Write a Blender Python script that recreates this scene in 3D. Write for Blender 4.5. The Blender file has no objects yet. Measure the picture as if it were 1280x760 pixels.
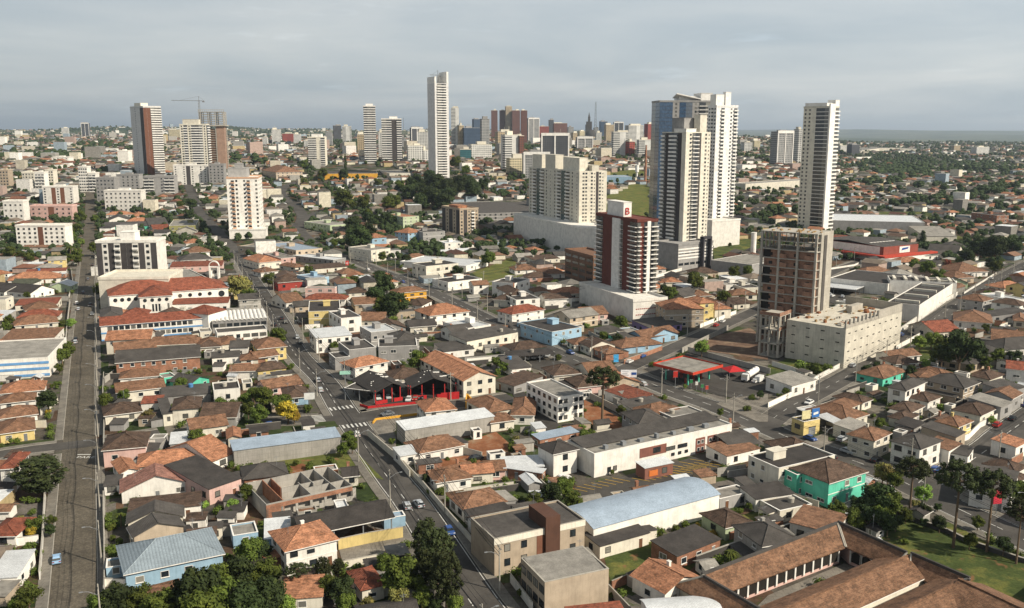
import bpy, math, random
from math import sin, cos, tan, atan, atan2, radians as R, pi, sqrt, hypot
from mathutils import Vector, Matrix
rnd = random.Random(7)
C = bpy.context.scene.collection
SC = bpy.context.scene
# ------------------------------------------------ camera, sky, sun, exposure
H = 90.0; F = 1150.0; PITCH = R(10.7)
cam = bpy.data.objects.new('camera', bpy.data.cameras.new('camera')); C.objects.link(cam)
cam.location = (0, 0, H); cam.rotation_euler = (pi/2 - PITCH, 0, 0)
cam.data.sensor_width = 36.0; cam.data.lens = 36.0*F/1280.0
cam.data.clip_start = 1.0; cam.data.clip_end = 120000.0
SC.camera = cam
SUN_AZ = (0.885, -0.466); SUN_EL = R(38)      # ground direction towards the sun
world = bpy.data.worlds.new('World'); SC.world = world; world.use_nodes = True
wn = world.node_tree; nd = wn.nodes; nd.clear()
def N(tree, t, **kw):
    n = tree.nodes.new(t)
    for k, v in kw.items():
        if k[0] == '_': n.inputs[k[1:].replace('_', ' ')].default_value = v
        elif k[0] == 'i' and k[1:].isdigit(): n.inputs[int(k[1:])].default_value = v
        else: setattr(n, k, v)
    return n
sky = N(wn, 'ShaderNodeTexSky', sky_type='NISHITA', sun_disc=False)
sky.sun_elevation = SUN_EL; sky.sun_rotation = atan2(SUN_AZ[0], SUN_AZ[1])
sky.air_density = 1.0; sky.dust_density = 2.0; sky.ozone_density = 1.6
tc = N(wn, 'ShaderNodeTexCoord')
sep = N(wn, 'ShaderNodeSeparateXYZ'); wn.links.new(tc.outputs['Generated'], sep.inputs[0])
# cloud deck: direction projected on a layer above
zz = N(wn, 'ShaderNodeMath', operation='MAXIMUM', i1=0.0); wn.links.new(sep.outputs[2], zz.inputs[0])
za = N(wn, 'ShaderNodeMath', operation='ADD', i1=0.085); wn.links.new(zz.outputs[0], za.inputs[0])
dv = N(wn, 'ShaderNodeVectorMath', operation='DIVIDE')
cm = N(wn, 'ShaderNodeCombineXYZ')
for i in range(3): wn.links.new(za.outputs[0], cm.inputs[i])
wn.links.new(tc.outputs['Generated'], dv.inputs[0]); wn.links.new(cm.outputs[0], dv.inputs[1])
mp = N(wn, 'ShaderNodeMapping'); mp.inputs['Scale'].default_value = (0.42, 0.34, 0.0); mp.inputs['Location'].default_value = (3.1, 1.7, 0)
wn.links.new(dv.outputs[0], mp.inputs[0])
nz = N(wn, 'ShaderNodeTexNoise', _Scale=1.3, _Detail=9.0, _Roughness=0.55, _Distortion=0.4)
wn.links.new(mp.outputs[0], nz.inputs['Vector'])
rp = N(wn, 'ShaderNodeValToRGB'); rp.color_ramp.elements[0].position = .34; rp.color_ramp.elements[1].position = .68
wn.links.new(nz.outputs[0], rp.inputs[0])
rc = N(wn, 'ShaderNodeValToRGB')
rc.color_ramp.elements[0].position = 0.0; rc.color_ramp.elements[0].color = (4.9, 5.6, 6.1, 1)
rc.color_ramp.elements[1].position = 1.0; rc.color_ramp.elements[1].color = (7.4, 7.65, 7.6, 1)
wn.links.new(rp.outputs[0], rc.inputs[0])
# broad left-to-right change of the deck: thicker cloud over the right of the valley
mr = N(wn, 'ShaderNodeMapRange', i1=-0.55, i2=0.55, i3=0.84, i4=1.06); wn.links.new(sep.outputs[0], mr.inputs[0])
cs = N(wn, 'ShaderNodeVectorMath', operation='SCALE'); wn.links.new(rc.outputs[0], cs.inputs[0]); wn.links.new(mr.outputs[0], cs.inputs['Scale'])
n2 = N(wn, 'ShaderNodeTexNoise', _Scale=2.6, _Detail=8.0, _Roughness=.6); mp2 = N(wn, 'ShaderNodeMapping'); mp2.inputs['Scale'].default_value = (.5, .5, 0); mp2.inputs['Location'].default_value = (7.3, 2.1, 0); wn.links.new(dv.outputs[0], mp2.inputs[0]); wn.links.new(mp2.outputs[0], n2.inputs['Vector'])
r2 = N(wn, 'ShaderNodeMapRange', i1=.60, i2=.76, i3=1.0, i4=1.28); wn.links.new(n2.outputs[0], r2.inputs[0]); cs3 = N(wn, 'ShaderNodeVectorMath', operation='SCALE'); wn.links.new(cs.outputs[0], cs3.inputs[0]); wn.links.new(r2.outputs[0], cs3.inputs['Scale']); cs = cs3
mz = N(wn, 'ShaderNodeMapRange', i1=.16, i2=.55, i3=1.0, i4=.54); wn.links.new(sep.outputs[2], mz.inputs[0]); cs2 = N(wn, 'ShaderNodeVectorMath', operation='SCALE'); wn.links.new(cs.outputs[0], cs2.inputs[0]); wn.links.new(mz.outputs[0], cs2.inputs['Scale'])  # sky overhead, out of view, dimmed to cut fill and deepen shadows
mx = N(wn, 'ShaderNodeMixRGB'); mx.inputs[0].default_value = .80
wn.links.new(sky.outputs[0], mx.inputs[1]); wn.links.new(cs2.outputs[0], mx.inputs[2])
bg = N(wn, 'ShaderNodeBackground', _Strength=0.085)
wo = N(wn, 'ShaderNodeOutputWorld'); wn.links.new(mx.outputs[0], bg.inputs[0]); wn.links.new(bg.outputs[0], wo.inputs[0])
sl = bpy.data.lights.new('sun', 'SUN'); sun = bpy.data.objects.new('sun', sl); C.objects.link(sun)
sl.energy = 5.0; sl.angle = R(0.6); sl.color = (1.0, .90, .75)
sd = Vector((SUN_AZ[0]*cos(SUN_EL), SUN_AZ[1]*cos(SUN_EL), sin(SUN_EL)))
sun.rotation_euler = sd.to_track_quat('Z', 'Y').to_euler(); sun.location = (300, -200, 400)
SC.view_settings.view_transform = 'Standard'; SC.view_settings.look = 'None'; SC.view_settings.gamma = 1.0
SC.view_settings.exposure = 0.33; SC.view_settings.use_curve_mapping = False
SC.cycles.max_bounces = 4; SC.cycles.diffuse_bounces = 2; SC.cycles.glossy_bounces = 2; SC.cycles.volume_bounces = 0
SC.cycles.transparent_max_bounces = 4; SC.cycles.use_adaptive_sampling = True; SC.cycles.adaptive_threshold = 0.012

# ------------------------------------------------ ground shape and pixel <-> world
def ss(a, b, x):
    t = min(1.0, max(0.0, (x-a)/(b-a))); return t*t*(3-2*t)
def T(x, y):
    if y < 650: return 0.0
    q = x/y
    m = 1 - .62*ss(.22, .42, q)
    z = (ss(650, 1500, y)*44 + ss(1500, 3600, y)*16)*m
    w = ss(900, 1600, y)
    z += w*(5*sin(x*.0041+1.3)*cos(y*.0033) + 3.5*sin(x*.009+y*.007))
    g = ss(4200, 8500, y)
    z = z*(1-g) + g*(-30)
    # wooded ridge at the left, low blue ridges far away
    z += 104*math.exp(-((y-6600)/900.0)**2)*(1-ss(-.05, .12, q))*(.86+.14*sin(x*.0021)+.05*sin(x*.0083))
    z += ss(9000, 13000, y)*(26+16*sin(x*.0007+1)+10*sin(x*.0019)+9*sin(y*.0011+x*.0005)); z += ss(15000, 21000, y)*(64+22*sin(x*.0003)+14*sin(x*.0009+1))
    return z
cp, sp = cos(PITCH), sin(PITCH)
def ray(px, py):
    u = (px-640.0)/F; v = -(py-380.0)/F
    return (u, cp + v*sp, -sp + v*cp)
def unp(px, py, h=0.0):
    d = ray(px, py)
    if d[2] < -1e-6:
        t = (h-H)/d[2]
        if 0 < t*d[1] < 650: return Vector((d[0]*t, d[1]*t, h))
    t = 100.0; step = 6.0; prev = t
    while t < 30000:
        if H + d[2]*t <= T(d[0]*t, d[1]*t)+h: break
        prev = t; t += step*(1+t/1500.0)
    a, b = prev, t
    for _ in range(22):
        m = (a+b)/2
        if H + d[2]*m <= T(d[0]*m, d[1]*m)+h: b = m
        else: a = m
    return Vector((d[0]*b, d[1]*b, H+d[2]*b))
def prj(x, y, z):
    z = z-H
    D = y*cp - z*sp; U = y*sp + z*cp
    return (640 + F*x/D, 380 - F*U/D, D)
def pxy(p): return prj(p[0], p[1], p[2])[:2]

# ------------------------------------------------ mesh builder
class MB:
    def __init__(s): s.v = []; s.f = []; s.m = []; s.mi = 0; s.c = None
    def face(s, pts, m=None):
        n = len(s.v); s.v += [tuple(p) for p in pts]; s.f.append(tuple(range(n, n+len(pts)))); s.m.append(s.mi if m is None else m)
    def box(s, x0, x1, y0, y1, z0, z1, m=None):
        n = len(s.v); m = s.mi if m is None else m
        s.v += [(x0,y0,z0),(x1,y0,z0),(x1,y1,z0),(x0,y1,z0),(x0,y0,z1),(x1,y0,z1),(x1,y1,z1),(x0,y1,z1)]
        s.f += [(n+a,n+b,n+c,n+d) for a,b,c,d in ((0,3,2,1),(4,5,6,7),(0,1,5,4),(1,2,6,5),(2,3,7,6),(3,0,4,7))]; s.m += [m]*6
    def prism(s, pts, z0, z1, m=None):
        n = len(s.v); k = len(pts); m = s.mi if m is None else m
        a = sum(pts[i][0]*pts[(i+1)%k][1]-pts[(i+1)%k][0]*pts[i][1] for i in range(k))
        if a < 0: pts = pts[::-1]
        s.v += [(p[0],p[1],z0) for p in pts]+[(p[0],p[1],z1) for p in pts]
        s.f.append(tuple(range(n+k-1, n-1, -1))); s.f.append(tuple(range(n+k, n+2*k)))
        for i in range(k): j = (i+1)%k; s.f.append((n+i, n+j, n+k+j, n+k+i))
        s.m += [m]*(k+2)
    def slab(s, pts, th, m=None):   # sloping panel with thickness below
        n = len(s.v); k = len(pts); m = s.mi if m is None else m
        s.v += [tuple(p) for p in pts]+[(p[0],p[1],p[2]-th) for p in pts]
        s.f.append(tuple(range(n, n+k))); s.f.append(tuple(range(n+2*k-1, n+k-1, -1)))
        for i in range(k): j = (i+1)%k; s.f.append((n+j, n+i, n+k+i, n+k+j))
        s.m += [m]*(k+2)
    def cyl(s, x, y, z0, z1, r0, r1=None, k=8, m=None, top=True):
        r1 = r0 if r1 is None else r1; n = len(s.v); m = s.mi if m is None else m
        for z, r in ((z0, r0), (z1, r1)):
            for i in range(k): s.v.append((x+r*cos(2*pi*i/k), y+r*sin(2*pi*i/k), z))
        for i in range(k): j = (i+1)%k; s.f.append((n+i, n+j, n+k+j, n+k+i)); s.m.append(m)
        if top: s.f.append(tuple(range(n+k, n+2*k))); s.m.append(m)
    def tube(s, a, b, r0, r1=None, k=6, m=None):
        r1 = r0 if r1 is None else r1; a = Vector(a); b = Vector(b); d = (b-a)
        if d.length < 1e-6: return
        q = d.to_track_quat('Z', 'Y'); n = len(s.v); m = s.mi if m is None else m
        for p, r in ((a, r0), (b, r1)):
            for i in range(k): s.v.append(tuple(p + q @ Vector((r*cos(2*pi*i/k), r*sin(2*pi*i/k), 0))))
        for i in range(k): j = (i+1)%k; s.f.append((n+i, n+j, n+k+j, n+k+i)); s.m.append(m)
        s.f.append(tuple(range(n+k, n+2*k))); s.m.append(m)
    def mesh(s, name, mats, smooth=False):
        me = bpy.data.meshes.new(name); me.from_pydata(s.v, [], s.f)
        for m in (mats if isinstance(mats, (list, tuple)) else [mats]): me.materials.append(m)
        me.polygons.foreach_set('material_index', s.m)
        if smooth: me.polygons.foreach_set('use_smooth', [True]*len(s.f))
        me.update(); return me
    def build(s, name, mats, parent=None, loc=None, rz=0, smooth=False):
        if not s.f: return None
        return ob(name, s.mesh(name, mats, smooth), parent, loc, rz)
def ob(name, data, parent=None, loc=None, rz=0):
    o = bpy.data.objects.new(name, data); C.objects.link(o)
    if parent is not None: o.parent = parent
    if loc is not None: o.location = loc
    if rz: o.rotation_euler = (0, 0, rz)
    return o
THINGS = []
def tag(o, label, cat, group=None, fixed=False):
    o['label'] = label; o['category'] = cat; o['kind'] = 'thing'
    if group: o['group'] = group
    THINGS.append((o, label, fixed)); return o
def thing(name, label, cat, loc, rz=0, group=None, fixed=False):
    return tag(ob(name, None, None, loc, rz), label, cat, group, fixed)
def kind(o, k):
    if o: o['kind'] = k
    return o

# ------------------------------------------------ materials
MAT = {}
def lin(c):
    return tuple(x/12.92 if x <= .04045 else ((x+.055)/1.055)**2.4 for x in c)+(1,)
def rgb(h): return lin(tuple(int(h[i:i+2], 16)/255 for i in (0, 2, 4)))
def M(key, hexc, style='plaster', rough=.85, **kw):
    if key in MAT: return MAT[key]
    m = bpy.data.materials.new(key); m.use_nodes = True; t = m.node_tree; L = t.links
    b = t.nodes['Principled BSDF']; b.inputs['Roughness'].default_value = rough
    b.inputs['Specular IOR Level'].default_value = kw.get('spec', .25)
    col = rgb(hexc); MAT[key] = m
    tcn = N(t, 'ShaderNodeTexCoord'); oi = N(t, 'ShaderNodeObjectInfo')
    add = N(t, 'ShaderNodeVectorMath', operation='ADD'); sc = N(t, 'ShaderNodeMath', operation='MULTIPLY', i1=173.0)
    L.new(oi.outputs['Random'], sc.inputs[0]); L.new(tcn.outputs['Object'], add.inputs[0]); L.new(sc.outputs[0], add.inputs[1])
    P = add.outputs[0]
    def noise(scale, detail=3, rough=.6, vec=None, **k2):
        n = N(t, 'ShaderNodeTexNoise', _Scale=scale, _Detail=float(detail), _Roughness=rough); L.new(vec or P, n.inputs['Vector']); return n.outputs[0]
    def ramp(src, stops):
        r = N(t, 'ShaderNodeValToRGB'); e = r.color_ramp.elements
        while len(e) < len(stops): e.new(.5)
        for i, (p, c) in enumerate(stops): e[i].position = p; e[i].color = c if len(c) == 4 else (*c, 1)
        L.new(src, r.inputs[0]); return r.outputs[0]
    def mix(f, a, c, mode='MIX'):
        n = N(t, 'ShaderNodeMixRGB', blend_type=mode)
        for i, q in enumerate((f, a, c)):
            if isinstance(q, (int, float)): n.inputs[i].default_value = q
            elif isinstance(q, tuple): n.inputs[i].default_value = q
            else: L.new(q, n.inputs[i])
        return n.outputs[0]
    def g(v): return (v, v, v, 1)
    def scaled(sx, sy, sz, src=None):
        mpn = N(t, 'ShaderNodeMapping'); mpn.inputs['Scale'].default_value = (sx, sy, sz); L.new(src or P, mpn.inputs[0]); return mpn.outputs[0]
    def bump(src, st=.3, dist=.05):
        bn = N(t, 'ShaderNodeBump', _Strength=st, _Distance=dist); L.new(src, bn.inputs['Height']); L.new(bn.outputs[0], b.inputs['Normal'])
    out = None
    if style == 'plaster':
        grime = ramp(noise(.35, 5), [(.33, g(kw.get('dark', .8))), (.58, g(1.0))])
        streak = ramp(noise(1.0, 4, .7, scaled(2.2, 2.2, .16)), [(.34, g(.86)), (.52, g(1.0))])
        out = mix(1.0, mix(1.0, col, grime, 'MULTIPLY'), streak, 'MULTIPLY')
    elif style == 'tile':     # clay tiles: weathered patches, rows down the slope
        c2 = tuple(x*.42 for x in col[:3])+(1,); c3 = (min(1, col[0]*1.25), col[1]*1.12, col[2]*1.0, 1)
        base = mix(ramp(noise(.55, 6, .68), [(.34, g(0)), (.6, g(1))]), c2, col)
        base = mix(ramp(noise(3.2, 3), [(.5, g(0)), (.75, g(.75))]), base, c3)
        lich = ramp(noise(1.5, 6, .75), [(.56, g(0)), (.7, g(.55))])
        base = mix(lich, base, rgb('6b6456')); base = mix(1.0, base, ramp(noise(2.1, 6, .85), [(.34, g(.45)), (.5, g(.98)), (.66, g(1.4))]), 'MULTIPLY'); base = mix(1.0, base, ramp(noise(1.0, 3, .6, scaled(.5, 2.4, .5)), [(.35, g(.72)), (.6, g(1.08))]), 'MULTIPLY')
        wv = N(t, 'ShaderNodeTexWave', wave_type='BANDS', bands_direction='X', _Scale=1.35, _Distortion=.25); L.new(tcn.outputs['Object'], wv.inputs['Vector'])
        wy = N(t, 'ShaderNodeTexWave', wave_type='BANDS', bands_direction='Z', _Scale=2.2, _Distortion=.2); L.new(tcn.outputs['Object'], wy.inputs['Vector'])
        wv2 = ramp(wv.outputs[0], [(0, g(.72)), (.7, g(1.06))]); wy2 = ramp(wy.outputs[0], [(0, g(.86)), (.5, g(1.0))])
        out = mix(1.0, mix(1.0, base, wv2, 'MULTIPLY'), wy2, 'MULTIPLY'); bump(wv.outputs[0], .5, .06)
    elif style == 'sheet':    # corrugated sheet, fibre cement or steel
        grime = ramp(noise(.28, 6, .7), [(.36, g(kw.get('dark', .62))), (.66, g(1.08))])
        spot = ramp(noise(2.6, 6, .8), [(.4, g(1.05)), (.7, g(.66))])
        wv = N(t, 'ShaderNodeTexWave', wave_type='BANDS', bands_direction=kw.get('dir', 'X'), _Scale=kw.get('ws', 1.1), _Distortion=.05); L.new(tcn.outputs['Object'], wv.inputs['Vector'])
        out = mix(1.0, mix(1.0, mix(1.0, col, grime, 'MULTIPLY'), spot, 'MULTIPLY'), ramp(wv.outputs[0], [(0, g(.8)), (.5, g(1.03))]), 'MULTIPLY')
        bump(wv.outputs[0], .4, .05)
    elif style == 'concrete':
        grime = ramp(noise(.22, 6, .7), [(.3, g(.76)), (.6, g(1.05))])
        streak = ramp(noise(1.0, 5, .75, scaled(1.7, 1.7, .12)), [(.34, g(.8)), (.54, g(1.0))])
        br = N(t, 'ShaderNodeTexBrick', _Scale=1.0, _Mortar_Size=.03, i1=g(1), i2=g(.93), i3=g(.72)); br.inputs['Brick Width'].default_value = kw.get('bw', 3.0); br.inputs['Row Height'].default_value = kw.get('bh', 1.3)
        # panel joints on both wall directions
        s3 = N(t, 'ShaderNodeSeparateXYZ'); L.new(tcn.outputs['Object'], s3.inputs[0]); a2 = N(t, 'ShaderNodeMath', operation='ADD'); L.new(s3.outputs[0], a2.inputs[0]); L.new(s3.outputs[1], a2.inputs[1])
        c3n = N(t, 'ShaderNodeCombineXYZ'); L.new(a2.outputs[0], c3n.inputs[0]); L.new(s3.outputs[2], c3n.inputs[1]); L.new(c3n.outputs[0], br.inputs['Vector'])
        out = mix(1.0, mix(1.0, mix(1.0, col, grime, 'MULTIPLY'), streak, 'MULTIPLY'), br.outputs[0], 'MULTIPLY')
    elif style == 'brick':
        br = N(t, 'ShaderNodeTexBrick', _Scale=1.0, _Mortar_Size=.02, i1=col, i2=tuple(x*.72 for x in col[:3])+(1,), i3=rgb('8d8378')); br.inputs['Brick Width'].default_value = .45; br.inputs['Row Height'].default_value = .24
        s3 = N(t, 'ShaderNodeSeparateXYZ'); L.new(tcn.outputs['Object'], s3.inputs[0]); a2 = N(t, 'ShaderNodeMath', operation='ADD'); L.new(s3.outputs[0], a2.inputs[0]); L.new(s3.outputs[1], a2.inputs[1])
        c3n = N(t, 'ShaderNodeCombineXYZ'); L.new(a2.outputs[0], c3n.inputs[0]); L.new(s3.outputs[2], c3n.inputs[1]); L.new(c3n.outputs[0], br.inputs['Vector'])
        out = mix(1.0, br.outputs[0], ramp(noise(.5, 5), [(.35, g(.65)), (.62, g(1.05))]), 'MULTIPLY')
    elif style == 'glass':
        out = mix(ramp(noise(.8, 2), [(.4, g(0)), (.6, g(1))]), col, tuple(x*.55 for x in col[:3])+(1,)); cu_ = ramp(oi.outputs['Random'], [(.62, g(0)), (.64, g(.55)), (.8, g(.2)), (.95, g(.8))]); out = mix(cu_, out, rgb('8f8c82'))
        b.inputs['Roughness'].default_value = .12; b.inputs['Specular IOR Level'].default_value = .6
    elif style == 'asphalt':
        a1 = ramp(noise(.12, 6, .65, tcn.outputs['Object']), [(.35, g(.72)), (.65, g(1.2))])
        a2 = ramp(noise(2.2, 5, .8, tcn.outputs['Object']), [(.35, g(.82)), (.7, g(1.12))])
        patch = ramp(noise(.035, 2, .4, tcn.outputs['Object']), [(.52, g(1)), (.53, g(.84))])
        out = mix(1.0, mix(1.0, mix(1.0, col, a1, 'MULTIPLY'), a2, 'MULTIPLY'), patch, 'MULTIPLY')
    elif style == 'cobble':
        vo = N(t, 'ShaderNodeTexVoronoi', _Scale=2.0); L.new(tcn.outputs['Object'], vo.inputs['Vector'])
        a1 = ramp(noise(.1, 6, .7, tcn.outputs['Object']), [(.3, g(.62)), (.68, g(1.25))])
        a3 = ramp(noise(.9, 5, .75, tcn.outputs['Object']), [(.35, g(.75)), (.65, g(1.15))])
        out = mix(1.0, mix(1.0, mix(1.0, col, a1, 'MULTIPLY'), a3, 'MULTIPLY'), ramp(vo.outputs['Distance'], [(.1, g(1.1)), (.6, g(.7))]), 'MULTIPLY')
    elif style == 'grass':
        a1 = ramp(noise(.12, 6, .7, tcn.outputs['Object']), [(.34, rgb('6b6a38')), (.5, col), (.7, tuple(x*.6 for x in col[:3])+(1,))])
        a2 = ramp(noise(1.6, 6, .8, tcn.outputs['Object']), [(.3, g(.62)), (.7, g(1.35))])
        out = mix(1.0, a1, a2, 'MULTIPLY')
        dirt = ramp(noise(.22, 5, .6, scaled(1, 1, 1, tcn.outputs['Object'])), [(.6, g(0)), (.68, g(.8))])
        out = mix(dirt, out, rgb('7d5a40'))
    elif style == 'dirt':
        a1 = ramp(noise(.2, 7, .7, tcn.outputs['Object']), [(.3, tuple(x*.55 for x in col[:3])+(1,)), (.5, col), (.7, rgb('8f7d66'))])
        a2 = ramp(noise(2.0, 5, .8, tcn.outputs['Object']), [(.3, g(.75)), (.7, g(1.2))])
        out = mix(1.0, a1, a2, 'MULTIPLY')
    elif style == 'paving':
        br = N(t, 'ShaderNodeTexBrick', _Scale=1.0, _Mortar_Size=.04, i1=col, i2=tuple(x*.85 for x in col[:3])+(1,), i3=tuple(x*.6 for x in col[:3])+(1,)); br.inputs['Brick Width'].default_value = 1.4; br.inputs['Row Height'].default_value = 1.4; L.new(tcn.outputs['Object'], br.inputs['Vector'])
        a1 = ramp(noise(.18, 7, .75, tcn.outputs['Object']), [(.3, g(.5)), (.65, g(1.12))])
        out = mix(1.0, br.outputs[0], a1, 'MULTIPLY')
    elif style == 'yards':    # lots seen between the houses: concrete, red earth, lawn, each with its own outline
        vo = N(t, 'ShaderNodeTexVoronoi', distance='CHEBYCHEV', _Scale=.085, _Randomness=.9)
        ro = N(t, 'ShaderNodeMapping'); ro.inputs['Rotation'].default_value = (0, 0, R(-22)); L.new(tcn.outputs['Object'], ro.inputs[0]); L.new(ro.outputs[0], vo.inputs['Vector'])
        cr = N(t, 'ShaderNodeSeparateXYZ'); L.new(vo.outputs['Color'], cr.inputs[0])
        rr = N(t, 'ShaderNodeValToRGB'); rr.color_ramp.interpolation = 'CONSTANT'; e = rr.color_ramp.elements
        st = [(0, rgb('5f5a52')), (.16, rgb('455030')), (.33, rgb('77716a')), (.45, rgb('514d48')), (.56, rgb('6a5443')), (.66, rgb('394628')), (.8, rgb('7d776c')), (.9, rgb('5b493b'))]
        while len(e) < len(st): e.new(.5)
        for i, (p, c) in enumerate(st): e[i].position = p; e[i].color = c
        L.new(cr.outputs[0], rr.inputs[0])
        a1 = ramp(noise(.3, 7, .75, tcn.outputs['Object']), [(.3, g(.4)), (.68, g(1.05))])
        a2 = ramp(noise(2.4, 4, .8, tcn.outputs['Object']), [(.3, g(.75)), (.7, g(1.2))])
        near = mix(1.0, mix(1.0, rr.outputs[0], a1, 'MULTIPLY'), a2, 'MULTIPLY')
        weeds = ramp(noise(.16, 7, .7, tcn.outputs['Object']), [(.55, g(0)), (.62, g(.9))])
        out = mix(weeds, near, rgb('3f4a27'))
        far = ramp(noise(.0016, 9, .62, tcn.outputs['Object']), [(.38, rgb('2f3c2a')), (.5, rgb('414c33')), (.62, rgb('66664a'))])
        s3 = N(t, 'ShaderNodeSeparateXYZ'); L.new(tcn.outputs['Object'], s3.inputs[0])
        mrn = N(t, 'ShaderNodeMapRange', i1=4200.0, i2=5600.0); L.new(s3.outputs[1], mrn.inputs[0]); out = mix(mrn.outputs[0], out, far)
    elif style == 'leaf':
        a1 = ramp(noise(.55, 4, .6), [(.3, tuple(x*.55 for x in col[:3])+(1,)), (.55, col), (.75, (col[0]*1.7, col[1]*1.45, col[2]*1.1, 1))])
        hs = N(t, 'ShaderNodeHueSaturation'); L.new(a1, hs.inputs['Color'])
        m1 = N(t, 'ShaderNodeMapRange', i3=.478, i4=.508); L.new(oi.outputs['Random'], m1.inputs[0]); L.new(m1.outputs[0], hs.inputs['Hue'])
        m2 = N(t, 'ShaderNodeMapRange', i3=.7, i4=1.35); L.new(oi.outputs['Random'], m2.inputs[0]); L.new(m2.outputs[0], hs.inputs['Value'])
        out = hs.outputs[0]; b.inputs['Specular IOR Level'].default_value = .15
    elif style == 'attr':     # one colour per building stored on the mesh
        at = N(t, 'ShaderNodeVertexColor', layer_name='col')
        out = mix(1.0, at.outputs[0], ramp(noise(.5, 4, .7, tcn.outputs['Object']), [(.3, g(.7)), (.65, g(1.15))]), 'MULTIPLY')
    elif style == 'facade':   # distant tower: rows of windows by position on the wall
        s3 = N(t, 'ShaderNodeSeparateXYZ'); L.new(tcn.outputs['Object'], s3.inputs[0]); a2 = N(t, 'ShaderNodeMath', operation='ADD'); L.new(s3.outputs[0], a2.inputs[0]); L.new(s3.outputs[1], a2.inputs[1])
        def cell(src, size, lo, hi):
            d1 = N(t, 'ShaderNodeMath', operation='DIVIDE', i1=size); L.new(src, d1.inputs[0]); f1 = N(t, 'ShaderNodeMath', operation='FRACT'); L.new(d1.outputs[0], f1.inputs[0])
            g1 = N(t, 'ShaderNodeMath', operation='GREATER_THAN', i1=lo); L.new(f1.outputs[0], g1.inputs[0]); g2 = N(t, 'ShaderNodeMath', operation='LESS_THAN', i1=hi); L.new(f1.outputs[0], g2.inputs[0])
            mm = N(t, 'ShaderNodeMath', operation='MULTIPLY'); L.new(g1.outputs[0], mm.inputs[0]); L.new(g2.outputs[0], mm.inputs[1]); return mm.outputs[0]
        mm = N(t, 'ShaderNodeMath', operation='MULTIPLY'); L.new(cell(a2.outputs[0], kw.get('cw', 3.4), kw.get('clo', .3), .85), mm.inputs[0]); L.new(cell(s3.outputs[2], 3.1, .38, .84), mm.inputs[1])
        ge = N(t, 'ShaderNodeNewGeometry'); s4 = N(t, 'ShaderNodeSeparateXYZ'); L.new(ge.outputs['Normal'], s4.inputs[0])
        l1 = N(t, 'ShaderNodeMath', operation='LESS_THAN', i1=.5); L.new(s4.outputs[2], l1.inputs[0])
        m3 = N(t, 'ShaderNodeMath', operation='MULTIPLY'); L.new(mm.outputs[0], m3.inputs[0]); L.new(l1.outputs[0], m3.inputs[1])
        wall = mix(1.0, col, ramp(noise(.1, 4), [(.35, g(.8)), (.65, g(1.05))]), 'MULTIPLY')
        out = mix(m3.outputs[0], wall, rgb(kw.get('win', '34383c')))
    else:
        out = mix(1.0, col, ramp(noise(kw.get('ns', .8), 4), [(.35, g(.85)), (.65, g(1.06))]), 'MULTIPLY')
    if style in ('plaster', 'tile', 'sheet', 'brick', 'concrete') and kw.get('var', 1):
        m2 = N(t, 'ShaderNodeMapRange', i3=.84, i4=1.1); L.new(oi.outputs['Random'], m2.inputs[0]); out = mix(1.0, out, m2.outputs[0], 'MULTIPLY')
    L.new(out, b.inputs['Base Color'])
    if kw.get('metal'): b.inputs['Metallic'].default_value = kw['metal']
    return m
ROOF = {  # code: (material, words)
 'o': (M('roof_orange_tile', 'b98465', 'tile'), 'orange tile'), 't': (M('roof_brown_tile', '8f6c55', 'tile'), 'brown tile'),
 'b': (M('roof_dark_tile', '635145', 'tile'), 'dark brown tile'), 'r': (M('roof_red_tile', '955844', 'tile'), 'red tile'),
 'm': (M('roof_old_tile', '8a6952', 'tile'), 'mossy brown tile'), 'p': (M('roof_pink_tile', 'a67a6c', 'tile'), 'pinkish tile'),
 'g': (M('roof_fibre_grey', '57534f', 'sheet'), 'dark grey sheet'), 'l': (M('roof_light_grey', '9b978f', 'sheet'), 'light grey'),
 'w': (M('roof_white_metal', 'cfd2d3', 'sheet', .5, dark=.85), 'white metal'), 'u': (M('roof_blue_metal', '9aa9b8', 'sheet', .45, dark=.85), 'pale blue metal'),
 'k': (M('roof_black_sheet', '474340', 'sheet'), 'blackish sheet'), 'c': (M('roof_concrete', '8d8981', 'plaster', dark=.55), 'stained concrete'),
 'n': (M('roof_slate_blue', '86929a', 'sheet', .6, dark=.85, ws=.5), 'slate blue metal')}
WALL = {
 'W': (M('wall_white', 'e9e5dc'), 'white'), 'C': (M('wall_cream', 'd8d2c2'), 'cream'), 'Y': (M('wall_yellow', 'd6c183'), 'yellow'), 'G': (M('wall_grey', '9a9895'), 'grey'),
 'B': (M('wall_blue', '94b2c6'), 'light blue'), 'T': (M('wall_turquoise', '5fbfa4'), 'turquoise'), 'R': (M('wall_red', '9a4038'), 'dark red'), 'O': (M('wall_brick', 'ab7356', 'brick'), 'orange brick'),
 'P': (M('wall_pink', 'd2b0a6'), 'pink'), 'D': (M('wall_tan', 'b8a893'), 'tan'), 'K': (M('wall_dark', '4c4946'), 'dark grey'), 'V': (M('wall_pale_green', 'b5c3a0'), 'pale green'),
 'N': (M('wall_concrete_panels', 'a8a49c', 'concrete'), 'bare concrete'), 'Q': (M('wall_brown', '7d5549'), 'brown'), 'L': (M('wall_lilac', '8f7ba6'), 'lilac'), 'E': (M('wall_ochre', 'd9a440'), 'ochre yellow'), 'M': (M('wall_olive', '8d8a5a'), 'olive')}
glass = M('window_glass', '2c3338', 'glass'); frame_w = M('window_frame_white', 'd8d6d0', 'flat'); frame_d = M('window_frame_dark', '3b3836', 'flat')
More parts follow.
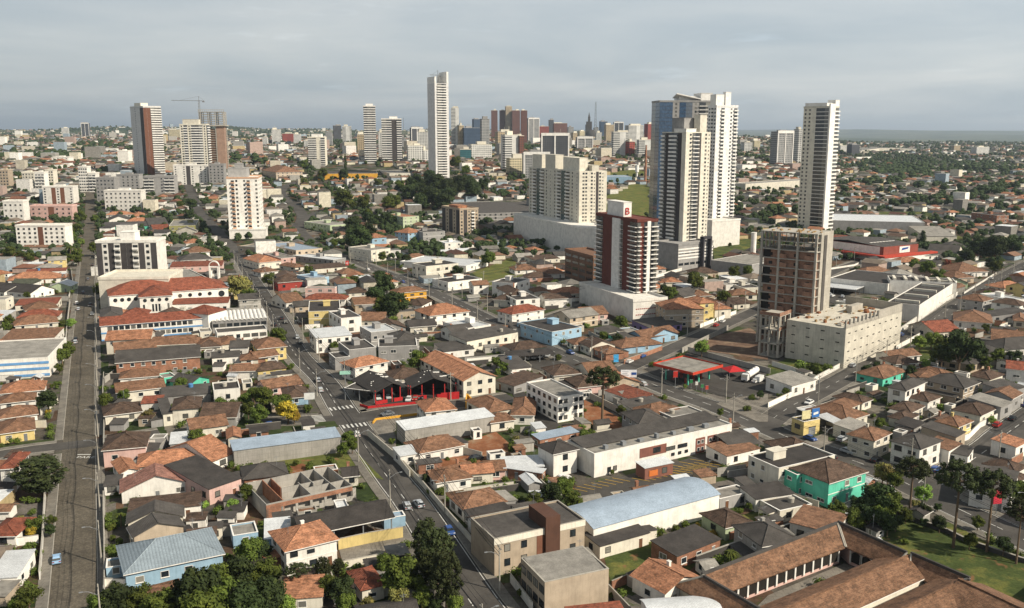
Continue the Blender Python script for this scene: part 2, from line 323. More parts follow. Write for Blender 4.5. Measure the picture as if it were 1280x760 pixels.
trim_w = M('trim_white', 'e8e5de', 'plaster', var=0); doorm = M('door_brown', '6b4a35', 'flat'); doorg = M('door_grey_metal', '8c8f90', 'sheet')
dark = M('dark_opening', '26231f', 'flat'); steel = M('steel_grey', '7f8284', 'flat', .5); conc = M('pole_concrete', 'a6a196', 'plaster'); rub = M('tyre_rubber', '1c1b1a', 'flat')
wire_m = M('cable_black', '2a2a2a', 'flat')
HAZE = 0.00005
# ------------------------------------------------ occupancy
OCC = []; OPEN = []     # rectangles of buildings; open polygons kept free of filling
CELL = {}
def occ_add(cx, cy, phi, hw, hd):
    e = (cx, cy, cos(phi), sin(phi), hw, hd); r = hypot(hw, hd)
    for i in range(int((cx-r)//25), int((cx+r)//25)+1):
        for j in range(int((cy-r)//25), int((cy+r)//25)+1): CELL.setdefault((i, j), []).append(e)
def occ_hit(x, y, m=0.0):
    for cx, cy, c, s, hw, hd in CELL.get((int(x//25), int(y//25)), ()):
        dx, dy = x-cx, y-cy
        if abs(dx*c+dy*s) < hw+m and abs(-dx*s+dy*c) < hd+m: return True
    return False
def in_poly(x, y, P):
    c = False; n = len(P)
    for i in range(n):
        x1, y1 = P[i][0], P[i][1]; x2, y2 = P[i-1][0], P[i-1][1]
        if (y1 > y) != (y2 > y) and x < (x2-x1)*(y-y1)/(y2-y1)+x1: c = not c
    return c
def in_open(x, y): return any(b[0] < x < b[2] and b[1] < y < b[3] and in_poly(x, y, P) for P, b in OPEN)
def add_open(P):
    xs = [p[0] for p in P]; ys = [p[1] for p in P]; OPEN.append((P, (min(xs), min(ys), max(xs), max(ys))))

# ------------------------------------------------ building frame
class Fr:
    def __init__(s, cx, cy, z, phi, w, d, h):
        s.cx, s.cy, s.z, s.phi, s.w, s.d, s.h = cx, cy, z, phi, w, d, h
        c, q = cos(phi), sin(phi); dx, dy = -cx, -cy
        s.lx, s.ly = dx*c+dy*q, -dx*q+dy*c      # camera in local axes
        s.side = 'R' if s.lx > w/2 else ('L' if s.lx < -w/2 else '')
        s.D = hypot(cx, cy)
    def W(s, x, y, z=0): c, q = cos(s.phi), sin(s.phi); return Vector((s.cx+x*c-y*q, s.cy+x*q+y*c, s.z+z))
    def occ(s, m=0): occ_add(s.cx, s.cy, s.phi, s.w/2+m, s.d/2+m)
def set_d(fr, d):   # change the depth, keeping the front face where it is
    k = (d-fr.d)/2; fr.cx -= k*sin(fr.phi); fr.cy += k*cos(fr.phi); fr.d = d; c, q = cos(fr.phi), sin(fr.phi); fr.lx, fr.ly = -fr.cx*c-fr.cy*q, fr.cx*q-fr.cy*c; return fr
def fr_corner(xl, xc, xr, yb, yt, phi, d=None, w=None):
    """near corner at pixel (xc, yb), right face ends at pixel column xr, left face at xl, top at yt"""
    P = unp(xc, yb); e1 = Vector((cos(phi), sin(phi), 0)); e2 = Vector((-sin(phi), cos(phi), 0))
    def ln(e, px):
        u = (px-640)/F   # x/(y cp + (H-z) sp) = u
        A = P.x - u*(P.y*cp + (H-P.z)*sp); B = e.x - u*e.y*cp
        return -A/B
    a = w or ln(e1, xr); b = d or abs(ln(e2, xl))
    D = P.y*cp - (P.z-H)*sp; lo, hi = 1.0, 600.0
    for _ in range(40):
        m = (lo+hi)/2
        if prj(P.x, P.y, P.z+m)[1] > yt: lo = m
        else: hi = m
    if d is not None and xl is not None and xl > xc: b = d
    c = P + e1*a/2 + e2*b/2
    return Fr(c.x, c.y, P.z, phi, a, b, lo)
SLOPE = {'g': .38, 'h': .42, 'G': .38, 'q': .38, 'H': .42}
def fr_ab(x0, y0, x1, y1, yb, h, ty, base=0.0):
    A = unp(x0, y0, h); B = unp(x1, y1, h); e = Vector((B.x-A.x, B.y-A.y, 0)); w = e.length; e /= w
    n = Vector((-e.y, e.x, 0)); phi = atan2(e.y, e.x); mid = (A+B)/2; z0 = T(mid.x, mid.y)
    lo, hi = 1.5, 160.0
    for _ in range(40):
        d = (lo+hi)/2
        if ty in 'gh': k, rz = ((.5, SLOPE[ty]*d/2) if (ty == 'g' or d <= w) else (1-w/2/d, SLOPE[ty]*w/2))
        elif ty == 'G': k, rz = 1.0, SLOPE['G']*w/2
        elif ty == 's': k, rz = 1.0, .09*d
        else: k, rz = 1.0, 0.0
        q = mid+n*d*k
        if prj(q.x, q.y, z0+h+rz)[1] > yb: lo = d
        else: hi = d
    d = lo; c = mid+n*d/2
    return Fr(c.x, c.y, z0, phi, w, d, h)

# ------------------------------------------------ windows, doors (mesh data shared between copies)
WC = {}
def window_mesh(w, h, dk=False, style=0):
    w = round(w*4)/4; h = round(h*4)/4; k = (w, h, dk, style)
    if k in WC: return WC[k]
    m = MB(); m.box(-w/2, w/2, -.03, .12, 0, h, 0); f = .07 if style != 2 else .05; p = -.09
    m.box(-w/2-f, w/2+f, p, .1, -f, .02, 1); m.box(-w/2-f, w/2+f, p, .1, h-.02, h+f, 1)
    m.box(-w/2-f, -w/2+.03, p+.01, .1, .02, h-.02, 1); m.box(w/2-.03, w/2+f, p+.01, .1, .02, h-.02, 1)
    n = max(1, round(w/1.1))
    for i in range(1, n): x = -w/2+w*i/n; m.box(x-.04, x+.04, p+.02, .1, .02, h-.02, 1)
    if style == 0: m.box(-w/2-.15, w/2+.15, -.2, .1, -f-.08, -f+.005, 1)
    if style == 1 : m.box(-w/2, w/2, -.05, .1, h*.55, h*.6, 1)
    WC[k] = m.mesh('window', [glass, frame_d if dk else frame_w]); return WC[k]
def box_mesh(key, mats, fn):
    if key not in WC: m = MB(); fn(m); WC[key] = m.mesh(key[0], mats)
    return WC[key]
FACE = {'F': 0.0, 'R': pi/2, 'L': -pi/2, 'B': pi}
def face_pt(fr, face, u, out=0.0):
    """u metres from the left end of the face as seen from outside"""
    if face == 'F': return (-fr.w/2+u, -fr.d/2-out)
    if face == 'R': return (fr.w/2+out, -fr.d/2+u)
    if face == 'L': return (-fr.w/2-out, fr.d/2-u)
    return (fr.w/2-u, fr.d/2+out)
def flen(fr, face): return fr.w if face in 'FB' else fr.d
def put(fr, root, name, me, face, u, z, out=0.0):
    x, y = face_pt(fr, face, u, out); return ob(name, me, root, (x, y, z), FACE[face])
class Reps:   # collects repeats of one part; first 100 become parts, the rest one mesh
    def __init__(s, fr, root): s.fr, s.root, s.d = fr, root, {}
    def add(s, name, me, face, u, z, out=0.0): s.d.setdefault(name, []).append((me, face, u, z, out))
    def flush(s):
        for name, L in s.d.items():
            L.sort(key=lambda e: -e[3])
            for e in L[:100]: put(s.fr, s.root, name, e[0], e[1], e[2], e[3], e[4])
            if len(L) > 100:
                m = MB(); mats = [x for x in L[100][0].materials]; 
                for me, face, u, z, out in L[100:]:
                    x, y = face_pt(s.fr, face, u, out); c, q = cos(FACE[face]), sin(FACE[face]); n = len(m.v)
                    idx = [list(me.materials)[k] for k in range(len(me.materials))]
                    for mm in idx:
                        if mm not in mats: mats.append(mm)
                    for v in me.vertices: m.v.append((x+v.co.x*c-v.co.y*q, y+v.co.x*q+v.co.y*c, z+v.co.z))
                    for p in me.polygons: m.f.append(tuple(n+i for i in p.vertices)); m.m.append(mats.index(idx[p.material_index]))
                kind(m.build(name, mats, s.root), 'stuff')
        s.d = {}

# ------------------------------------------------ roofs
def roof_mesh(fr, ty, ov=.5, th=.13):
    m = MB(); w, d, h = fr.w/2+ov, fr.d/2+ov, fr.h
    if ty in 'gq':
        r = SLOPE['g']*fr.d/2; e = h-SLOPE['g']*ov+.06
        m.slab([(-w,-d,e),(w,-d,e),(w,0,h+r+.06),(-w,0,h+r+.06)], th); m.slab([(w,d,e),(-w,d,e),(-w,0,h+r+.06),(w,0,h+r+.06)], th)
        m.box(-w, w, -.14, .14, h+r+.0, h+r+.13)
    elif ty == 'G':
        r = SLOPE['G']*fr.w/2; e = h-SLOPE['G']*ov+.06
        m.slab([(-w,d,e),(-w,-d,e),(0,-d,h+r+.06),(0,d,h+r+.06)], th); m.slab([(w,-d,e),(w,d,e),(0,d,h+r+.06),(0,-d,h+r+.06)], th)
        m.box(-.14, .14, -d, d, h+r, h+r+.13)
    elif ty in 'hH':
        s = SLOPE['h']; e = h-s*ov+.06
        if w >= d:
            k = w-d; z = e+s*d; a, b = (-k, 0, z), (k, 0, z)
            m.slab([(-w,-d,e),(w,-d,e),b,a], th); m.slab([(w,d,e),(-w,d,e),a,b], th); m.slab([(w,-d,e),(w,d,e),b], th); m.slab([(-w,d,e),(-w,-d,e),a], th)
        else:
            k = d-w; z = e+s*w; a, b = (0, -k, z), (0, k, z)
            m.slab([(w,-d,e),(w,d,e),b,a], th); m.slab([(-w,d,e),(-w,-d,e),a,b], th); m.slab([(-w,-d,e),(w,-d,e),a], th); m.slab([(w,d,e),(-w,d,e),b], th)
        cs_ = [(-w,-d,e),(w,-d,e),(w,d,e),(-w,d,e)]
        for p in cs_:
            q = a if (p[0]+p[1]*1e-3 < 0 if w >= d else p[1] < 0) else b
            m.tube((p[0],p[1],p[2]+.03), (q[0],q[1],q[2]+.03), .13, k=4)
        m.tube((a[0],a[1],a[2]+.04), (b[0],b[1],b[2]+.04), .14, k=4)
    elif ty == 's':
        e0, e1 = h+.05, h+.05+.09*fr.d
        m.slab([(-w,-d,e0-.09*ov),(w,-d,e0-.09*ov),(w,d,e1+.09*ov),(-w,d,e1+.09*ov)], th)
    elif ty == 'a':
        n = 10; r = min(.12*fr.d, 3.2); pts = []
        for i in range(n+1):
            t = i/n; pts.append((-d+2*d*t, h+.03+r*sin(pi*t)))
        for i in range(n): y0, z0 = pts[i]; y1, z1 = pts[i+1]; m.slab([(-w,y0,z0),(w,y0,z0),(w,y1,z1),(-w,y1,z1)], .12)
    elif ty == 'f':
        m.box(-fr.w/2+.2, fr.w/2-.2, -fr.d/2+.2, fr.d/2-.2, h-.5, h-.32)
    return m
def walls_mesh(fr, ty, z0=-1.5):
    m = MB(); w, d, h = fr.w/2, fr.d/2, fr.h
    if ty == 'f':
        m.box(-w, w, -d, d, z0, h-.5)
        for b in ((-w,w,-d,-d+.2),(-w,w,d-.2,d),(-w,-w+.2,-d+.2,d-.2),(w-.2,w,-d+.2,d-.2)): m.box(*b, h-.5, h+.0)
        return m
    m.box(-w, w, -d, d, z0, h-.02)
    if ty in 'gqG':
        r = SLOPE['g']*(d if ty in 'gq' else w)
        if ty == 'G': P = [((-w,y,h-.02),(w,y,h-.02),(0,y,h+r-.06)) for y in (-d, d)]
        else: P = [((x,-d,h-.02),(x,d,h-.02),(x,0,h+r-.06)) for x in (-w, w)]
        n = len(m.v); m.v += list(P[0])+list(P[1]); m.f += [(n,n+1,n+2),(n+5,n+4,n+3),(n,n+3,n+4,n+1),(n+1,n+4,n+5,n+2),(n+2,n+5,n+3,n)]; m.m += [0]*5
    elif ty == 's':
        n = len(m.v); z1 = h+.09*fr.d-.03
        m.v += [(-w,-d,h-.02),(w,-d,h-.02),(w,d,h-.02),(-w,d,h-.02),(w,d,z1),(-w,d,z1)]
        m.f += [(n,n+1,n+4,n+5),(n+1,n+2,n+4),(n,n+5,n+3),(n+2,n+3,n+5,n+4)]; m.m += [0]*4
    elif ty == 'a':
        r = min(.12*fr.d, 3.2); k = 10
        for x, s in ((w, 1), (-w, -1)):
            pts = [(x, -d+2*d*i/k, h-.05+r*sin(pi*i/k)*.98) for i in range(k+1)]
            m.face(pts if s > 0 else pts[::-1])
    return m

ST = {'n': 0}
def words_size(fr): a = fr.w*fr.d; return 'small' if a < 70 else ('long' if max(fr.w, fr.d) > 2.4*min(fr.w, fr.d) else ('large' if a > 330 else ''))
RT = {'g': 'gabled', 'q': 'gabled', 'G': 'front gabled', 'h': 'hipped', 'H': 'hipped', 's': 'sloping', 'f': 'flat', 'a': 'arched'}
def building(fr, ty, rc, wc, name='house', cat='house', label=None, opt='', group=None, occ=True, seed=None):
    """walls, roof, windows, door(s). opt: n no windows, S shopfront, D doors only, t tank, c chimney, v veranda, O open fronted shed"""
    r = random.Random(seed if seed is not None else int(fr.cx*31+fr.cy*17)); ST['n'] += 1
    rm, rw = ROOF[rc]; wm, ww = WALL[wc]
    if occ: fr.occ(.6)
    fixed = label is not None
    if label is None:
        sz = words_size(fr); fl = 'two storey' if 5 <= fr.h < 8 else ('three storey' if 8 <= fr.h < 10.5 else '')
        label = ' '.join(x for x in (sz, ww, fl, cat, 'under', RT[ty], rw, 'roof') if x)
    root = thing(name, label, cat, (fr.cx, fr.cy, fr.z), fr.phi, group or (cat+'s of the neighbourhood'), fixed)
    root['_fixed'] = fixed; del root['_fixed']
    w, d, h = fr.w, fr.d, fr.h
    if 'O' in opt:
        m = MB(); m.box(-w/2, w/2, d/2-.2, d/2, -1, h-.1)
        m.build('wall', wm, root); pm = MB(); n = max(2, int(w/6))
        for i in range(n+1):
            x = -w/2+.2+(w-.4)*i/n; ob('post', box_mesh(('post', round(h, 1)), [steel], lambda q: q.box(-.12, .12, -.12, .12, -1, h-.1)), root, (x, -d/2+.2, 0))
            if d > 12: ob('post', WC[('post', round(h, 1))], root, (x, 0, 0))
    else: walls_mesh(fr, ty).build('wall', wm, root)
    roofo = roof_mesh(fr, ty, ov=.5 if ty in 'ghGqH' else .25).build('roof', rm, root)
    if ty == 'f':
        roofcap = MB(); t = .26
        for b in ((-w/2-.06,w/2+.06,-d/2-.06,-d/2+t),(-w/2-.06,w/2+.06,d/2-t,d/2+.06),(-w/2-.06,-w/2+t,-d/2+t,d/2-t),(w/2-t,w/2+.06,-d/2+t,d/2-t)): roofcap.box(*b, h+.005, h+.09)
        roofcap.build('parapet_cap', trim_w if wc not in 'ND' else conc, root)
    else:
        if ty in 'ghGqH' and r.random() < .6:     # fascia board along the front eave
            e = h-SLOPE[ty]*.5+.06-.14; m = MB()
            if ty != 'G': m.box(-w/2-.5, w/2+.5, -d/2-.53, -d/2-.46, e-.1, e+.08)
            else: m.box(-w/2-.53, -w/2-.46, -d/2-.5, d/2+.5, e-.1, e+.08)
            m.build('fascia', trim_w, root)
    if 'n' not in opt and 'O' not in opt:
        nf = max(1, int((h+.6)//3)); fh = h/nf
        dk = r.random() < .35; stl = r.choice((0, 0, 1))
        for face in ('F',)+((fr.side,) if fr.side else ()):
            L = flen(fr, face); k = max(1, int(L/(3.6 if nf > 1 else 4.4)))
            if fr.D > 420: k = max(1, int(L/5))
            ww_ = r.choice((1.25, 1.5, 2.0)); 
            dpos = r.randrange(k) if k > 1 and face == 'F' else -1
            for f in range(nf):
                for i in range(k):
                    u = L*(i+.5)/k+r.uniform(-.25, .25)
                    if f == 0 and i == dpos and 'S' not in opt:
                        put(fr, root, 'door', box_mesh(('door', dk), [doorm if dk else doorg, trim_w], lambda q: (q.box(-.45, .45, -.05, .1, 0, 2.1, 0), q.box(-.53, .53, -.07, .09, 2.1, 2.2, 1))), face, u, 0.02); continue
                    if f == 0 and 'S' in opt and face == 'F':
                        put(fr, root, 'roller_door', box_mesh(('roller_door', 0), [doorg, frame_d], lambda q: (q.box(-1.35, 1.35, -.05, .1, 0, 2.4, 0), q.box(-1.45, 1.45, -.12, .1, 2.4, 2.6, 1))), face, u, .02); continue
                    if r.random() < .1 and k > 2: continue
                    put(fr, root, 'window', window_mesh(ww_ if L > 3 else .75, 1.25 if r.random() < .85 else .75, dk, stl), face, u, f*fh+(1.0 if nf > 1 or h < 4 else fh*.4))
        if nf > 1 and r.random() < .6:
            m = MB()
            for f in range(1, nf): m.box(-w/2-.06, w/2+.06, -d/2-.06, -d/2+.05, f*fh-.1, f*fh+.1)
            if fr.side == 'R': 
                for f in range(1, nf): m.box(w/2-.05, w/2+.07, -d/2+.05, d/2, f*fh-.1, f*fh+.1)
            m.build('string_course', trim_w, root)
    if fixed: pass
    elif ('t' in opt) or (ty in 'fs' and r.random() < .25 and w*d > 60):
        x, y = r.uniform(-w*.3, w*.3), r.uniform(-d*.2, d*.3); zz = h-.32 if ty == 'f' else h+.09*(y+d/2)
        m = MB(); m.cyl(x, y, zz, zz+1.1, .75, .85, 12); m.cyl(x, y, zz+1.1, zz+1.3, .88, .5, 12); m.build('water_tank', M('tank_blue', '4d7fae', 'flat') if r.random() < .3 else conc, roofo)
    if 'c' in opt or (ty in 'ghqH' and r.random() < .18 and not fixed):
        x = r.uniform(-w*.3, w*.3); z = h+SLOPE['g']*d*.2
        m = MB(); m.box(x-.35, x+.35, d*.12, d*.12+.6, z-.5, z+1.6); m.box(x-.42, x+.42, d*.12-.07, d*.12+.67, z+1.6, z+1.72); m.build('chimney', wm if r.random() < .5 else WALL['O'][0], roofo)
    if ty == 'f' and w*d > 120 and not fixed:     # rooftop box and vents
        bw, bd = min(w*.22, 5), min(d*.25, 4); x = r.uniform(-w*.25, w*.25)
        m = MB(); m.box(x-bw/2, x+bw/2, 0, bd, h-.4, h+1.9); m.box(x-bw/2-.2, x+bw/2+.2, -.2, bd+.2, h+1.9, h+2.05); m.build('rooftop_box', wm, roofo)
    if r.random() < .2 and ty != 'f' and not fixed and fr.D < 500:
        m = MB(); x = w*.3*r.choice((-1, 1)); m.tube((x, 0, h), (x, 0, h+3.6), .04, k=4); m.box(x-.7, x+.7, -.02, .02, h+3.2, h+3.25); m.box(x-.5, x+.5, -.02, .02, h+2.9, h+2.95); m.build('antenna', steel, roofo)
    if cat == 'house' and r.random() < .55 and fr.D < 560:      # lean-to extension against one side
        sx = r.choice((-1, 1)); aw, ad, ah = r.uniform(2.2, 3.6), r.uniform(.35, .8)*d, min(h-.5, r.uniform(2.3, 2.8)); y0 = -d/2+r.uniform(0, d-ad); x0 = sx*w/2; x1 = sx*(w/2+aw)
        q = fr.W(x1, y0+ad/2)
        if not occ_hit(q.x, q.y, .1) and not near_road(q.x, q.y, 2.4):
            m = MB(); m.box(min(x0, x1)+.01, max(x0, x1)-.01, y0, y0+ad, -1, ah-.1); an = m.build('annex', r.choice((wm, wm, WALL['O'][0], WALL['N'][0], WALL['G'][0])), root)
            m = MB(); a, b = ((x0, ah+.35), (x1+sx*.3, ah-.05)); P = [(a[0], y0-.2, a[1]), (b[0], y0-.2, b[1]), (b[0], y0+ad+.2, b[1]), (a[0], y0+ad+.2, a[1])]; m.slab(P if sx > 0 else P[::-1], .08); m.build('annex_roof', r.choice((ROOF['g'][0], ROOF['l'][0], rm, ROOF['k'][0])), an)
    if 'v' in opt:
        m = MB(); m.box(-w/2, w/2, -d/2-2.2, -d/2-.02, h-.5-.1, h-.5+.05); m.build('canopy', rm, root)
        for i in range(4): ob('post', box_mesh(('post', 'v'), [trim_w], lambda q: q.box(-.08, .08, -.08, .08, 0, 2.4)), root, (-w/2+.2+(w-.4)*i/3, -d/2-2.0, 0))
    return root

def specs(tx, ty_, text, sc=4.0):
    """lines: x0 y0 x1 y1 yb h type roof wall [opt]  in the coordinates of an enlarged tile of the photograph"""
    for ln in text.strip().splitlines():
        q = ln.split()
        if not q: continue
        x0, y0, x1, y1, yb = [float(v) for v in q[:5]]; h = float(q[5]); t, rc, wc = q[6], q[7], q[8]; opt = q[9] if len(q) > 9 else ''
        fr = fr_ab(tx+x0/sc, ty_+y0/sc, tx+x1/sc, ty_+y1/sc, ty_+yb/sc, h, t)
        big = fr.w*fr.d > 420
        commercial = t in 'a' or 'S' in opt or 'O' in opt or big
        nm, ct = ('warehouse', 'warehouse') if (t in 'as' and big) or 'O' in opt else (('shop_building', 'building') if commercial or fr.h > 6.6 else ('house', 'house'))
        building(fr, t, rc, wc, nm, ct, None, opt)
def occ_hit2(x, y, cx, cy, phi, hw, hd):
    dx, dy = x-cx, y-cy; c, s = cos(phi), sin(phi); return abs(dx*c+dy*s) < hw and abs(-dx*s+dy*c) < hd

# ------------------------------------------------ facade of a tower
def tower_root(fr, name, label, cat, wm, z1=None, group=None):
    fr.occ(1.0)
    root = thing(name, label, cat, (fr.cx, fr.cy, fr.z), fr.phi, group, True)
    m = MB(); m.box(-fr.w/2, fr.w/2, -fr.d/2, fr.d/2, -2, z1 or fr.h); m.build('wall', wm, root); return root
def facade(fr, reps, face, cols, nf, z0, z1, bm=None, gm=None, wide=None, bal=None):
    """cols: one letter per bay: w window, W wide window, p small window, b balcony, '.' blank, K dark strip, g glass strip, r recess"""
    L = flen(fr, face); n = len(cols); fh = (z1-z0)/nf; bw = L/n
    bm = bm or trim_w
    for i, c in enumerate(cols):
        u = (i+.5)*bw
        if c in 'dD':
            put(fr, reps.root, 'glazed_recess', box_mesh(('glazed_recess', round(bw, 2), round(z1-z0, 1)), [M('recess_dark', '3a3d40', 'glass')], lambda q: q.box(-bw/2+.02, bw/2-.02, -.05, .05, 0, z1-z0, 0)), face, u, z0)
            for f in range(nf): reps.add('balcony', box_mesh(('band_balcony', c, round(bw, 1), bm.name), [bm], lambda q: (q.box(-bw/2, bw/2, -1.25, .0, -.12, .1), q.box(-bw/2, bw/2, -1.28, -1.2, .1, .42 if c == 'd' else 1.15))), face, u, z0+f*fh)
            continue
        if c in 'KgrBG':
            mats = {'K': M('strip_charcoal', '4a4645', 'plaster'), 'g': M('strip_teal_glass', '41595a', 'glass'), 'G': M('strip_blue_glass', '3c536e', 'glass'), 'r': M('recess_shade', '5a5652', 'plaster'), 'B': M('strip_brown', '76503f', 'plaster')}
            me = box_mesh(('facade_panel', c, round(bw, 2), round(z1-z0, 1)), [mats[c], frame_d], lambda q: q.box(-bw/2+.05, bw/2-.05, -.06, .05, 0, z1-z0, 0))
            put(fr, reps.root, 'facade_panel', me, face, u, z0)
            if c in 'gG':
                for f in range(nf): reps.add('floor_band', box_mesh(('floor_band', round(bw, 1)), [frame_d], lambda q: q.box(-bw/2, bw/2, -.1, .05, -.12, .12)), face, u, z0+f*fh)
            if c in 'KB': continue
            if c in 'gG': continue
        for f in range(nf):
            z = z0+f*fh
            if c in 'wWpr':
                ww = {'w': min(1.5, bw*.7), 'W': bw*.78, 'p': .75, 'r': min(1.5, bw*.6)}[c]
                reps.add('window', window_mesh(ww, {'p': .75}.get(c, min(1.5, fh*.48)), True, 2), face, u, z+fh*.32)
            elif c == 'b':
                def mk(q, bw=bw, fh=fh):
                    q.box(-bw*.46, bw*.46, -1.15, .0, -.12, .08, 0); q.box(-bw*.46, bw*.46, -1.18, -1.06, .08, 1.0, 0)
                    q.box(-bw*.46, -bw*.46+.1, -1.06, 0, .08, 1.0, 0); q.box(bw*.46-.1, bw*.46, -1.06, 0, .08, 1.0, 0)
                    q.box(-bw*.4, bw*.4, -.05, .03, .09, min(2.3, fh*.78), 1)
                reps.add('balcony', box_mesh(('balcony', round(bw, 1), round(fh, 1), bm.name), [bm, glass], mk), face, u, z+.05)
def roof_box(fr, root, x0, x1, y0, y1, hz, wm, name='rooftop_box'):
    m = MB(); w, d = fr.w, fr.d; m.box(x0*w, x1*w, y0*d, y1*d, fr.h-.02, fr.h+hz); m.box(x0*w-.2, x1*w+.2, y0*d-.2, y1*d+.2, fr.h+hz, fr.h+hz+.25); return m.build(name, wm, root)
def parapet(fr, root, wm, e=.25, hh=1.1, z=None):
    w, d, z = fr.w/2+e, fr.d/2+e, (z or fr.h); m = MB(); t = .3
    for b in ((-w,w,-d,-d+t),(-w,w,d-t,d),(-w,-w+t,-d+t,d-t),(w-t,w,-d+t,d-t)): m.box(*b, z-.3, z+hh)
    m.build('parapet', wm, root)

# ------------------------------------------------ text (simple stroke letters as real geometry)
def text_on(fr, root, s, face, u, z, size, mat, out=.12, name='lettering'):
    cu = bpy.data.curves.new('lettering', 'FONT'); cu.body = s; cu.size = size; cu.extrude = .03; cu.align_x = 'CENTER'; cu.materials.append(mat)
    x, y = face_pt(fr, face, u, out); to = bpy.data.objects.new('tmp', cu); o = ob(name, bpy.data.meshes.new_from_object(to), root, (x, y, z)); o.rotation_euler = (pi/2, 0, FACE[face]); return o
# ------------------------------------------------ ground
def build_ground():
    ys = [-60, 0, 60, 120, 180, 240, 320, 400, 500, 600, 650]; y = 650
    while y < 2600: y += 22; ys.append(y)
    while y < 60000: y *= 1.028; ys.append(y)
    n = 150; v = []; f = []
    for y in ys:
        hw = max(420, y*.95)
        for i in range(n+1): x = -hw+2*hw*i/n; v.append((x, y, T(x, y)))
    for j in range(len(ys)-1):
        for i in range(n): a = j*(n+1)+i; f.append((a, a+1, a+n+2, a+n+1))
    me = bpy.data.meshes.new('ground'); me.from_pydata(v, [], f); me.materials.append(M('ground_yards', '6f6a60', 'yards', .95, spec=.1))
    me.polygons.foreach_set('use_smooth', [True]*len(f)); kind(ob('ground', me), 'structure')
build_ground()
# ------------------------------------------------ roads
asphalt = M('asphalt', '504d49', 'asphalt', .9); cobble = M('cobble_stone', '665f53', 'cobble', .9); paint_w = M('road_paint_white', 'c9c8c2', 'flat', ns=3.0); paint_y = M('road_paint_yellow', 'c9a33a', 'flat', ns=3.0)
walkm = M('pavement_slabs', '7f7a71', 'paving', .9); kerbm = M('kerb_concrete', 'a29d93', 'plaster')
ROADS = []
def smooth_line(P, step=5.0):
    out = []
    n = len(P)
    for i in range(n-1):
        p0 = P[max(0, i-1)]; p1 = P[i]; p2 = P[i+1]; p3 = P[min(n-1, i+2)]; k = max(1, int((p2-p1).length/step))
        for j in range(k):
            t = j/k; out.append(.5*((2*p1)+(-p0+p2)*t+(2*p0-5*p1+4*p2-p3)*t*t+(-p0+3*p1-3*p2+p3)*t*t*t))
    out.append(P[-1]); return out
def road(name, px, w, mat, walk=True):
    P = smooth_line([Vector((*unp(x, y)[:2], 0)) for x, y in px]); i = len(ROADS); z = .006+.004*i
    ROADS.append((P, w, walk, name))
    def zz(p): return T(p.x, p.y)+z+(.22 if p.y > 652 else 0)
    strip(name, P, -w/2, w/2, zz, mat)
def nrm(P, i):
    d = (P[min(len(P)-1, i+1)]-P[max(0, i-1)]); d.normalize(); return Vector((-d.y, d.x, 0))
def strip(name, P, a, b, zz, mat, k='structure'):
    m = MB()
    for i, p in enumerate(P):
        q = nrm(P, i); l, r = p+q*b, p+q*a; m.v += [(l.x, l.y, zz(p)), (r.x, r.y, zz(p))]
        if i: n = len(m.v); m.f.append((n-3, n-1, n-2, n-4)); m.m.append(0)
    return kind(m.build(name, mat), k)
def near_road(x, y, m=0.0, skip=None):
    for P, w, wk, nm in ROADS:
        if nm == skip: continue
        for i in range(0, len(P)-1):
            a, b = P[i], P[i+1]
            if abs(a.x-x)+abs(a.y-y) > 60: continue
            dx, dy = b.x-a.x, b.y-a.y; t = max(0, min(1, ((x-a.x)*dx+(y-a.y)*dy)/(dx*dx+dy*dy+1e-9)))
            if hypot(a.x+t*dx-x, a.y+t*dy-y) < w/2+m: return True
    return False
road('cobbled_street', [(88,800),(92,740),(95,650),(98,570),(102,480),(106,400),(110,320),(112,270),(113,235)], 8.6, cobble)
road('main_road', [(640,810),(597,755),(521,637),(489,595),(443,532),(427,510),(406,477),(376,447),(361,424),(351,403),(331,372),(313,345),(292,312),(268,285),(248,262),(238,238),(230,217)], 9.6, asphalt)
road('avenue', [(1345,706),(1270,670),(1172,624),(1097,587),(1048,570),(1000,553),(960,536),(890,507),(840,490),(780,466),(735,456),(670,430),(622,405),(557,373),(505,350),(470,337),(435,323)], 10.5, asphalt)
road('curved_highway', [(300,318),(325,303),(352,294),(372,283),(378,270),(368,256),(354,246),(352,238),(366,229),(388,224)], 11, asphalt, False)
road('slip_road', [(435,323),(400,308),(384,297),(376,286),(388,270),(408,262),(430,256)], 9, asphalt, False)
road('side_street', [(425,527),(480,516),(540,509),(584,504),(640,496)], 8.6, asphalt)
road('lane', [(420,522),(370,525),(325,526)], 7, asphalt)
road('cross_street', [(-40,575),(40,562),(128,552),(200,541)], 7, asphalt)
road('service_street', [(955,532),(985,510),(1010,497),(1065,467),(1115,437),(1150,411),(1185,387),(1215,368),(1250,348),(1300,322)], 9, asphalt)
road('upper_street', [(775,464),(795,455),(820,444),(852,430),(890,413),(927,396),(965,378),(1055,334),(1100,321),(1145,309),(1190,297)], 8, asphalt)
road('right_street', [(1165,618),(1200,586),(1240,558),(1260,541),(1310,505)], 11, asphalt)
road('short_street', [(545,368),(580,362),(612,355),(665,342),(700,334)], 7, asphalt)
road('back_street', [(640,412),(662,405),(700,392),(760,372),(820,348),(862,336),(900,322),(950,300)], 7, asphalt)
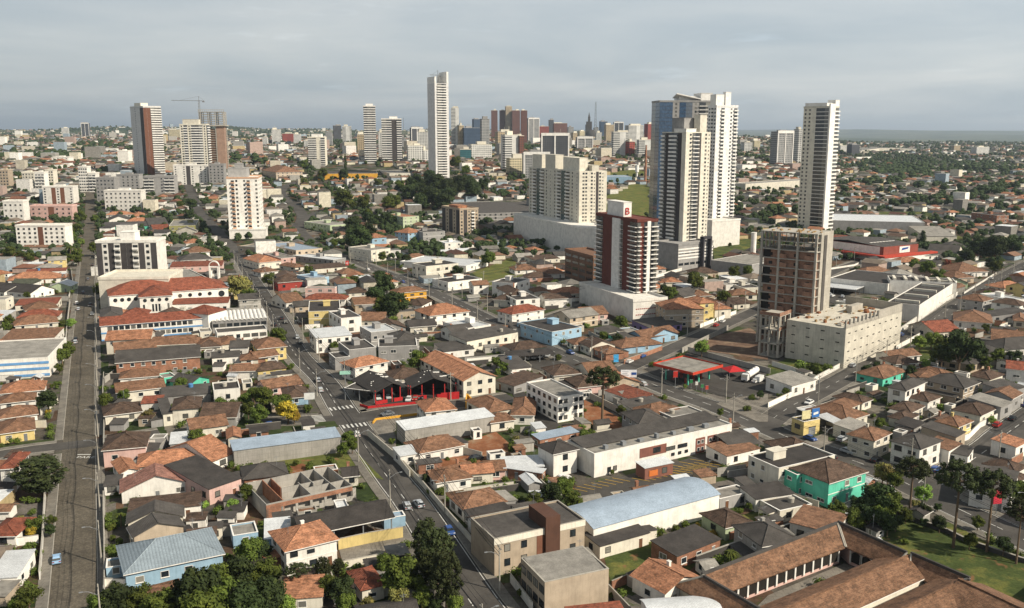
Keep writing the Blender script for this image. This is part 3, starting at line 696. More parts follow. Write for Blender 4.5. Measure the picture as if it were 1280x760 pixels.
def sidewalks():
    for P, w, wk, nm in ROADS:
        if not wk: continue
        for s in (1, -1):
            m = MB(); k = MB(); a, b = w/2+.16, w/2+2.3
            for i in range(len(P)-1):
                p, q = P[i], P[i+1]
                if p.y > 645: continue
                n0, n1 = nrm(P, i)*s, nrm(P, i+1)*s; c = (p+q)/2+(n0+n1)/2*(w/2+1.4)
                if near_road(c.x, c.y, 1.6, nm): continue
                Q = [(p+n0*a), (q+n1*a), (q+n1*b), (p+n0*b)]; m.prism([(v.x, v.y) for v in Q], -.2, .13)
                Q = [(p+n0*(a-.16)), (q+n1*(a-.16)), (q+n1*a), (p+n0*a)]; k.prism([(v.x, v.y) for v in Q], -.2, .145)
            kind(m.build('pavement', walkm), 'structure'); kind(k.build('kerb', kerbm), 'structure')
sidewalks()
def dashes(nm, off, L, G, w, mat, s0=0, s1=1e9, z=.075):
    P = [r for r in ROADS if r[3] == nm][0][0]; m = MB(); s = 0; acc = 0
    for i in range(len(P)-1):
        p, q = P[i], P[i+1]; d = (q-p).length; t = 0
        if p.y > 640: break
        u = (q-p)/d; n = Vector((-u.y, u.x, 0))
        while t < d:
            if (s+t) % (L+G) < L and s0 < s+t < s1 and not (near_road(*( (p+u*t).xy ), .5, nm)):
                a = p+u*t+n*off; b = a+u*.5; h = n*w/2
                m.face([(a-h).to_tuple()[:2]+(z,), (b-h).to_tuple()[:2]+(z,), (b+h).to_tuple()[:2]+(z,), (a+h).to_tuple()[:2]+(z,)])
            t += .5
        s += d
    kind(m.build('road_marking', mat), 'structure')
dashes('main_road', 1.1, 3, 5, .22, paint_w); dashes('main_road', -4.3, 400, 0, .18, paint_w); dashes('main_road', 4.3, 400, 0, .18, paint_w)
dashes('avenue', 0, 4, 5, .22, paint_w); dashes('avenue', 4.8, 400, 0, .18, paint_w); dashes('avenue', -4.8, 400, 0, .18, paint_w)
dashes('right_street', 0, 4, 4, .22, paint_w); dashes('right_street', 5, 400, 0, .18, paint_w)
dashes('curved_highway', 0, 400, 0, .25, paint_y); dashes('service_street', 0, 3, 6, .18, paint_w)
def crosswalk(x0, y0, x1, y1):
    a, b = unp(x0, y0), unp(x1, y1); u = b-a; L = u.length; u.normalize(); n = Vector((-u.y, u.x, 0)); m = MB(); k = int(L/1.25)
    for i in range(k):
        p = a+u*(i+.25)*L/k; q = p+u*.6; m.face([(*(p-n*1.7).xy, .085), (*(q-n*1.7).xy, .085), (*(q+n*1.7).xy, .085), (*(p+n*1.7).xy, .085)])
    kind(m.build('crosswalk_marking', paint_w), 'structure')
crosswalk(411, 512, 442, 508); crosswalk(427, 534, 459, 530); crosswalk(395, 519, 401, 528)
def letters_on_road(s, px, py, rot, size):
    p = unp(px, py); cu = bpy.data.curves.new('road_lettering', 'FONT'); cu.body = s; cu.size = size; cu.align_x = 'CENTER'; cu.extrude = .002; cu.materials.append(paint_w)
    to = bpy.data.objects.new('tmp', cu); me = bpy.data.meshes.new_from_object(to); o = ob('road_lettering', me, None, (p.x, p.y, .09), rot); kind(o, 'structure')
letters_on_road('PARE', 106, 573, 0, 2.3)
_p, _q = unp(97, 568.5), unp(117, 566); m = MB(); m.box(_p.x, _q.x, _p.y-.25, _p.y+.25, .09, .1); kind(m.build('stop_line_marking', paint_w), 'structure')
# ------------------------------------------------ surface patches
PZ = [0.0]
def patch(name, mat, pts, tile=(0, 0), opn=True, z=None, k='structure', thick=None):
    P = [unp(tile[0]+x/4, tile[1]+y/4) if tile is not None else Vector((x, y, 0)) for x, y in pts]
    PZ[0] += .004; zz = .05+PZ[0] if z is None else z; m = MB()
    if P[0].y > 640:
        zz = max(T(p.x, p.y) for p in P)+.3
        m.face([(p.x, p.y, T(p.x, p.y)+.5) for p in P][::-1] if area(P) < 0 else [(p.x, p.y, T(p.x, p.y)+.5) for p in P])
    else: m.prism([(p.x, p.y) for p in P], -.3, zz)
    kind(m.build(name, mat), k)
    if opn: add_open(P)
    return P
def area(P): return sum(P[i].x*P[(i+1) % len(P)].y-P[(i+1) % len(P)].x*P[i].y for i in range(len(P)))
lawn = M('lawn_grass', '444f2b', 'grass', .95, spec=.1); siteearth = M('site_earth', '6f5a4c', 'dirt', .95, spec=.1); earth = M('red_earth', '85593f', 'dirt', .95, spec=.1); yard = M('yard_concrete', '857f75', 'paving', .9); lot = M('lot_asphalt', '484541', 'asphalt', .9); field = M('field_grass', '5c6234', 'grass', .95, spec=.1)
# ------------------------------------------------ trees
LEAF = {'b': M('leaves_green', '4a5724', 'leaf'), 'd': M('leaves_dark', '323f22', 'leaf'), 'l': M('leaves_light', '68803a', 'leaf'), 'y': M('leaves_yellow', '97862f', 'leaf'),
        'a': M('leaves_araucaria', '373f25', 'leaf'), 'r': M('leaves_reddish', '7d4636', 'leaf'), 'o': M('leaves_olive', '6d6a3c', 'leaf')}
bark = M('bark', '6b5a48', 'plaster')
def clump(m, r, c, rad, n, ls, flat=1.0, core=.72):
    if core:
        k = 6; n0 = len(m.v); rings = [(-.6, .75), (.15, 1.0), (.75, .6)]
        for z, q in rings:
            for i in range(k): a = 2*pi*i/k+z; qq = rad*core*q*r.uniform(.8, 1.1); m.v.append((c[0]+qq*cos(a), c[1]+qq*sin(a), c[2]+z*rad*core*flat))
        m.v += [(c[0], c[1], c[2]-rad*core*flat), (c[0], c[1], c[2]+rad*core*flat)]
        for j in range(2):
            for i in range(k): i2 = (i+1) % k; m.f.append((n0+j*k+i, n0+j*k+i2, n0+(j+1)*k+i2, n0+(j+1)*k+i)); m.m.append(0)
        for i in range(k): i2 = (i+1) % k; m.f += [(n0+3*k, n0+i2, n0+i), (n0+3*k+1, n0+2*k+i, n0+2*k+i2)]; m.m += [0, 0]
    for _ in range(n):
        z = r.uniform(-.85, 1); a = r.uniform(0, 2*pi); s = sqrt(max(0, 1-z*z)); q = rad*r.uniform(.72, 1.12)
        d = Vector((s*cos(a), s*sin(a), z)); p = Vector(c)+Vector((d.x*q, d.y*q, d.z*q*flat))
        t = d+Vector((r.uniform(-.8, .8), r.uniform(-.8, .8), r.uniform(-.5, .9))); t.normalize()
        u = t.orthogonal().normalized(); w = t.cross(u); an = r.uniform(0, pi); u, w = u*cos(an)+w*sin(an), w*cos(an)-u*sin(an); L = ls*r.uniform(.6, 1.25)
        m.face([p-u*L-w*L*.3, p-w*L*.6, p+u*L, p+w*L*.6], 0)
TM = {}
def tree_meshes(kind_, var):
    key = (kind_, var)
    if key in TM: return TM[key]
    r = random.Random(hash(kind_)*0+ord(kind_[0])*31+var*7+5); c = MB(); t = MB()
    if kind_ in 'bdlyro':         # broadleaf, nominal radius 4, crown centre at 5.6
        n = 19+var*3
        t.tube((0, 0, -.3), (.1, .05, 2.6), .34, .24, 7)
        for i in range(n):
            a = r.uniform(0, 2*pi); z = r.uniform(-.75, 1); q = sqrt(1-z*z*.8)*r.uniform(.45, .82)*4
            p = (q*cos(a)*r.uniform(.8, 1.1), q*sin(a), 5.5+z*2.5); clump(c, r, p, r.uniform(1.05, 1.75), 95, .36, .85)
            if i % 3 == 0: t.tube((.1, .05, 2.5), (p[0]*.8, p[1]*.8, p[2]-.4), .15, .05, 5)
        clump(c, r, (0, 0, 5.6), 2.4, 60, .4)
    elif kind_ == 'a':           # araucaria: bare trunk, flat candelabra crown; nominal radius 5 at height 17
        t.tube((0, 0, -.3), (.15, 0, 17), .42, .2, 8)
        for ring in range(4):
            z = 13.6+ring*1.35; R0 = (5.0, 5.2, 4.2, 2.2)[ring]; nb = (9, 11, 9, 5)[ring]
            for i in range(nb):
                a = 2*pi*i/nb+ring*.5+r.uniform(-.2, .2); q = R0*r.uniform(.78, 1.05); e = Vector((q*cos(a), q*sin(a), z+.9+r.uniform(-.3, .5)))
                t.tube((0, 0, z-.3), e, .1, .05, 4)
                for s in (.62, 1.0): clump(c, r, tuple(Vector((0, 0, z-.1)).lerp(e, s)), r.uniform(.75, 1.1)*(.8 if s < 1 else 1), 46, .3, .75, .6)
        clump(c, r, (0, 0, 18.0), 1.3, 50, .32, .8)
    elif kind_ == 'A':           # dense young araucaria: full dark crown in tufts, nominal radius 4.5, centre 9
        t.tube((0, 0, -.3), (0, 0, 14), .38, .12, 7)
        for ring in range(9):
            z = 3.6+ring*1.35; R0 = 4.5*sin(pi*(ring+1.6)/11.4)**.8; nb = int(5+R0*1.6)
            for i in range(nb):
                a = 2*pi*i/nb+ring*.7+r.uniform(-.25, .25); q = R0*r.uniform(.7, 1.08); clump(c, r, (q*cos(a), q*sin(a), z+r.uniform(-.4, .5)), r.uniform(.8, 1.15), 42, .32, .85, .65)
                if i % 2 == 0: t.tube((0, 0, z-.4), (q*cos(a), q*sin(a), z), .07, .03, 4)
            clump(c, r, (0, 0, z), R0*.55, 26, .4, .8)
    elif kind_ == 'p':           # palm nominal radius 3, crown at 7
        t.tube((0, 0, -.2), (.2, .1, 6.6), .26, .18, 7)
        for i in range(26):
            a = r.uniform(0, 2*pi); up = r.uniform(-.2, .95); L = r.uniform(2.6, 3.4); pts = []
            for k in range(7): s = k/6; pts.append(Vector((L*s*cos(a)*(1-up*.25), L*s*sin(a)*(1-up*.25), 6.7+L*(up*s*.9-s*s*(.55+.3*up)))))
            sd = Vector((-sin(a), cos(a), 0))
            for k in range(6):
                w0, w1 = .42*(1-abs(k/6-.4)), .42*(1-abs((k+1)/6-.4)); dz = Vector((0, 0, -.16))
                c.face([pts[k]-sd*w0+dz, pts[k+1]-sd*w1+dz, pts[k+1], pts[k]], 0); c.face([pts[k], pts[k+1], pts[k+1]+sd*w1+dz, pts[k]+sd*w0+dz], 0)
    elif kind_ == 'u':           # bush nominal radius 2
        t.tube((0, 0, -.2), (0, 0, .9), .12, .08, 5)
        for i in range(9): a = r.uniform(0, 2*pi); q = r.uniform(.3, 1.25); clump(c, r, (q*cos(a), q*sin(a), r.uniform(.7, 1.6)), r.uniform(.7, 1.0), 60, .24, .9)
    elif kind_ == 'c':           # cypress nominal radius 1.6, height 12
        t.tube((0, 0, -.2), (0, 0, 3), .25, .2, 6)
        for i in range(15): z = 1.2+i*.75; q = 1.5*sin(pi*min(1, (i+2.2)/17.5))**.7; clump(c, r, (r.uniform(-.2, .2), r.uniform(-.2, .2), z), q*.85, 70, .28, 1.0)
    TM[key] = (c, t); return TM[key]
TMESH = {}
def get_tree(kd, leafk, var):
    k = (kd, leafk, var)
    if k not in TMESH:
        c, t = tree_meshes(kd, var); TMESH[k] = (c.mesh('crown', LEAF[leafk]), t.mesh('trunk', bark))
    return TMESH[k]
TD = {  # kind: mesh kind, leaf, nominal radius, crown centre height, words, name, category
 'b': ('b', 'b', 4.3, 5.6, 'leafy green broadleaf tree', 'broadleaf_tree', 'tree'), 'd': ('b', 'd', 4.3, 5.6, 'dark green broadleaf tree', 'broadleaf_tree', 'tree'),
 'l': ('b', 'l', 4.3, 5.6, 'light green broadleaf tree', 'broadleaf_tree', 'tree'), 'y': ('b', 'y', 4.3, 5.6, 'yellow flowering tree', 'flowering_tree', 'tree'),
 'o': ('b', 'o', 4.3, 5.6, 'olive brown sparse tree', 'broadleaf_tree', 'tree'), 'r': ('b', 'r', 4.3, 5.6, 'reddish leaved tree', 'broadleaf_tree', 'tree'),
 'a': ('a', 'a', 5.4, 16.2, 'tall araucaria with bare trunk and flat tufted crown', 'araucaria_tree', 'tree'), 'A': ('A', 'a', 4.8, 9.0, 'dense dark araucaria with full tufted crown', 'araucaria_tree', 'tree'),
 'p': ('p', 'b', 3.2, 6.8, 'palm with drooping fronds', 'palm_tree', 'palm'), 'u': ('u', 'b', 2.0, 1.2, 'rounded green bush', 'bush', 'bush'), 'v': ('u', 'y', 2.0, 1.2, 'yellowish bush', 'bush', 'bush'), 'w': ('u', 'l', 2.0, 1.2, 'pale green bush', 'bush', 'bush'),
 'c': ('c', 'd', 1.6, 6.5, 'tall narrow dark cypress', 'cypress_tree', 'tree')}
NT = [0]; TREES = []
def place_tree(kd, x, y, s, z=None, label=None, sz=None):
    mk, lk, r0, zc, words_, nm, ct = TD[kd]; var = rnd.randrange(3 if mk in 'b' else 2)
    c, t = get_tree(mk, lk, var); NT[0] += 1; zr = T(x, y) if z is None else z
    root = thing(nm, label or words_, ct, (x, y, zr), rnd.uniform(0, 6.28), 'trees and bushes among the houses' , label is not None)
    s3 = (s*rnd.uniform(.9, 1.1), s*rnd.uniform(.9, 1.1), s*(sz or 1)*rnd.uniform(.92, 1.08)); root.scale = s3
    ob('trunk', t, root); ob('crown', c, root); TREES.append((x, y, s*r0)); return root
def tree_px(kd, px, py, rpx, label=None, basey=None):
    mk, lk, r0, zc = TD[kd][:4]; s = 1.0
    if basey is not None:
        p = unp(px, basey); D = prj(*p)[2]; s = rpx*D/F/r0; lo, hi = .2, 5.0
        for _ in range(30):
            m = (lo+hi)/2
            if prj(p.x, p.y, p.z+zc*s*m)[1] > py: lo = m
            else: hi = m
        return place_tree(kd, p.x, p.y, s, None, label, lo)
    for _ in range(8):
        p = unp(px, py, zc*s); D = prj(*p)[2]; s = .5*s+.5*rpx*D/F/r0
    if occ_hit(p.x, p.y, .3) or near_road(p.x, p.y, .5):
        for k in range(1, 15):
            q = .6*k; z = [(p.x+a*q, p.y+b*q) for a, b in ((0, 1), (0, -1), (1, 0), (-1, 0), (.7, .7), (-.7, .7), (.7, -.7), (-.7, -.7))]; z = [e for e in z if not (occ_hit(e[0], e[1], .3) or near_road(e[0], e[1], .5))]
            if z: p = Vector((z[0][0], z[0][1], 0)); break
        else: return None
    return place_tree(kd, p.x, p.y, s, None, label)
def trees(tx, ty_, text):
    for it in text.replace('\n', ' ').split(','):
        q = it.split()
        if len(q) >= 4: tree_px(q[0], tx+float(q[1])/4, ty_+float(q[2])/4, float(q[3])/4, None, ty_+float(q[4])/4 if len(q) > 4 else None)
# ------------------------------------------------ vehicles
def paint(key, hx): return M('paint_'+key, hx, 'flat', .35, spec=.5)
CARS = {'white': 'd9d9d6', 'silver': 'a9adb0', 'grey': '6b6f73', 'black': '202225', 'red': 'a02a22', 'blue': '2f4f8a', 'lightblue': '8fb0cf'}
def prof_mesh(m, prof, w, mi=0, taper=1.0):   # side profile (y, z) extruded across x
    k = len(prof); n = len(m.v)
    zs = [p[1] for p in prof]; z0, z1 = min(zs), max(zs)
    for s in (-1, 1):
        for y, z in prof: q = w/2*(1-(1-taper)*(z-z0)/(z1-z0+1e-6)); m.v.append((s*q, y, z))
    m.f.append(tuple(range(n, n+k))); m.f.append(tuple(range(n+2*k-1, n+k-1, -1)))
    for i in range(k): j = (i+1) % k; m.f.append((n+j, n+i, n+k+i, n+k+j))
    m.m += [mi]*(k+2)
def car_data(col):
    if ('car', col) in WC: return WC[('car', col)]
    b = MB(); prof_mesh(b, [(-2.05,.32),(-2.1,.62),(-2.0,.82),(-1.1,.93),(1.45,.95),(2.02,.88),(2.1,.55),(2.05,.32)], 1.74, 0, .94)
    r = MB(); prof_mesh(r, [(-1.05,.94),(-.35,1.44),(1.0,1.46),(1.75,.96)], 1.58, 0, .8)
    g = MB(); prof_mesh(g, [(-1.09,.97),(-.42,1.38),(1.06,1.39),(1.79,.98)], 1.55, 0, .84); prof_mesh(g, [(-.92,.99),(-.33,1.36),(.95,1.37),(1.6,1.0)], 1.62, 0, .81)
    wh = MB(); n = 12
    wh.tube((-.1, 0, 0), (.1, 0, 0), .31, .31, 12)
    rm = MB(); rm.tube((-.115, 0, 0), (.115, 0, 0), .19, .19, 10); hl = MB(); hl.box(-.2, .2, -.05, .06, -.09, .09)
    tr = MB(); tr.box(-.62, .62, -.5, .95, 0, .03)
    W = (b.mesh('body', paint(col, CARS[col])), r.mesh('cabin', paint(col, CARS[col])), g.mesh('window', glass), wh.mesh('wheel', rub), hl.mesh('headlight', M('lamp_glass', 'e0e0dc', 'flat', .2)), hl.mesh('tail_light', M('lamp_red', '8a1a14', 'flat', .3)), tr.mesh('roof_panel', paint(col, CARS[col])), rm.mesh('rim', steel))
    WC[('car', col)] = W; return W
def car_at(x, y, rz, col, label, group='cars parked or driving in the streets', z=.03, fixed=False):
    W = car_data(col); root = thing('car', label, 'car', (x, y, z+T(x, y)), rz, group, fixed)
    ob('body', W[0], root); ob('cabin', W[1], root); ob('window', W[2], root); ob('roof_panel', W[6], root, (0, .0, 1.425))
    for sx in (-.78, .78):
        for sy in (-1.3, 1.3): wh = ob('wheel', W[3], root, (sx, sy, .31)); ob('rim', W[7], wh)
        ob('headlight', W[4], root, (sx*.8, -2.04, .68)); ob('tail_light', W[5], root, (sx*.8, 2.04, .72))
    return root
def heading(px, py, qx, qy):
    a, b = unp(px, py), unp(qx, qy); return atan2(b.y-a.y, b.x-a.x)+pi/2
def cars(text, label):
    for ln in text.strip().splitlines():
        px, py, qx, qy, col = ln.split(); px, py, qx, qy = map(float, (px, py, qx, qy)); p = unp(px, py)
        car_at(p.x, p.y, heading(px, py, qx, qy), col, (col if col != 'lightblue' else 'pale blue')+' '+label, z=.09)
# ------------------------------------------------ street furniture
def pole_mesh():
    m = MB(); m.cyl(0, 0, -.3, 9.8, .2, .12, 8)
    a = MB(); a.box(-1.1, 1.1, -.06, .06, 9.1, 9.24); a.box(-.8, .8, -.05, .05, 8.2, 8.3)
    i = MB(); [i.cyl(x, 0, 9.24, 9.42, .05, .05, 6) for x in (-1.0, -.5, .5, 1.0)]
    l = MB(); l.tube((0, 0, 7.6), (0, -1.6, 8.6), .05, .05, 5); l.tube((0, -1.6, 8.6), (0, -2.6, 8.75), .05, .05, 5)
    h = MB(); h.box(-.13, .13, -3.15, -2.5, 8.68, 8.82)
    t = MB(); t.cyl(.38, 0, 7.2, 8.1, .26, .26, 10); return m.mesh('shaft', conc), a.mesh('crossarm', conc), i.mesh('insulator', glass), l.mesh('lamp_arm', steel), h.mesh('lamp_head', steel), t.mesh('transformer', steel)
PM = pole_mesh(); POLES = []
def pole(x, y, rz, lamp=True, tr=False):
    root = thing('utility_pole', 'concrete utility pole with crossarms'+(' and street lamp' if lamp else '')+(' and transformer' if tr else ''), 'utility pole', (x, y, T(x, y)), rz, 'concrete utility poles along the streets')
    ob('shaft', PM[0], root); ca = ob('crossarm', PM[1], root); ob('insulator', PM[2], ca)
    if lamp: la = ob('lamp_arm', PM[3], root); ob('lamp_head', PM[4], la)
    if tr: ob('transformer', PM[5], root)
    POLES.append((x, y)); return root
def pole_line(nm, side, step, s0=0, s1=1e9, lamp=True, cable=True):
    P, w = [(r[0], r[1]) for r in ROADS if r[3] == nm][0]; s = 0; nxt = s0; pts = []
    for i in range(len(P)-1):
        d = (P[i+1]-P[i]).length
        if s+d > nxt and s < s1 and P[i].y < 640:
            t = (nxt-s)/d; c = P[i].lerp(P[i+1], t); n = nrm(P, i)*side; q = c+n*(w/2+.9); a = atan2(n.y, n.x)
            if not near_road(q.x, q.y, .3, nm) and not occ_hit(q.x, q.y, .2): pole(q.x, q.y, a-pi/2+pi*0, lamp, rnd.random() < .15); pts.append((q, n))
            nxt += step
        s += d
    if cable and len(pts) > 1:
        m = MB()
        for (a, n), (b, n2) in zip(pts, pts[1:]):
            for o_, h_, rr in ((-.95, 9.45, .035), (0, 9.45, .035), (.95, 9.45, .035), (.1, 8.0, .05), (-.1, 7.5, .06)):
                tn = Vector((-n.y, n.x, 0)) if False else n; p0 = a+n*o_; p1 = b+n2*o_; prev = None
                for k in range(7):
                    t = k/6; v = Vector((p0.x+(p1.x-p0.x)*t, p0.y+(p1.y-p0.y)*t, h_-1.0*4*t*(1-t)*.6+T(p0.x, p0.y)*(1-t)+T(p1.x, p1.y)*t))
                    if prev is not None: m.tube(prev, v, rr, k=3)
                    prev = v
        o = m.build('overhead_cable', wire_m); tag(o, 'black overhead cables strung between the poles of the '+nm.replace('_', ' '), 'cable', 'overhead cables', True)
# ------------------------------------------------ free standing walls (traced along their foot)
def wall_line(text, tx, ty_, h=2.0, th=.18, mat='W', label=None, cat='garden wall'):
    for ln in text.strip().splitlines():
        q = [float(v) for v in ln.split()]; P = [unp(tx+q[i]/4, ty_+q[i+1]/4) for i in range(0, len(q), 2)]
        c = P[0]; m = MB(); cap = MB()
        for a, b in zip(P, P[1:]):
            u = (b-a); L = u.length; u.normalize(); n = Vector((-u.y, u.x, 0))*th/2; n2 = n*1.5; a2 = a-u*th/2
            m.prism([((a2-n-c).x, (a2-n-c).y), ((b-n-c).x, (b-n-c).y), ((b+n-c).x, (b+n-c).y), ((a2+n-c).x, (a2+n-c).y)], -.5, h)
            cap.prism([((a2-n2-c).x, (a2-n2-c).y), ((b-n2-c).x, (b-n2-c).y), ((b+n2-c).x, (b+n2-c).y), ((a2+n2-c).x, (a2+n2-c).y)], h, h+.07)
        root = thing('garden_wall', label or (WALL[mat][1]+' masonry boundary wall'), cat, (c.x, c.y, T(c.x, c.y)), 0, 'boundary walls of the lots', False)
        m.build('wall', WALL[mat][0], root); cap.build('coping', conc, root)
A23, A52 = R(23), R(50)
# ------------------------------------------------ open ground
patch('lawn', lawn, [(460,500),(500,480),(690,425),(1060,330),(1280,250),(1280,380),(1100,440),(1000,490),(860,590),(600,700),(500,660)], (640,570))
patch('vacant_lot_grass', field, [(0,700),(0,655),(400,600),(500,620),(580,700),(640,760),(420,700),(260,760),(0,760)], (320,410))
patch('park_lawn', lawn, [(520,330),(640,300),(800,340),(900,330),(1420,600),(1420,860),(1060,740),(800,640),(560,420)], (960,570))
patch('vacant_hill_grass', field, [(468,665),(600,600),(700,610),(716,760),(600,800),(470,770)], (640,80))
patch('vacant_hill_grass', field, [(480,545),(600,530),(710,540),(710,562),(600,568),(480,566)], (640,80))
patch('field_grass', lawn, [(1003,250),(1120,195),(1250,200),(1250,262),(1010,300)], (640,250))
patch('vacant_lot_grass', field, [(1080,365),(1300,280),(1300,420),(1170,430)], (320,250))
patch('vacant_lot_grass', field, [(-10,330),(150,345),(0,395),(-60,390)], (640,250))
patch('vacant_lot_grass', lawn, [(680,100),(760,40),(900,30),(880,130),(760,170)], (960,410))
patch('building_site_earth', siteearth, [(860,100),(1010,40),(1190,0),(1280,60),(1280,160)], (640,410))
add_open([unp(640+x/4, 570+y/4) for x, y in [(280,130),(640,60),(1080,-60),(1260,15),(1040,90),(620,190),(380,250),(290,180)]])
add_open([unp(640+x/4, 410+y/4) for x, y in [(835,125),(880,85),(1010,20),(1250,-30),(1300,190),(1060,180),(860,135)]])
patch('building_site_grass', lawn, [(0,190),(110,150),(260,150),(360,190),(250,260),(150,240),(0,260)], (960,410))
patch('filling_station_forecourt', lot, [(640,190),(760,150),(900,120),(1150,160),(1290,230),(1290,330),(1190,370),(1000,330),(760,270)], (640,410))
patch('yard_concrete', yard, [(1100,350),(1280,330),(1280,470),(1230,470),(1020,380)], (640,410))
patch('parking_lot', lot, [(310,160),(640,80),(860,20),(1080,-45),(1230,10),(880,110),(380,235)], (640,570))
patch('dealer_yard', lot, [(440,290),(560,400),(1060,365),(1020,300),(600,300)], (320,410))
patch('yard_concrete', yard, [(560,470),(800,440),(1040,395),(700,470),(700,600),(620,570)], (320,410))
patch('yard_concrete', yard, [(415,470),(730,405),(770,440),(620,510),(440,560)], (320,570))
patch('red_earth_lot', earth, [(1020,620),(1050,570),(1200,520),(1280,590),(1280,650),(1130,660)], (320,410))
patch('red_earth_lot', earth, [(790,690),(800,660),(1050,640),(1130,640),(1130,670),(880,720)], (320,410))
patch('motel_yard_earth', earth, [(360,360),(520,440),(640,480),(540,520),(360,480)], (640,410))
patch('school_yard_concrete', yard, [(0,700),(380,540),(470,570),(100,760),(-60,760)], (960,570))
patch('school_yard_concrete', yard, [(380,800),(690,680),(790,700),(560,800)], (960,570))
patch('courtyard_concrete', yard, [(150,580),(300,520),(300,580),(180,640)], (960,410))
patch('car_yard_concrete', lot, [(220,470),(290,420),(400,460),(430,500),(330,520)], (960,250))
patch('yard_asphalt', lot, [(0,330),(60,320),(240,490),(180,520),(60,420)], (640,410))
patch('dark_yard', lot, [(80,150),(250,170),(390,180),(200,230),(100,200)], (640,410))
patch('field_grass', lawn, [(530,60),(830,60),(830,95),(520,90)], (960,250))
patch('field_grass', field, [(680,170),(950,180),(1000,200),(700,200)], (960,250))
patch('junction_grass', lawn, [(196,214),(214,172),(224,170),(216,212)], (320,250))
patch('orchard_earth', earth, [(150,60),(230,40),(330,70),(290,130),(180,110)], (320,570), False)
# ------------------------------------------------ towers built with their facades
def big(xl, xc, xr, yb, yt, phi, name, label, cat, wall, F=None, S=None, nf=10, z0=0.0, bm=None, d=None, w=None, z1=None, par=True, rb=None, group=None):
    fr = fr_corner(xl, xc, xr, yb, yt, phi, d, w); root = tower_root(fr, name, label, cat, WALL[wall][0] if isinstance(wall, str) else wall, None, group)
    reps = Reps(fr, root); top = z1 or fr.h-.6
    if F: facade(fr, reps, 'F', F, nf, z0, top, bm)
    if S: facade(fr, reps, fr.side or 'R', S, nf, z0, top, bm)
    reps.flush()
    if par: parapet(fr, root, bm or WALL[wall][0] if isinstance(wall, str) else wall)
    for b in (rb or ()): roof_box(fr, root, *b[:5], b[5] if len(b) > 5 else trim_w)
    return fr, root
# red and white tower on its podium
pod, _r = big(724, 791, 833, 403, 377, A23, 'podium_building', 'wide blank off-white podium under the dark red and white tower', 'building', 'W', S=None, F=None, nf=1, par=True)
m = MB()
for z in (3.2, 6.0):
    for i in range(14): m.box(-pod.w*.42+i*pod.w*.06, -pod.w*.42+i*pod.w*.06+pod.w*.045, -pod.d/2-.06, -pod.d/2+.05, z, z+.45)
kind(m.build('vent_slot', WALL['R'][0], _r), 'stuff')
redm = M('cladding_dark_red', '683a31', 'plaster')
fr, root = big(744, 794, 819, 392, 277, A23, 'apartment_tower', 'dark red apartment tower with white balconies and a white rooftop block', 'apartment tower', redm, F='d.dWdd', S='d..d.d', nf=16, z0=8.5, rb=((-.35, .05, -.1, .3, 8.0),(-.5,.5,-.5,.5,.5, redm)))
text_on(fr, root, 'B', 'F', fr.w*.33, fr.h+2.0, 5, M('sign_red', 'b02a20', 'flat'), -fr.d*.4+.35, 'rooftop_sign_letter')
m = MB(); m.box(-fr.w*.04, fr.w*.12, -fr.d/2-.9, -fr.d/2+.1, 8, fr.h); m.box(-fr.w/2-.9, -fr.w/2+.1, -fr.d*.12, fr.d*.06, 8, fr.h); m.build('white_fin', trim_w, root)
# low unfinished brown block behind it
big(706, 741, 770, 362, 322, A23, 'unfinished_building', 'low unfinished brown block with open floors behind the dark red tower', 'building', M('raw_brown', '7d5f4c', 'concrete'), F='WWWW', S='WWWW', nf=5)
# grey and cream twin tower on long white podium
big(642, 727, 770, 322, 286, A23, 'podium_building', 'long plain white podium under the grey and cream twin tower', 'building', 'W', nf=1)
fr, root = big(661, 723, 757, 312, 214, A23, 'apartment_tower', 'grey and cream twin apartment tower with green glass stacks and blocky crown', 'apartment tower', 'C', F='.ww.wpKwp.', S='wbgbwpwbgbwp', nf=19, z0=7, par=False,
    rb=((.3, .5, .0, .35, 9.0, WALL['C'][0]), (-.4, -.1, -.45, -.15, 9.5, WALL['C'][0]), (-.5, -.2, -.05, .15, 11.0, WALL['C'][0]), (-.45, -.15, .25, .45, 10.5, WALL['C'][0]), (-.05, .2, -.5, -.2, 4.0, WALL['C'][0])))
# black and cream tower with striped podium
fr, root = big(817, 847, 890, 339, 307, R(36), 'podium_building', 'grey and white striped podium with a dark portal under the black and cream tower', 'building', 'G', F='WWWWWW', nf=2, z0=1)
m = MB()
for z in (7.5, 9.5, 11.5, 13.5): m.box(-fr.w/2-.05, fr.w/2+.05, -fr.d/2-.2, -fr.d/2+.05, z, z+.9)
m.build('cladding_band', trim_w, root); m = MB(); x = fr.w*.12
for b in ((x, x+1.2), (x+7, x+8.2)): m.box(*b, -fr.d/2-3, -fr.d/2+.2, 0, fr.h+4)
m.box(x, x+8.2, -fr.d/2-3, -fr.d/2+.2, fr.h+3, fr.h+4.5); m.build('portal_frame', M('portal_dark', '3b3a3e', 'flat'), root)
fr, root = big(823, 852, 882, 333, 165, R(36), 'apartment_tower', 'cream tower with black and white balcony side and grey rooftop block', 'apartment tower', 'C', F='.wddr.wp', S='DKDDK.', nf=30, z0=10, par=False,
    rb=((-.3, .3, -.2, .3, 9.0, WALL['G'][0]), (.05, .32, -.5, -.25, 11.0, WALL['C'][0]), (-.5, -.1, -.5, 0, 2.0, WALL['W'][0])))
m = MB(); m.box(-fr.w*.07, fr.w*.14, -fr.d/2-.3, -fr.d/2+.1, 10, fr.h-1); m.build('louvre_screen', M('louvre_tan', '8f867a', 'sheet', ws=.5), root) if False else None
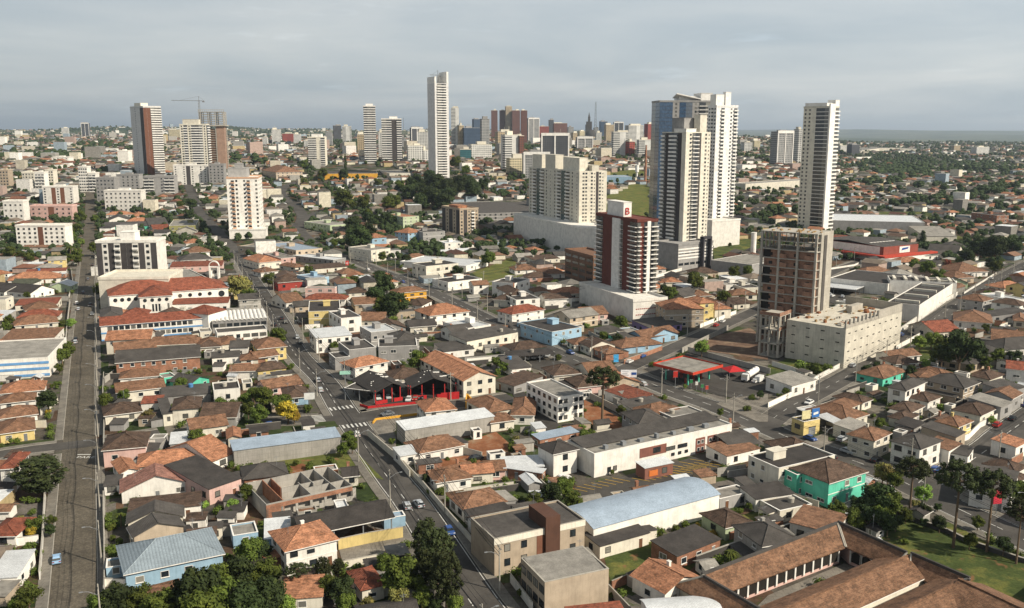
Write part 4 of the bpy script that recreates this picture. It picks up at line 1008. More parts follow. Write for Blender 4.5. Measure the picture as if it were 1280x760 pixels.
# blue glass tower behind it and the white one at its right
fr, root = big(819, 820, 884, 292, 127, R(6), 'office_tower', 'blue glass tower with grey frame and pointed white canopy on top', 'tower', 'G', F='GGwGGwdd', S='GG', nf=34, z0=4, d=26,
    rb=((-.1, .3, -.3, .3, 4.5), (.28, .5, -.5, .3, 7.0)))
m = MB(); m.slab([(-fr.w*.18, -fr.d*.5, fr.h+7), (fr.w*.3, -fr.d*.5, fr.h+2.5), (fr.w*.3, 0, fr.h+2.5), (-fr.w*.18, 0, fr.h+4)], .8); m.build('pointed_canopy', trim_w, root)
fr, root = big(879, 889, 915, 304, 133, R(30), 'apartment_tower', 'tall slender white apartment tower with rows of small balconies behind the cream tower', 'apartment tower', M('render_white', 'e2e0dc', 'plaster'), F='.b.wb', S='wbw', nf=36, z0=4, rb=((-.5, .1, -.4, .3, 9.0), (-.1, .15, -.5, -.2, 11)))
big(881, 889, 924, 310, 277, R(30), 'podium_building', 'blank white podium block beside the green field under the slender white tower', 'building', 'W', nf=1, d=30)
# slender tower on the right
fr, root = big(996, 1027, 1039, 292, 134, R(40), 'apartment_tower', 'slender cream and white tower with dark wraparound balconies on the right', 'apartment tower', 'C', F='.D', S='ww.ddd', nf=31, z0=4, rb=((-.5, .5, -.4, .45, 3.5), (.1, .5, -.5, -.2, 6.0)))
m = MB(); m.box(-fr.w/2-.3, fr.w*.0, -fr.d/2-1.3, -fr.d/2+.1, 0, fr.h+3); m.build('white_fin', trim_w, root)
# ---- concrete tower under construction with its podium
rawc = M('raw_concrete', 'b0aa9e', 'concrete', bw=2.6, bh=1.45, var=0); rawb = M('raw_brick_infill', 'a2755c', 'brick')
pd, pr = big(981, 1054, 1124, 461, 411, R(44), 'unfinished_building', 'raw concrete block podium of the building site with small slot openings', 'building', M('block_wall', 'c9c3b4', 'concrete', bw=6.0, bh=3.1, var=0), nf=1, par=False)
rp = Reps(pd, pr)
for f in range(4):
    for i in range(9): rp.add('slot_opening', box_mesh(('slot', 0), [dark], lambda q: q.box(-.8, .8, -.05, .1, 0, .4)), 'F', pd.w*(i+.6)/9.5, 2.6+f*pd.h/4.4)
    for i in range(4): rp.add('slot_opening', WC[('slot', 0)], 'L', pd.d*(i+.5)/4, 2.6+f*pd.h/4.4)
rp.flush()
m = MB()
for i in range(9): x = -pd.w/2+.4+i*(pd.w*.55)/8; m.box(x-.35, x+.35, -pd.d/2, -pd.d/2+.7, pd.h-.1, pd.h+3.2)
m.box(-pd.w/2, pd.w*.05, -pd.d/2, -pd.d/2+.35, pd.h-.1, pd.h+1.1); m.box(pd.w/2-.4, pd.w/2, -pd.d/2, pd.d/2, pd.h-.1, pd.h+3.4); m.box(pd.w*.05, pd.w/2, -pd.d/2, -pd.d/2+.35, pd.h-.1, pd.h+3.4)
m.box(pd.w*.1, pd.w*.3, 0, pd.d*.1, pd.h-.1, pd.h+3); m.build('unfinished_parapet', rawc, pr)
m = MB(); r = random.Random(4)
for i in range(60): x, y = r.uniform(-.45, .4)*pd.w, r.uniform(-.4, .45)*pd.d; s = r.uniform(.3, 1.6); m.box(x, x+s*1.6, y, y+s, pd.h, pd.h+r.uniform(.15, .9), r.randrange(3))
kind(m.build('site_clutter', [M('formwork_timber', '8f7550', 'flat'), rawc, earth], pr), 'stuff')
tw = fr_corner(945, 1013, 1032, 438, 293, R(50)); root = thing('unfinished_tower', 'raw concrete and brick tower under construction with open top floors', 'tower', (tw.cx, tw.cy, tw.z), tw.phi, None, True); tw.occ(1)
nf = 13; fh = tw.h/nf; m = MB(); w, d = tw.w/2, tw.d/2; m.box(-w+1.2, w-.6, -d+.6, d-1.2, -1, tw.h-2*fh); m.build('brick_infill', rawb, root)
for f in range(nf+1): z = f*fh; ob('floor_slab', box_mesh(('floor_slab', 1), [rawc], lambda q: q.box(-w-.3, w+.3, -d-.3, d+.3, -.22, .1)), root, (0, 0, z))
for x in (-w+.3, -w*.45, 0, w*.5, w-.3):
    for y in (-d+.3, -d/3, d/3, d-.3):
        if abs(x) > w*.6 or abs(y) > d*.6: ob('column', box_mesh(('column', 1), [rawc], lambda q: q.box(-.45, .45, -.45, .45, 0, tw.h)), root, (x, y, 0))
m = MB(); m.box(-w*.55, w+.1, -d-.35, -d+.6, 0, tw.h+.3); m.build('lift_core_wall', rawc, root)
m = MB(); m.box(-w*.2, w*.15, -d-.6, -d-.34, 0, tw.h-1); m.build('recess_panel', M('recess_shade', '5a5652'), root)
rp = Reps(tw, root)
for f in range(nf-2):
    if f % 3: rp.add('bay_shade_panel', box_mesh(('bay_shade_panel', 1), [dark], lambda q: q.box(-tw.d*.07, tw.d*.07, -.03, .1, 0, fh-.5)), 'L', tw.d*.1, f*fh+.2, -1.15)  # dark panels paint the shade inside open bays
    for i in range(4): rp.add('window_opening', box_mesh(('opening', 2), [dark], lambda q: q.box(-.8, .8, -.03, .1, 0, 1.3)), 'L', tw.d*(i+.75)/4.4, f*fh+.9, -1.2)
rp.flush(); m = MB()
for f in range(nf-2):
    for i in (0, 2): y0 = -d+tw.d*(i+.1)/4; m.box(-w-.02, -w+.3, y0, y0+tw.d*.18, f*fh+.1, f*fh+fh*.55)
kind(m.build('brick_spandrel', rawb, root), 'stuff'); m = MB(); r = random.Random(8)
for i in range(26): x, y = r.uniform(-w, w), r.uniform(-d, d); m.box(x-.06, x+.06, y-.06, y+.06, tw.h-2*fh, tw.h-fh); 
for i in range(14): y = -d+i*tw.d/13; m.box(-w-.1, -w+.05, y-.12, y+.12, tw.h-fh*1.0, tw.h-.2)
for i in range(18): x, y = r.uniform(-w, w*.8), r.uniform(-d, d*.8); m.box(x, x+1.8, y, y+.5, tw.h, tw.h+.6)
m.build('formwork', M('formwork_timber', '8f7550', 'flat'), root)
# open-frame wing at its foot
og = fr_corner(947, 972, 986, 448, 396, R(50)); root = thing('concrete_wing', 'open concrete frame wing at the foot of the unfinished tower', 'building frame', (og.cx, og.cy, og.z), og.phi, None, True); og.occ(1); w, d = og.w/2, og.d/2
for z in (0, og.h*.33, og.h*.66, og.h): ob('floor_slab', box_mesh(('floor_slab', 2), [rawc], lambda q: q.box(-w, w, -d, d, -.25, .25)), root, (0, 0, z))
for x in (-w+.4, 0, w-.4):
    for y in (-d+.4, 0, d-.4): ob('column', box_mesh(('column', 2), [rawc], lambda q: q.box(-.4, .4, -.4, .4, -1, og.h)), root, (x, y, 0))
m = MB(); m.box(-w, w, -d-.02, -d+.2, og.h*.66, og.h*.66+1.2); m.box(-w-.02, -w+.2, -d, d, og.h, og.h+1.3); m.box(-w, w, -d-.02, -d+.2, og.h, og.h+1.4); m.build('edge_wall', rawb, root)
# ---- left towers
fr, root = big(169, 185, 207, 222, 134, R(40), 'apartment_tower', 'tall grey and white tower with a brown panel stripe on the left', 'apartment tower', M('render_grey', 'd2d1cd'), F='BBDDD', S='.w.K', nf=30, rb=((-.4, 0, -.2, .3, 5.5, WALL['C'][0]), (-.5, .5, -.5, .5, 1.5)))
big(228, 229, 262, 228, 156, R(6), 'apartment_tower', 'pale cream and white tower in front of the tower with the crane', 'apartment tower', 'C', F='wDwDDDw', S='DD', nf=23, d=16, rb=((-.4, .2, -.3, .3, 6.5, WALL['C'][0]),))
fr = fr_corner(253, 254, 283, 216, 140, R(6), 20); root = thing('unfinished_tower', 'unfinished concrete tower with scaffolded open top beside the pale cream tower', 'tower', (fr.cx, fr.cy, fr.z), fr.phi, None, True); fr.occ(1); w, d = fr.w/2, fr.d/2
m = MB(); m.box(-w+1, w-1, -d+1, d-1, -2, fr.h*.72); m.build('core', M('raw_brown', '7d5f4c', 'concrete'), root)
for f in range(27): ob('floor_slab', box_mesh(('floor_slab', 3), [rawc], lambda q: q.box(-w, w, -d, d, -.3, .3)), root, (0, 0, fr.h*f/26))
for x in (-w+.3, -w*.3, w*.3, w-.3):
    for y in (-d+.3, 0, d-.3): ob('column', box_mesh(('column', 3), [rawc], lambda q: q.box(-.5, .5, -.5, .5, -2, fr.h)), root, (x, y, 0))
m = MB(); m.box(w*.35, w+.2, -d-.3, d*.2, 0, fr.h*.78); m.build('brick_panel', M('raw_pinkish', 'a08472', 'concrete'), root)
m = MB(); m.box(-w-2.5, w+2.5, -d-2.5, d+2.5, fr.h*.77, fr.h*.79); m.build('safety_platform', rawc, root)
m = MB()
for i in range(13): x = -w-1+i*(2*w+2)/12; m.tube((x, -d-1.5, fr.h*.78), (x, -d-1.5, fr.h+3), .2, k=4)
for z in (fr.h, fr.h+2.6): m.box(-w-2, w+2, -d-1.8, -d-1.2, z, z+.5); m.box(-w-2, -w-1.4, -d, d, z, z+.5)
m.build('scaffold', rawc, root)
def crane(px, yb, yt, jib_px, label, arm2):
    p = unp(px, yb); D = p.y*cp; lo = 5; hi = 400
    for _ in range(40):
        mm = (lo+hi)/2
        if prj(p.x, p.y, p.z+mm)[1] > yt: lo = mm
        else: hi = mm
    h = lo; L = jib_px*D/F; root = thing('tower_crane', label, 'crane', tuple(p), 0, None, True); m = MB(); s = .8
    for a in (-s, s):
        for b in (-s, s): m.tube((a, b, 0), (a, b, h), .18, k=4)
    k = int(h/4)
    for i in range(k): z = i*4; m.tube((-s, -s, z), (s, -s, z+4), .1, k=3); m.tube((s, -s, z), (s, s, z+4), .1, k=3); m.tube((-s, s, z), (-s, -s, z+4), .1, k=3)
    m.build('mast', steel, root); m = MB(); m.tube((arm2*D/F, 0, h-1), (-L, 0, h-.5), .35, k=4); m.tube((0, 0, h), (0, 0, h+5), .3, k=4); m.tube((0, 0, h+5), (-L*.7, 0, h-.5), .12, k=3); m.tube((0, 0, h+5), (arm2*D/F, 0, h-1), .12, k=3); m.box(arm2*D/F-2, arm2*D/F+1, -.8, .8, h-3, h-1); m.build('jib', steel, root)
crane(254, 214, 125, 34, 'tower crane with long jib above the unfinished tower on the left', 6); crane(549, 222, 93, 10, 'small crane on top of the tall white central tower', 3)
fr, root = big(536, 545, 562, 224, 104, R(24), 'apartment_tower', 'tall white central tower with curved stacked balconies and notched top', 'apartment tower', M('render_white', 'e2e0dc', 'plaster'), F='.DDDD.', S='...', nf=36, z0=4, par=False, rb=((-.5, -.38, -.5, .5, 8.0), (.36, .5, -.5, .5, 14), (.2, .5, .1, .5, 10)))
big(455, 456, 471, 204, 133, R(8), 'apartment_tower', 'slim white tower with stacked balconies and dark side, taller of the pair left of centre', 'apartment tower', 'W', F='DDD', S=None, nf=25, d=22, rb=((-.3, .3, -.2, .3, 4),))
big(477, 478, 503, 204, 149, R(8), 'apartment_tower', 'wide white balcony tower with dark centre strip, shorter of the pair left of centre', 'apartment tower', 'W', F='DDKD', nf=19, d=20, rb=((-.1, .3, -.2, .3, 4),))
big(385, 386, 407, 208, 172, R(4), 'apartment_tower', 'squat rounded cream block with banded balconies left of the highway', 'apartment tower', 'C', F='DD.D', nf=13, d=22, rb=((-.3, .3, -.3, .3, 5),))
fr, root = big(280, 287, 326, 297, 223, R(10), 'apartment_tower', 'white tower with orange balcony fronts beside the road on the left', 'apartment tower', 'W', F='.bw.wb.w', S='www', nf=13, z0=4, rb=((-.5, .1, -.2, .5, 7.5, WALL['G'][0]), (-.3, -.05, 0, .3, 11, WALL['G'][0])), bm=M('balcony_peach', 'cfa98c'))
big(286, 287, 333, 299, 288, R(10), 'podium_building', 'low white podium in front of the white tower with orange balconies', 'building', 'W', nf=1, d=16)
# dark striped block near the cobbled street
fr, root = big(121, 125, 200, 371, 303, R(4), 'apartment_building', 'white eight storey block with charcoal vertical stripes beside the cobbled street', 'apartment building', 'W', F='KwKbKKbKwK', S=None, nf=8, z0=3, rb=((-.12, .12, -.3, .2, 5.0),), d=17)
big(125, 126, 213, 386, 349, R(4), 'podium_building', 'cream blank lower block in front of the charcoal striped block', 'building', 'C', nf=1, d=26)
fr, root = big(21, 22, 83, 311, 283, R(3), 'apartment_building', 'pinkish white five storey block with ochre stair strip', 'apartment building', 'W', F='wwwwEwwww'.replace('E', 'B'), nf=5, z0=.5, d=14)
big(38, 39, 91, 275, 258, R(3), 'apartment_building', 'pink three storey block with dark red centre strip', 'apartment building', 'P', F='wwwBwww', nf=3, d=12)
big(3, 6, 31, 280, 252, R(3), 'apartment_building', 'white boxy four storey block left of the pink block', 'apartment building', 'W', F='wwww', nf=4, d=12)
MID = '''54 55 93 258 234 4 14 7 W w.BwB.w|white seven storey block with brown panels behind the pink block
28 29 44 237 216 4 12 6 C wwww|cream six storey block among the left blocks
44 45 57 240 216 4 12 6 W bbb|white balcony block among the left blocks
57 58 68 234 213 4 12 6 C www|narrow cream block behind the white balcony block
0 1 12 236 213 4 12 6 D www|tan block at the left edge of the photo
98 100 111 240 209 4 12 8 W wwww|white stepped block beside the left street
111 112 121 240 217 4 12 6 W bb|low white balcony block right of the stepped block
121 122 145 256 223 4 16 7 G wwwww|grey seven storey block beside the cobbled street
146 147 175 241 219 4 14 6 G wwwww|grey blank topped block below the brown striped tower
131 132 178 265 239 4 14 5 W wwwwwwww|long white five storey block with small square windows
180 181 219 245 221 5 14 6 G bb.wbb|pinkish grey block with white balconies below the brown striped tower
217 218 260 231 207 5 12 8 W w.wKw.ww|white block with yellow topped dark stair strip
261 262 281 232 206 5 14 7 G wwww|light grey block behind the white tower with orange balconies
147 148 161 205 189 5 20 5 W ...|white stepped blank block on the far left slope
64 65 86 204 197 5 20 3 W wwww|low white block on the far left slope
730 735 744 172 147 10 14 8 D ..|tan spire block'''
for ln in MID.splitlines()[:-1]:
    q, lb = ln.split('|'); q = q.split(); xl, xc, xr, yb, yt, ph, d, nf = map(float, q[:8])
    big(xl, xc, xr, yb, yt, R(ph), 'apartment_building', lb, 'apartment building', q[8], F=q[9], nf=int(nf), d=d, rb=((-.15, .15, -.2, .2, 2.5, WALL[q[8]][0]),))
fr, root = big(553, 575, 598, 297, 262, R(30), 'apartment_building', 'brown apartment block with orange topped blocks left of the white podium', 'apartment building', 'D', F='wKwbw', S='KwKwK', nf=8, rb=((-.4, .1, -.3, .2, 2.5, ROOF['o'][0]),))
building(fr_ab(596, 268, 708, 263, 252, 9, 'f'), 'f', 'g', 'G', 'warehouse', 'warehouse', 'long dark grey warehouse right of the dark wood', '')
building(fr_ab(668, 252, 712, 250, 246, 9, 's'), 's', 'o', 'G', 'warehouse', 'warehouse', 'grey warehouse with bright orange roof strip right of the dark wood', 'n')
building(fr_ab(397, 218, 472, 216, 210, 7, 'f'), 'f', 'g', 'E', 'warehouse', 'warehouse', 'long yellow ochre building beyond the highway bend', 'n')
building(fr_ab(487, 217, 513, 216, 211, 8, 'f'), 'f', 'l', 'C', 'commercial_building', 'building', 'cream building with rows of windows left of the tall central tower', '')
building(fr_ab(345, 216, 378, 214, 206, 9, 'h'), 'h', 't', 'D', 'apartment_building', 'building', 'brown block with orange hipped roofs left of the highway bend', '')
# ---- distant centre: each tower its own block with storeys and window rows in its material
FAC = {'w': M('facade_white', 'cfcec8', 'facade'), 'g': M('facade_grey', '9d9d9b', 'facade', cw=2.8), 't': M('facade_tan', 'b5a487', 'facade'), 'b': M('facade_brown', '6f4a3e', 'facade', cw=2.6), 'n': M('facade_navy', '46566a', 'facade', win='2a3644', cw=2.6),
       'k': M('facade_dark', '55575b', 'facade', win='2d2f33'), 's': M('facade_striped', 'd3d2cc', 'facade', cw=60.0, clo=.02), 'c': M('facade_cream', 'cabf9f', 'facade'), 'r': M('facade_red', '9c4f45', 'facade'), 'p': M('facade_pink', 'c0657c', 'facade', cw=5.0), 'u': M('facade_teal', '3d6a70', 'facade', win='27474f', cw=2.2)}
FW = {'w': 'white', 'g': 'grey', 't': 'tan', 'b': 'dark brown', 'n': 'navy glass', 'k': 'dark grey', 's': 'white banded', 'c': 'cream', 'r': 'red brown', 'p': 'pink', 'u': 'teal glass'}
FAR = '''340 352 179 162 w,353 367 178 167 r,367 376 180 168 w,407 415 182 166 g,417 427 176 157 k,428 439 179 158 s,447 456 196 168 t,473 478 198 166 w,514 529 178 160 k,522 537 189 165 w,510 529 202 182 w,529 537 202 188 w
564 574 184 135 s,574 580 184 157 t,580 601 184 160 n,592 602 172 149 n,602 612 188 149 g,575 589 200 187 u,589 615 200 181 w,614 622 174 138 b,625 632 172 138 b,632 640 172 133 t,640 650 172 138 b,651 659 180 138 b,622 640 192 165 t,631 649 214 169 s,649 655 214 170 b
654 687 223 192 g,676 711 206 168 k,637 654 219 198 c,660 674 178 148 g,659 663 172 156 p,686 692 170 150 k,692 709 172 154 b,710 717 174 159 g,674 686 174 158 r,732 734 171 156 k,721 741 188 172 g,750 759 172 152 n,757 767 178 156 t,767 779 174 153 k,766 785 196 165 s
785 804 182 157 s,798 815 197 175 s,809 819 180 155 r,786 793 196 177 r,970 990 206 165 g,996 1003 206 162 w,102 112 172 154 k,77 86 171 160 w,211 225 174 162 c,742 748 172 160 g,699 704 190 170 r,540 548 182 170 w,498 507 186 172 g,716 722 178 166 t,583 590 160 155 w,663 668 176 165 t
724 731 180 164 c,745 752 182 166 w,690 700 186 172 w,820 828 190 178 w,930 940 190 178 w,942 950 186 176 c,328 334 182 172 w,380 386 186 176 w,1064 1074 194 181 k,1220 1236 194 184 w,1192 1200 190 182 t,486 494 182 173 c,550 558 176 168 g,1050 1058 190 182 w'''
k = 0
for it in FAR.replace('\n', ',').split(','):
    xl, xr, yb, yt, c = it.split(); xl, xr, yb, yt = map(float, (xl, xr, yb, yt)); k += 1; r = random.Random(k*7)
    ph = R(r.choice((4, 8, 14, 20))) ; fr = fr_corner(xl, xl+.3, xr, yb, yt, ph, d=r.uniform(14, 24)); fr.occ(2)
    root = thing('distant_tower', '', 'tower', (fr.cx, fr.cy, fr.z), fr.phi, 'towers of the far centre'); root['base'] = FW[c]+' tower of the distant centre'
    m = MB(); m.box(-fr.w/2, fr.w/2, -fr.d/2, fr.d/2, -15, fr.h); m.build('wall', FAC[c], root); m = MB()
    a = fr.w*r.uniform(.15, .35); x = fr.w*r.uniform(-.2, .2); m.box(x-a, x+a, -fr.d*.25, fr.d*.25, fr.h-.01, fr.h+r.uniform(2.5, 6)); m.box(-fr.w/2-.2, fr.w/2+.2, -fr.d/2-.2, fr.d/2+.2, fr.h-.02, fr.h+.8)
    if r.random() < .4: m.tube((x, 0, fr.h), (x, 0, fr.h+r.uniform(8, 14)), .25, k=4)
    m.build('roof', WALL['G'][0] if c in 'gkn' else WALL['C'][0], root)
    if fr.w > 25 and c in 'kg':
        m = MB(); 
        for u in (-.5, -.03, .46): m.box(fr.w*u, fr.w*(u+.05), -fr.d/2-.8, -fr.d/2+.1, 0, fr.h+2)
        m.box(-fr.w*.5, fr.w*.51, -fr.d/2-.9, -fr.d/2+.1, fr.h-2, fr.h+2.2); m.build('white_frame', trim_w, root)
def px_height(p, yt):
    lo, hi = 1, 500
    for _ in range(40):
        m = (lo+hi)/2
        if prj(p.x, p.y, p.z+m)[1] > yt: lo = m
        else: hi = m
    return lo
def mast(px, yb, yt, w, label, latt=True):
    p = unp(px, yb); h = px_height(p, yt); root = thing('radio_mast', label, 'mast', tuple(p), 0, 'masts on the far centre', True); m = MB()
    if latt:
        for a in range(4):
            x, y = w*(1 if a in (0, 3) else -1), w*(1 if a < 2 else -1); m.tube((x, y, -20), (x*.35, y*.35, h), .5, .35, 4)
        for i in range(12): z = h*i/12; s = w*(1-.65*i/12); m.tube((-s, -s, z), (s, -s, z+h/12), .3, k=3); m.tube((s, s, z), (-s, s, z+h/12), .3, k=3); m.box(-s, s, -s, -s+.5, z, z+.7)
    else: m.tube((0, 0, -20), (0, 0, h), w, w*.4, 5)
    m.build('lattice' if latt else 'shaft', M('mast_grey', '6e7274', 'flat'), root)
mast(744, 172, 127, 4.5, 'tall lattice radio tower beside the cathedral dome'); mast(767, 158, 125, .9, 'thin antenna mast on the dark topped tower', False); mast(783, 165, 144, .7, 'thin antenna mast right of the dark topped tower', False); mast(505, 180, 147, .8, 'thin mast right of the white balcony towers', False); mast(592, 158, 146, .7, 'thin mast on the navy glass tower', False); mast(1135, 178, 165, .7, 'thin mast on the far right horizon', False)
# cathedral with dome and spire
p = unp(739, 174); root = thing('cathedral', 'grey domed cathedral with dark tapering spire on the skyline', 'church', tuple(p), 0, None, True); D = prj(*p)[2]; s = D/F
m = MB(); n = 12
for i in range(8):
    a0, a1 = i/8*pi/2, (i+1)/8*pi/2; m.cyl(0, 0, px_height(p, 171)+9*s*sin(a0), px_height(p, 171)+9*s*sin(a1), 8*s*cos(a0), 8*s*cos(a1)+.01, 20, top=False)
m.build('dome', WALL['K'][0], root, smooth=True); m = MB(); m.cyl(0, 0, -20, px_height(p, 171), 8*s, 8*s, 20); m.box(-13*s, 10*s, -4*s, 4*s, -20, px_height(p, 172)); m.build('wall', WALL['D'][0], root)
m = MB(); x = -3*s; m.box(x-3.4*s, x+3.4*s, -3*s, 3*s, 0, px_height(p, 152)); m.box(x-1.4*s, x+1.4*s, -1.4*s, 1.4*s, 0, px_height(p, 146)); m.cyl(x, 0, px_height(p, 146), px_height(p, 140), 1.2*s, .1, 6); m.build('spire', WALL['K'][0], root)
# brick chimney, water tower, white silo
p = unp(806.5, 230); h = px_height(p, 182); root = thing('factory_chimney', 'tall red brick factory chimney on the open ground', 'chimney', tuple(p), 0, None, True); m = MB(); m.cyl(0, 0, -1, h, 1.7, 1.0, 14); m.cyl(0, 0, h, h+.6, 1.2, 1.2, 14); m.build('shaft', WALL['O'][0], root, smooth=False)
p = unp(796, 224); h = px_height(p, 206); root = thing('water_tower', 'white cylindrical water tower near the brick chimney', 'water tower', tuple(p), 0, None, True); m = MB(); m.cyl(0, 0, 0, h*.5, 1.2, 1.2, 10); m.cyl(0, 0, h*.5, h, 2.4, 2.4, 14); m.build('tank', trim_w, root)
p = unp(941, 323); h = px_height(p, 291); root = thing('water_tower', 'white cylindrical tank tower left of the unfinished concrete tower', 'water tower', tuple(p), 0, None, True); m = MB(); m.cyl(0, 0, 0, h, 1.9, 1.9, 20); m.cyl(0, 0, h, h+.3, 2.0, 2.0, 20); m.build('tank', trim_w, root)
building(fr_ab(758, 221, 790, 221, 219, 8, 'f'), 'f', 'u', 'B', 'office_building', 'building', 'low blue glass building beyond the green field', 'n')
building(fr_ab(889, 325, 940, 331, 320, 7, 'f'), 'f', 'l', 'G', 'warehouse', 'warehouse', 'grey flat warehouse left of the white tank tower', 'n')
building(fr_ab(912, 228, 932, 231, 218, 8, 'f'), 'f', 'l', 'C', 'factory', 'factory', 'cream flat factory right of the slender white tower', 'n')
building(fr_ab(928, 206, 945, 206, 200, 9, 'f'), 'f', 'l', 'W', 'warehouse', 'warehouse', 'white cube warehouse beyond the green field on the right', 'n')
building(fr_ab(1099, 185, 1124, 185, 181.5, 10, 'f'), 'f', 'l', 'C', 'factory', 'factory', 'large pale windowless factory on the right skyline', 'n')
building(fr_ab(1076, 187, 1099, 187, 182, 9, 'f'), 'f', 'l', 'C', 'factory', 'factory', 'grey factory wing left of the large pale factory', 'n')
building(fr_ab(1125, 186, 1146, 186, 182, 9, 'f'), 'f', 'l', 'C', 'factory', 'factory', 'lower pale factory wing right of the large pale factory', 'n')
building(fr_ab(1066, 196, 1090, 196, 193, 6, 'f'), 'f', 'l', 'W', 'warehouse', 'warehouse', 'low white shed below the grey factory wing', 'n')
# ---- hypermarket, hall, white wall factory on the right
fr = fr_ab(960+190/4, 250+250/4, 960+497/4, 250+248/4, 250+160/4, 9, 'f'); 
hp = fr_corner(1032, 1085, 1128, 326, 296, R(30)); hp.occ(2); root = thing('supermarket', 'red and white hypermarket with dark grey roof and blue lettered sign', 'supermarket', (hp.cx, hp.cy, hp.z), hp.phi, None, True)
hp.h = 11; set_d(hp, 62); hp.phi = hp.phi; walls_mesh(hp, 'f').build('wall', M('store_brick_red', '8a4a3e', 'plaster'), root); m = MB(); w, d = hp.w/2, hp.d/2; m.slab([(-w+.3, -d+.3, 10.6), (w-.3, -d+.3, 10.6), (w-.3, 0, 12.8), (-w+.3, 0, 12.8)], .2); m.slab([(w-.3, d-.3, 10.6), (-w+.3, d-.3, 10.6), (-w+.3, 0, 12.8), (w-.3, 0, 12.8)], .2); m.build('roof', ROOF['g'][0], root)
m = MB(); m.box(-w-.12, -w+.05, -d+3, d*.6, 1, 10.7); m.build('white_cladding', trim_w, root)
m = MB(); m.box(-w-6, w+14, -d-6, -d-.02, 4.2, 5.4); m.box(-w-6, -w-.02, -d, d*.8, 4.2, 5.4); m.build('red_canopy', M('canopy_red', 'b04434', 'flat'), root)
m = MB(); m.box(-w-5.6, w+13, -d-5.6, -d-3, -.5, 4.2); m.build('shop_front', trim_w, root)
m = MB(); m.box(-w+w*.9, -w+w*1.5, -d-.2, -d-.02, 5.9, 10.3); m.build('sign_board', trim_w, root); m = MB(); m.slab([(-w+w*1.0, -d-.24, 7.6), (-w+w*1.38, -d-.24, 8.4), (-w+w*1.42, -d-.21, 9.6), (-w+w*1.06, -d-.21, 9.2)], .12); m.build('sign_emblem', M('sign_blue', '24508f', 'flat'), root)
m = MB()
for i in range(8): m.box(-w*.7+i*w*.18, -w*.7+i*w*.18+2.5, -d*.5, -d*.5+1.2, 11.9, 12.1)
m.build('skylight', trim_w, root)
fr = fr_ab(1040, 272, 1160, 274, 267, 12, 'f'); hf = building(fr_ab(1036, 274, 1156, 278.5, 268, 11, 'f'), 'f', 'w', 'u' and 'G', 'warehouse', 'hall', 'long pale metal hall behind the hypermarket', 'n')
building(fr_ab(960+785/4, 250+180/4, 960+945/4, 250+182/4, 250+130/4, 5, 's'), 's', 'c', 'C', 'warehouse', 'shed', 'low cream sloping shed right of the pale metal hall', 'n')
def stepped(x0, y0, x1, y1, yb, h, label, strips=0, ty='f', rc='k', wc='W'):
    fr = fr_ab(960+x0/4, 250+y0/4, 960+x1/4, 250+y1/4, 250+yb/4, h, ty); root = building(fr, ty, rc, wc, 'factory', 'factory', label, 'n')
    m = MB()
    for i in range(strips): x = -fr.w*.42+i*fr.w*.84/max(1, strips-1); m.box(x-.7, x+.7, -fr.d*.4, fr.d*.35, h-.33, h+.9)
    m.build('skylight_ridge', WALL['C'][0], root); return fr, root
stepped(757, 527, 945, 405, 447, 8, 'white walled factory with dark roof and cream skylight ridges along the street', 5)
stepped(308, 390, 600, 420, 362, 6.5, 'white factory wing with blackish roof beside the hypermarket', 0)
stepped(610, 400, 945, 415, 385, 8.5, 'white factory hall with rows of skylights in front of the small houses', 6)
building(fr_ab(960+440/4, 250+447/4, 960+503/4, 250+422/4, 250+412/4, 4, 'f'), 'f', 'w', 'W', 'canopy_building', 'canopy', 'small white entrance canopy in the factory car park', 'O')
wall_line('660 665 780 580', 960, 250, 2.5, .3, 'W'); wall_line('760 580 945 480', 960, 250, 2.5, .3, 'W')
# ---- church and school
ch = fr_ab(134+80, 250+466/4, 134+151, 250+440/4, 250+402/4, 10, 'h'); 
def part_block(fr, name, lab, ty, rc, wc, cols=None, opt='n', cat='building', nf=1, z0=0, z1=None, S=None, bm=None, cap=None):
    root = building(fr, ty, rc, wc, name, cat, lab, opt)
    rp = Reps(fr, root)
    if cols: facade(fr, rp, 'F', cols, nf, z0, z1 or fr.h-.3, bm)
    if S and fr.side: facade(fr, rp, fr.side, S, nf, z0, z1 or fr.h-.3, bm)
    rp.flush(); return root
def round_windows(fr, root, n, z, r=.75, u0=.06, u1=.94):
    def mk(q): q.tube((0, .05, 0), (0, -.12, 0), r+.18, k=14, m=1); q.tube((0, .05, 0), (0, -.16, 0), r, k=14, m=0)
    for i in range(n): put(fr, root, 'round_window', box_mesh(('round_window', r), [glass, frame_d], mk), 'F', fr.w*(u0+(u1-u0)*(i+.5)/n), z)
T0 = (0, 250)
def tab(x0, y0, x1, y1, yb, h, ty, t=T0): return fr_ab(t[0]+x0/4, t[1]+y0/4, t[0]+x1/4, t[1]+y1/4, t[1]+yb/4, h, ty)
fr = tab(545, 478, 1140, 436, 394, 10, 'h'); root = part_block(fr, 'church', 'long white church nave with red hipped roof and round windows', 'h', 'r', 'W', cat='church'); round_windows(fr, root, 4, 7.4, .8, .02, .24); round_windows(fr, root, 4, 7.4, .8, .54, .88); round_windows(fr, root, 1, 7.0, 1.4, .9, .98)
fr2 = tab(860, 522, 1140, 512, 488, 5, 's'); part_block(fr2, 'church_aisle', 'low aisle of the white church with lean-to red roof', 's', 'r', 'W', '..w.w.ww', cat='church', nf=1)
fr = set_d(tab(697, 484, 858, 474, 402, 10.2, 'h'), 22); root = part_block(fr, 'church_porch', 'projecting hipped gable front of the white church with tall narrow windows', 'h', 'r', 'W', cat='church'); round_windows(fr, root, 4, 8.2, .7, .05, .95)
rp = Reps(fr, root)
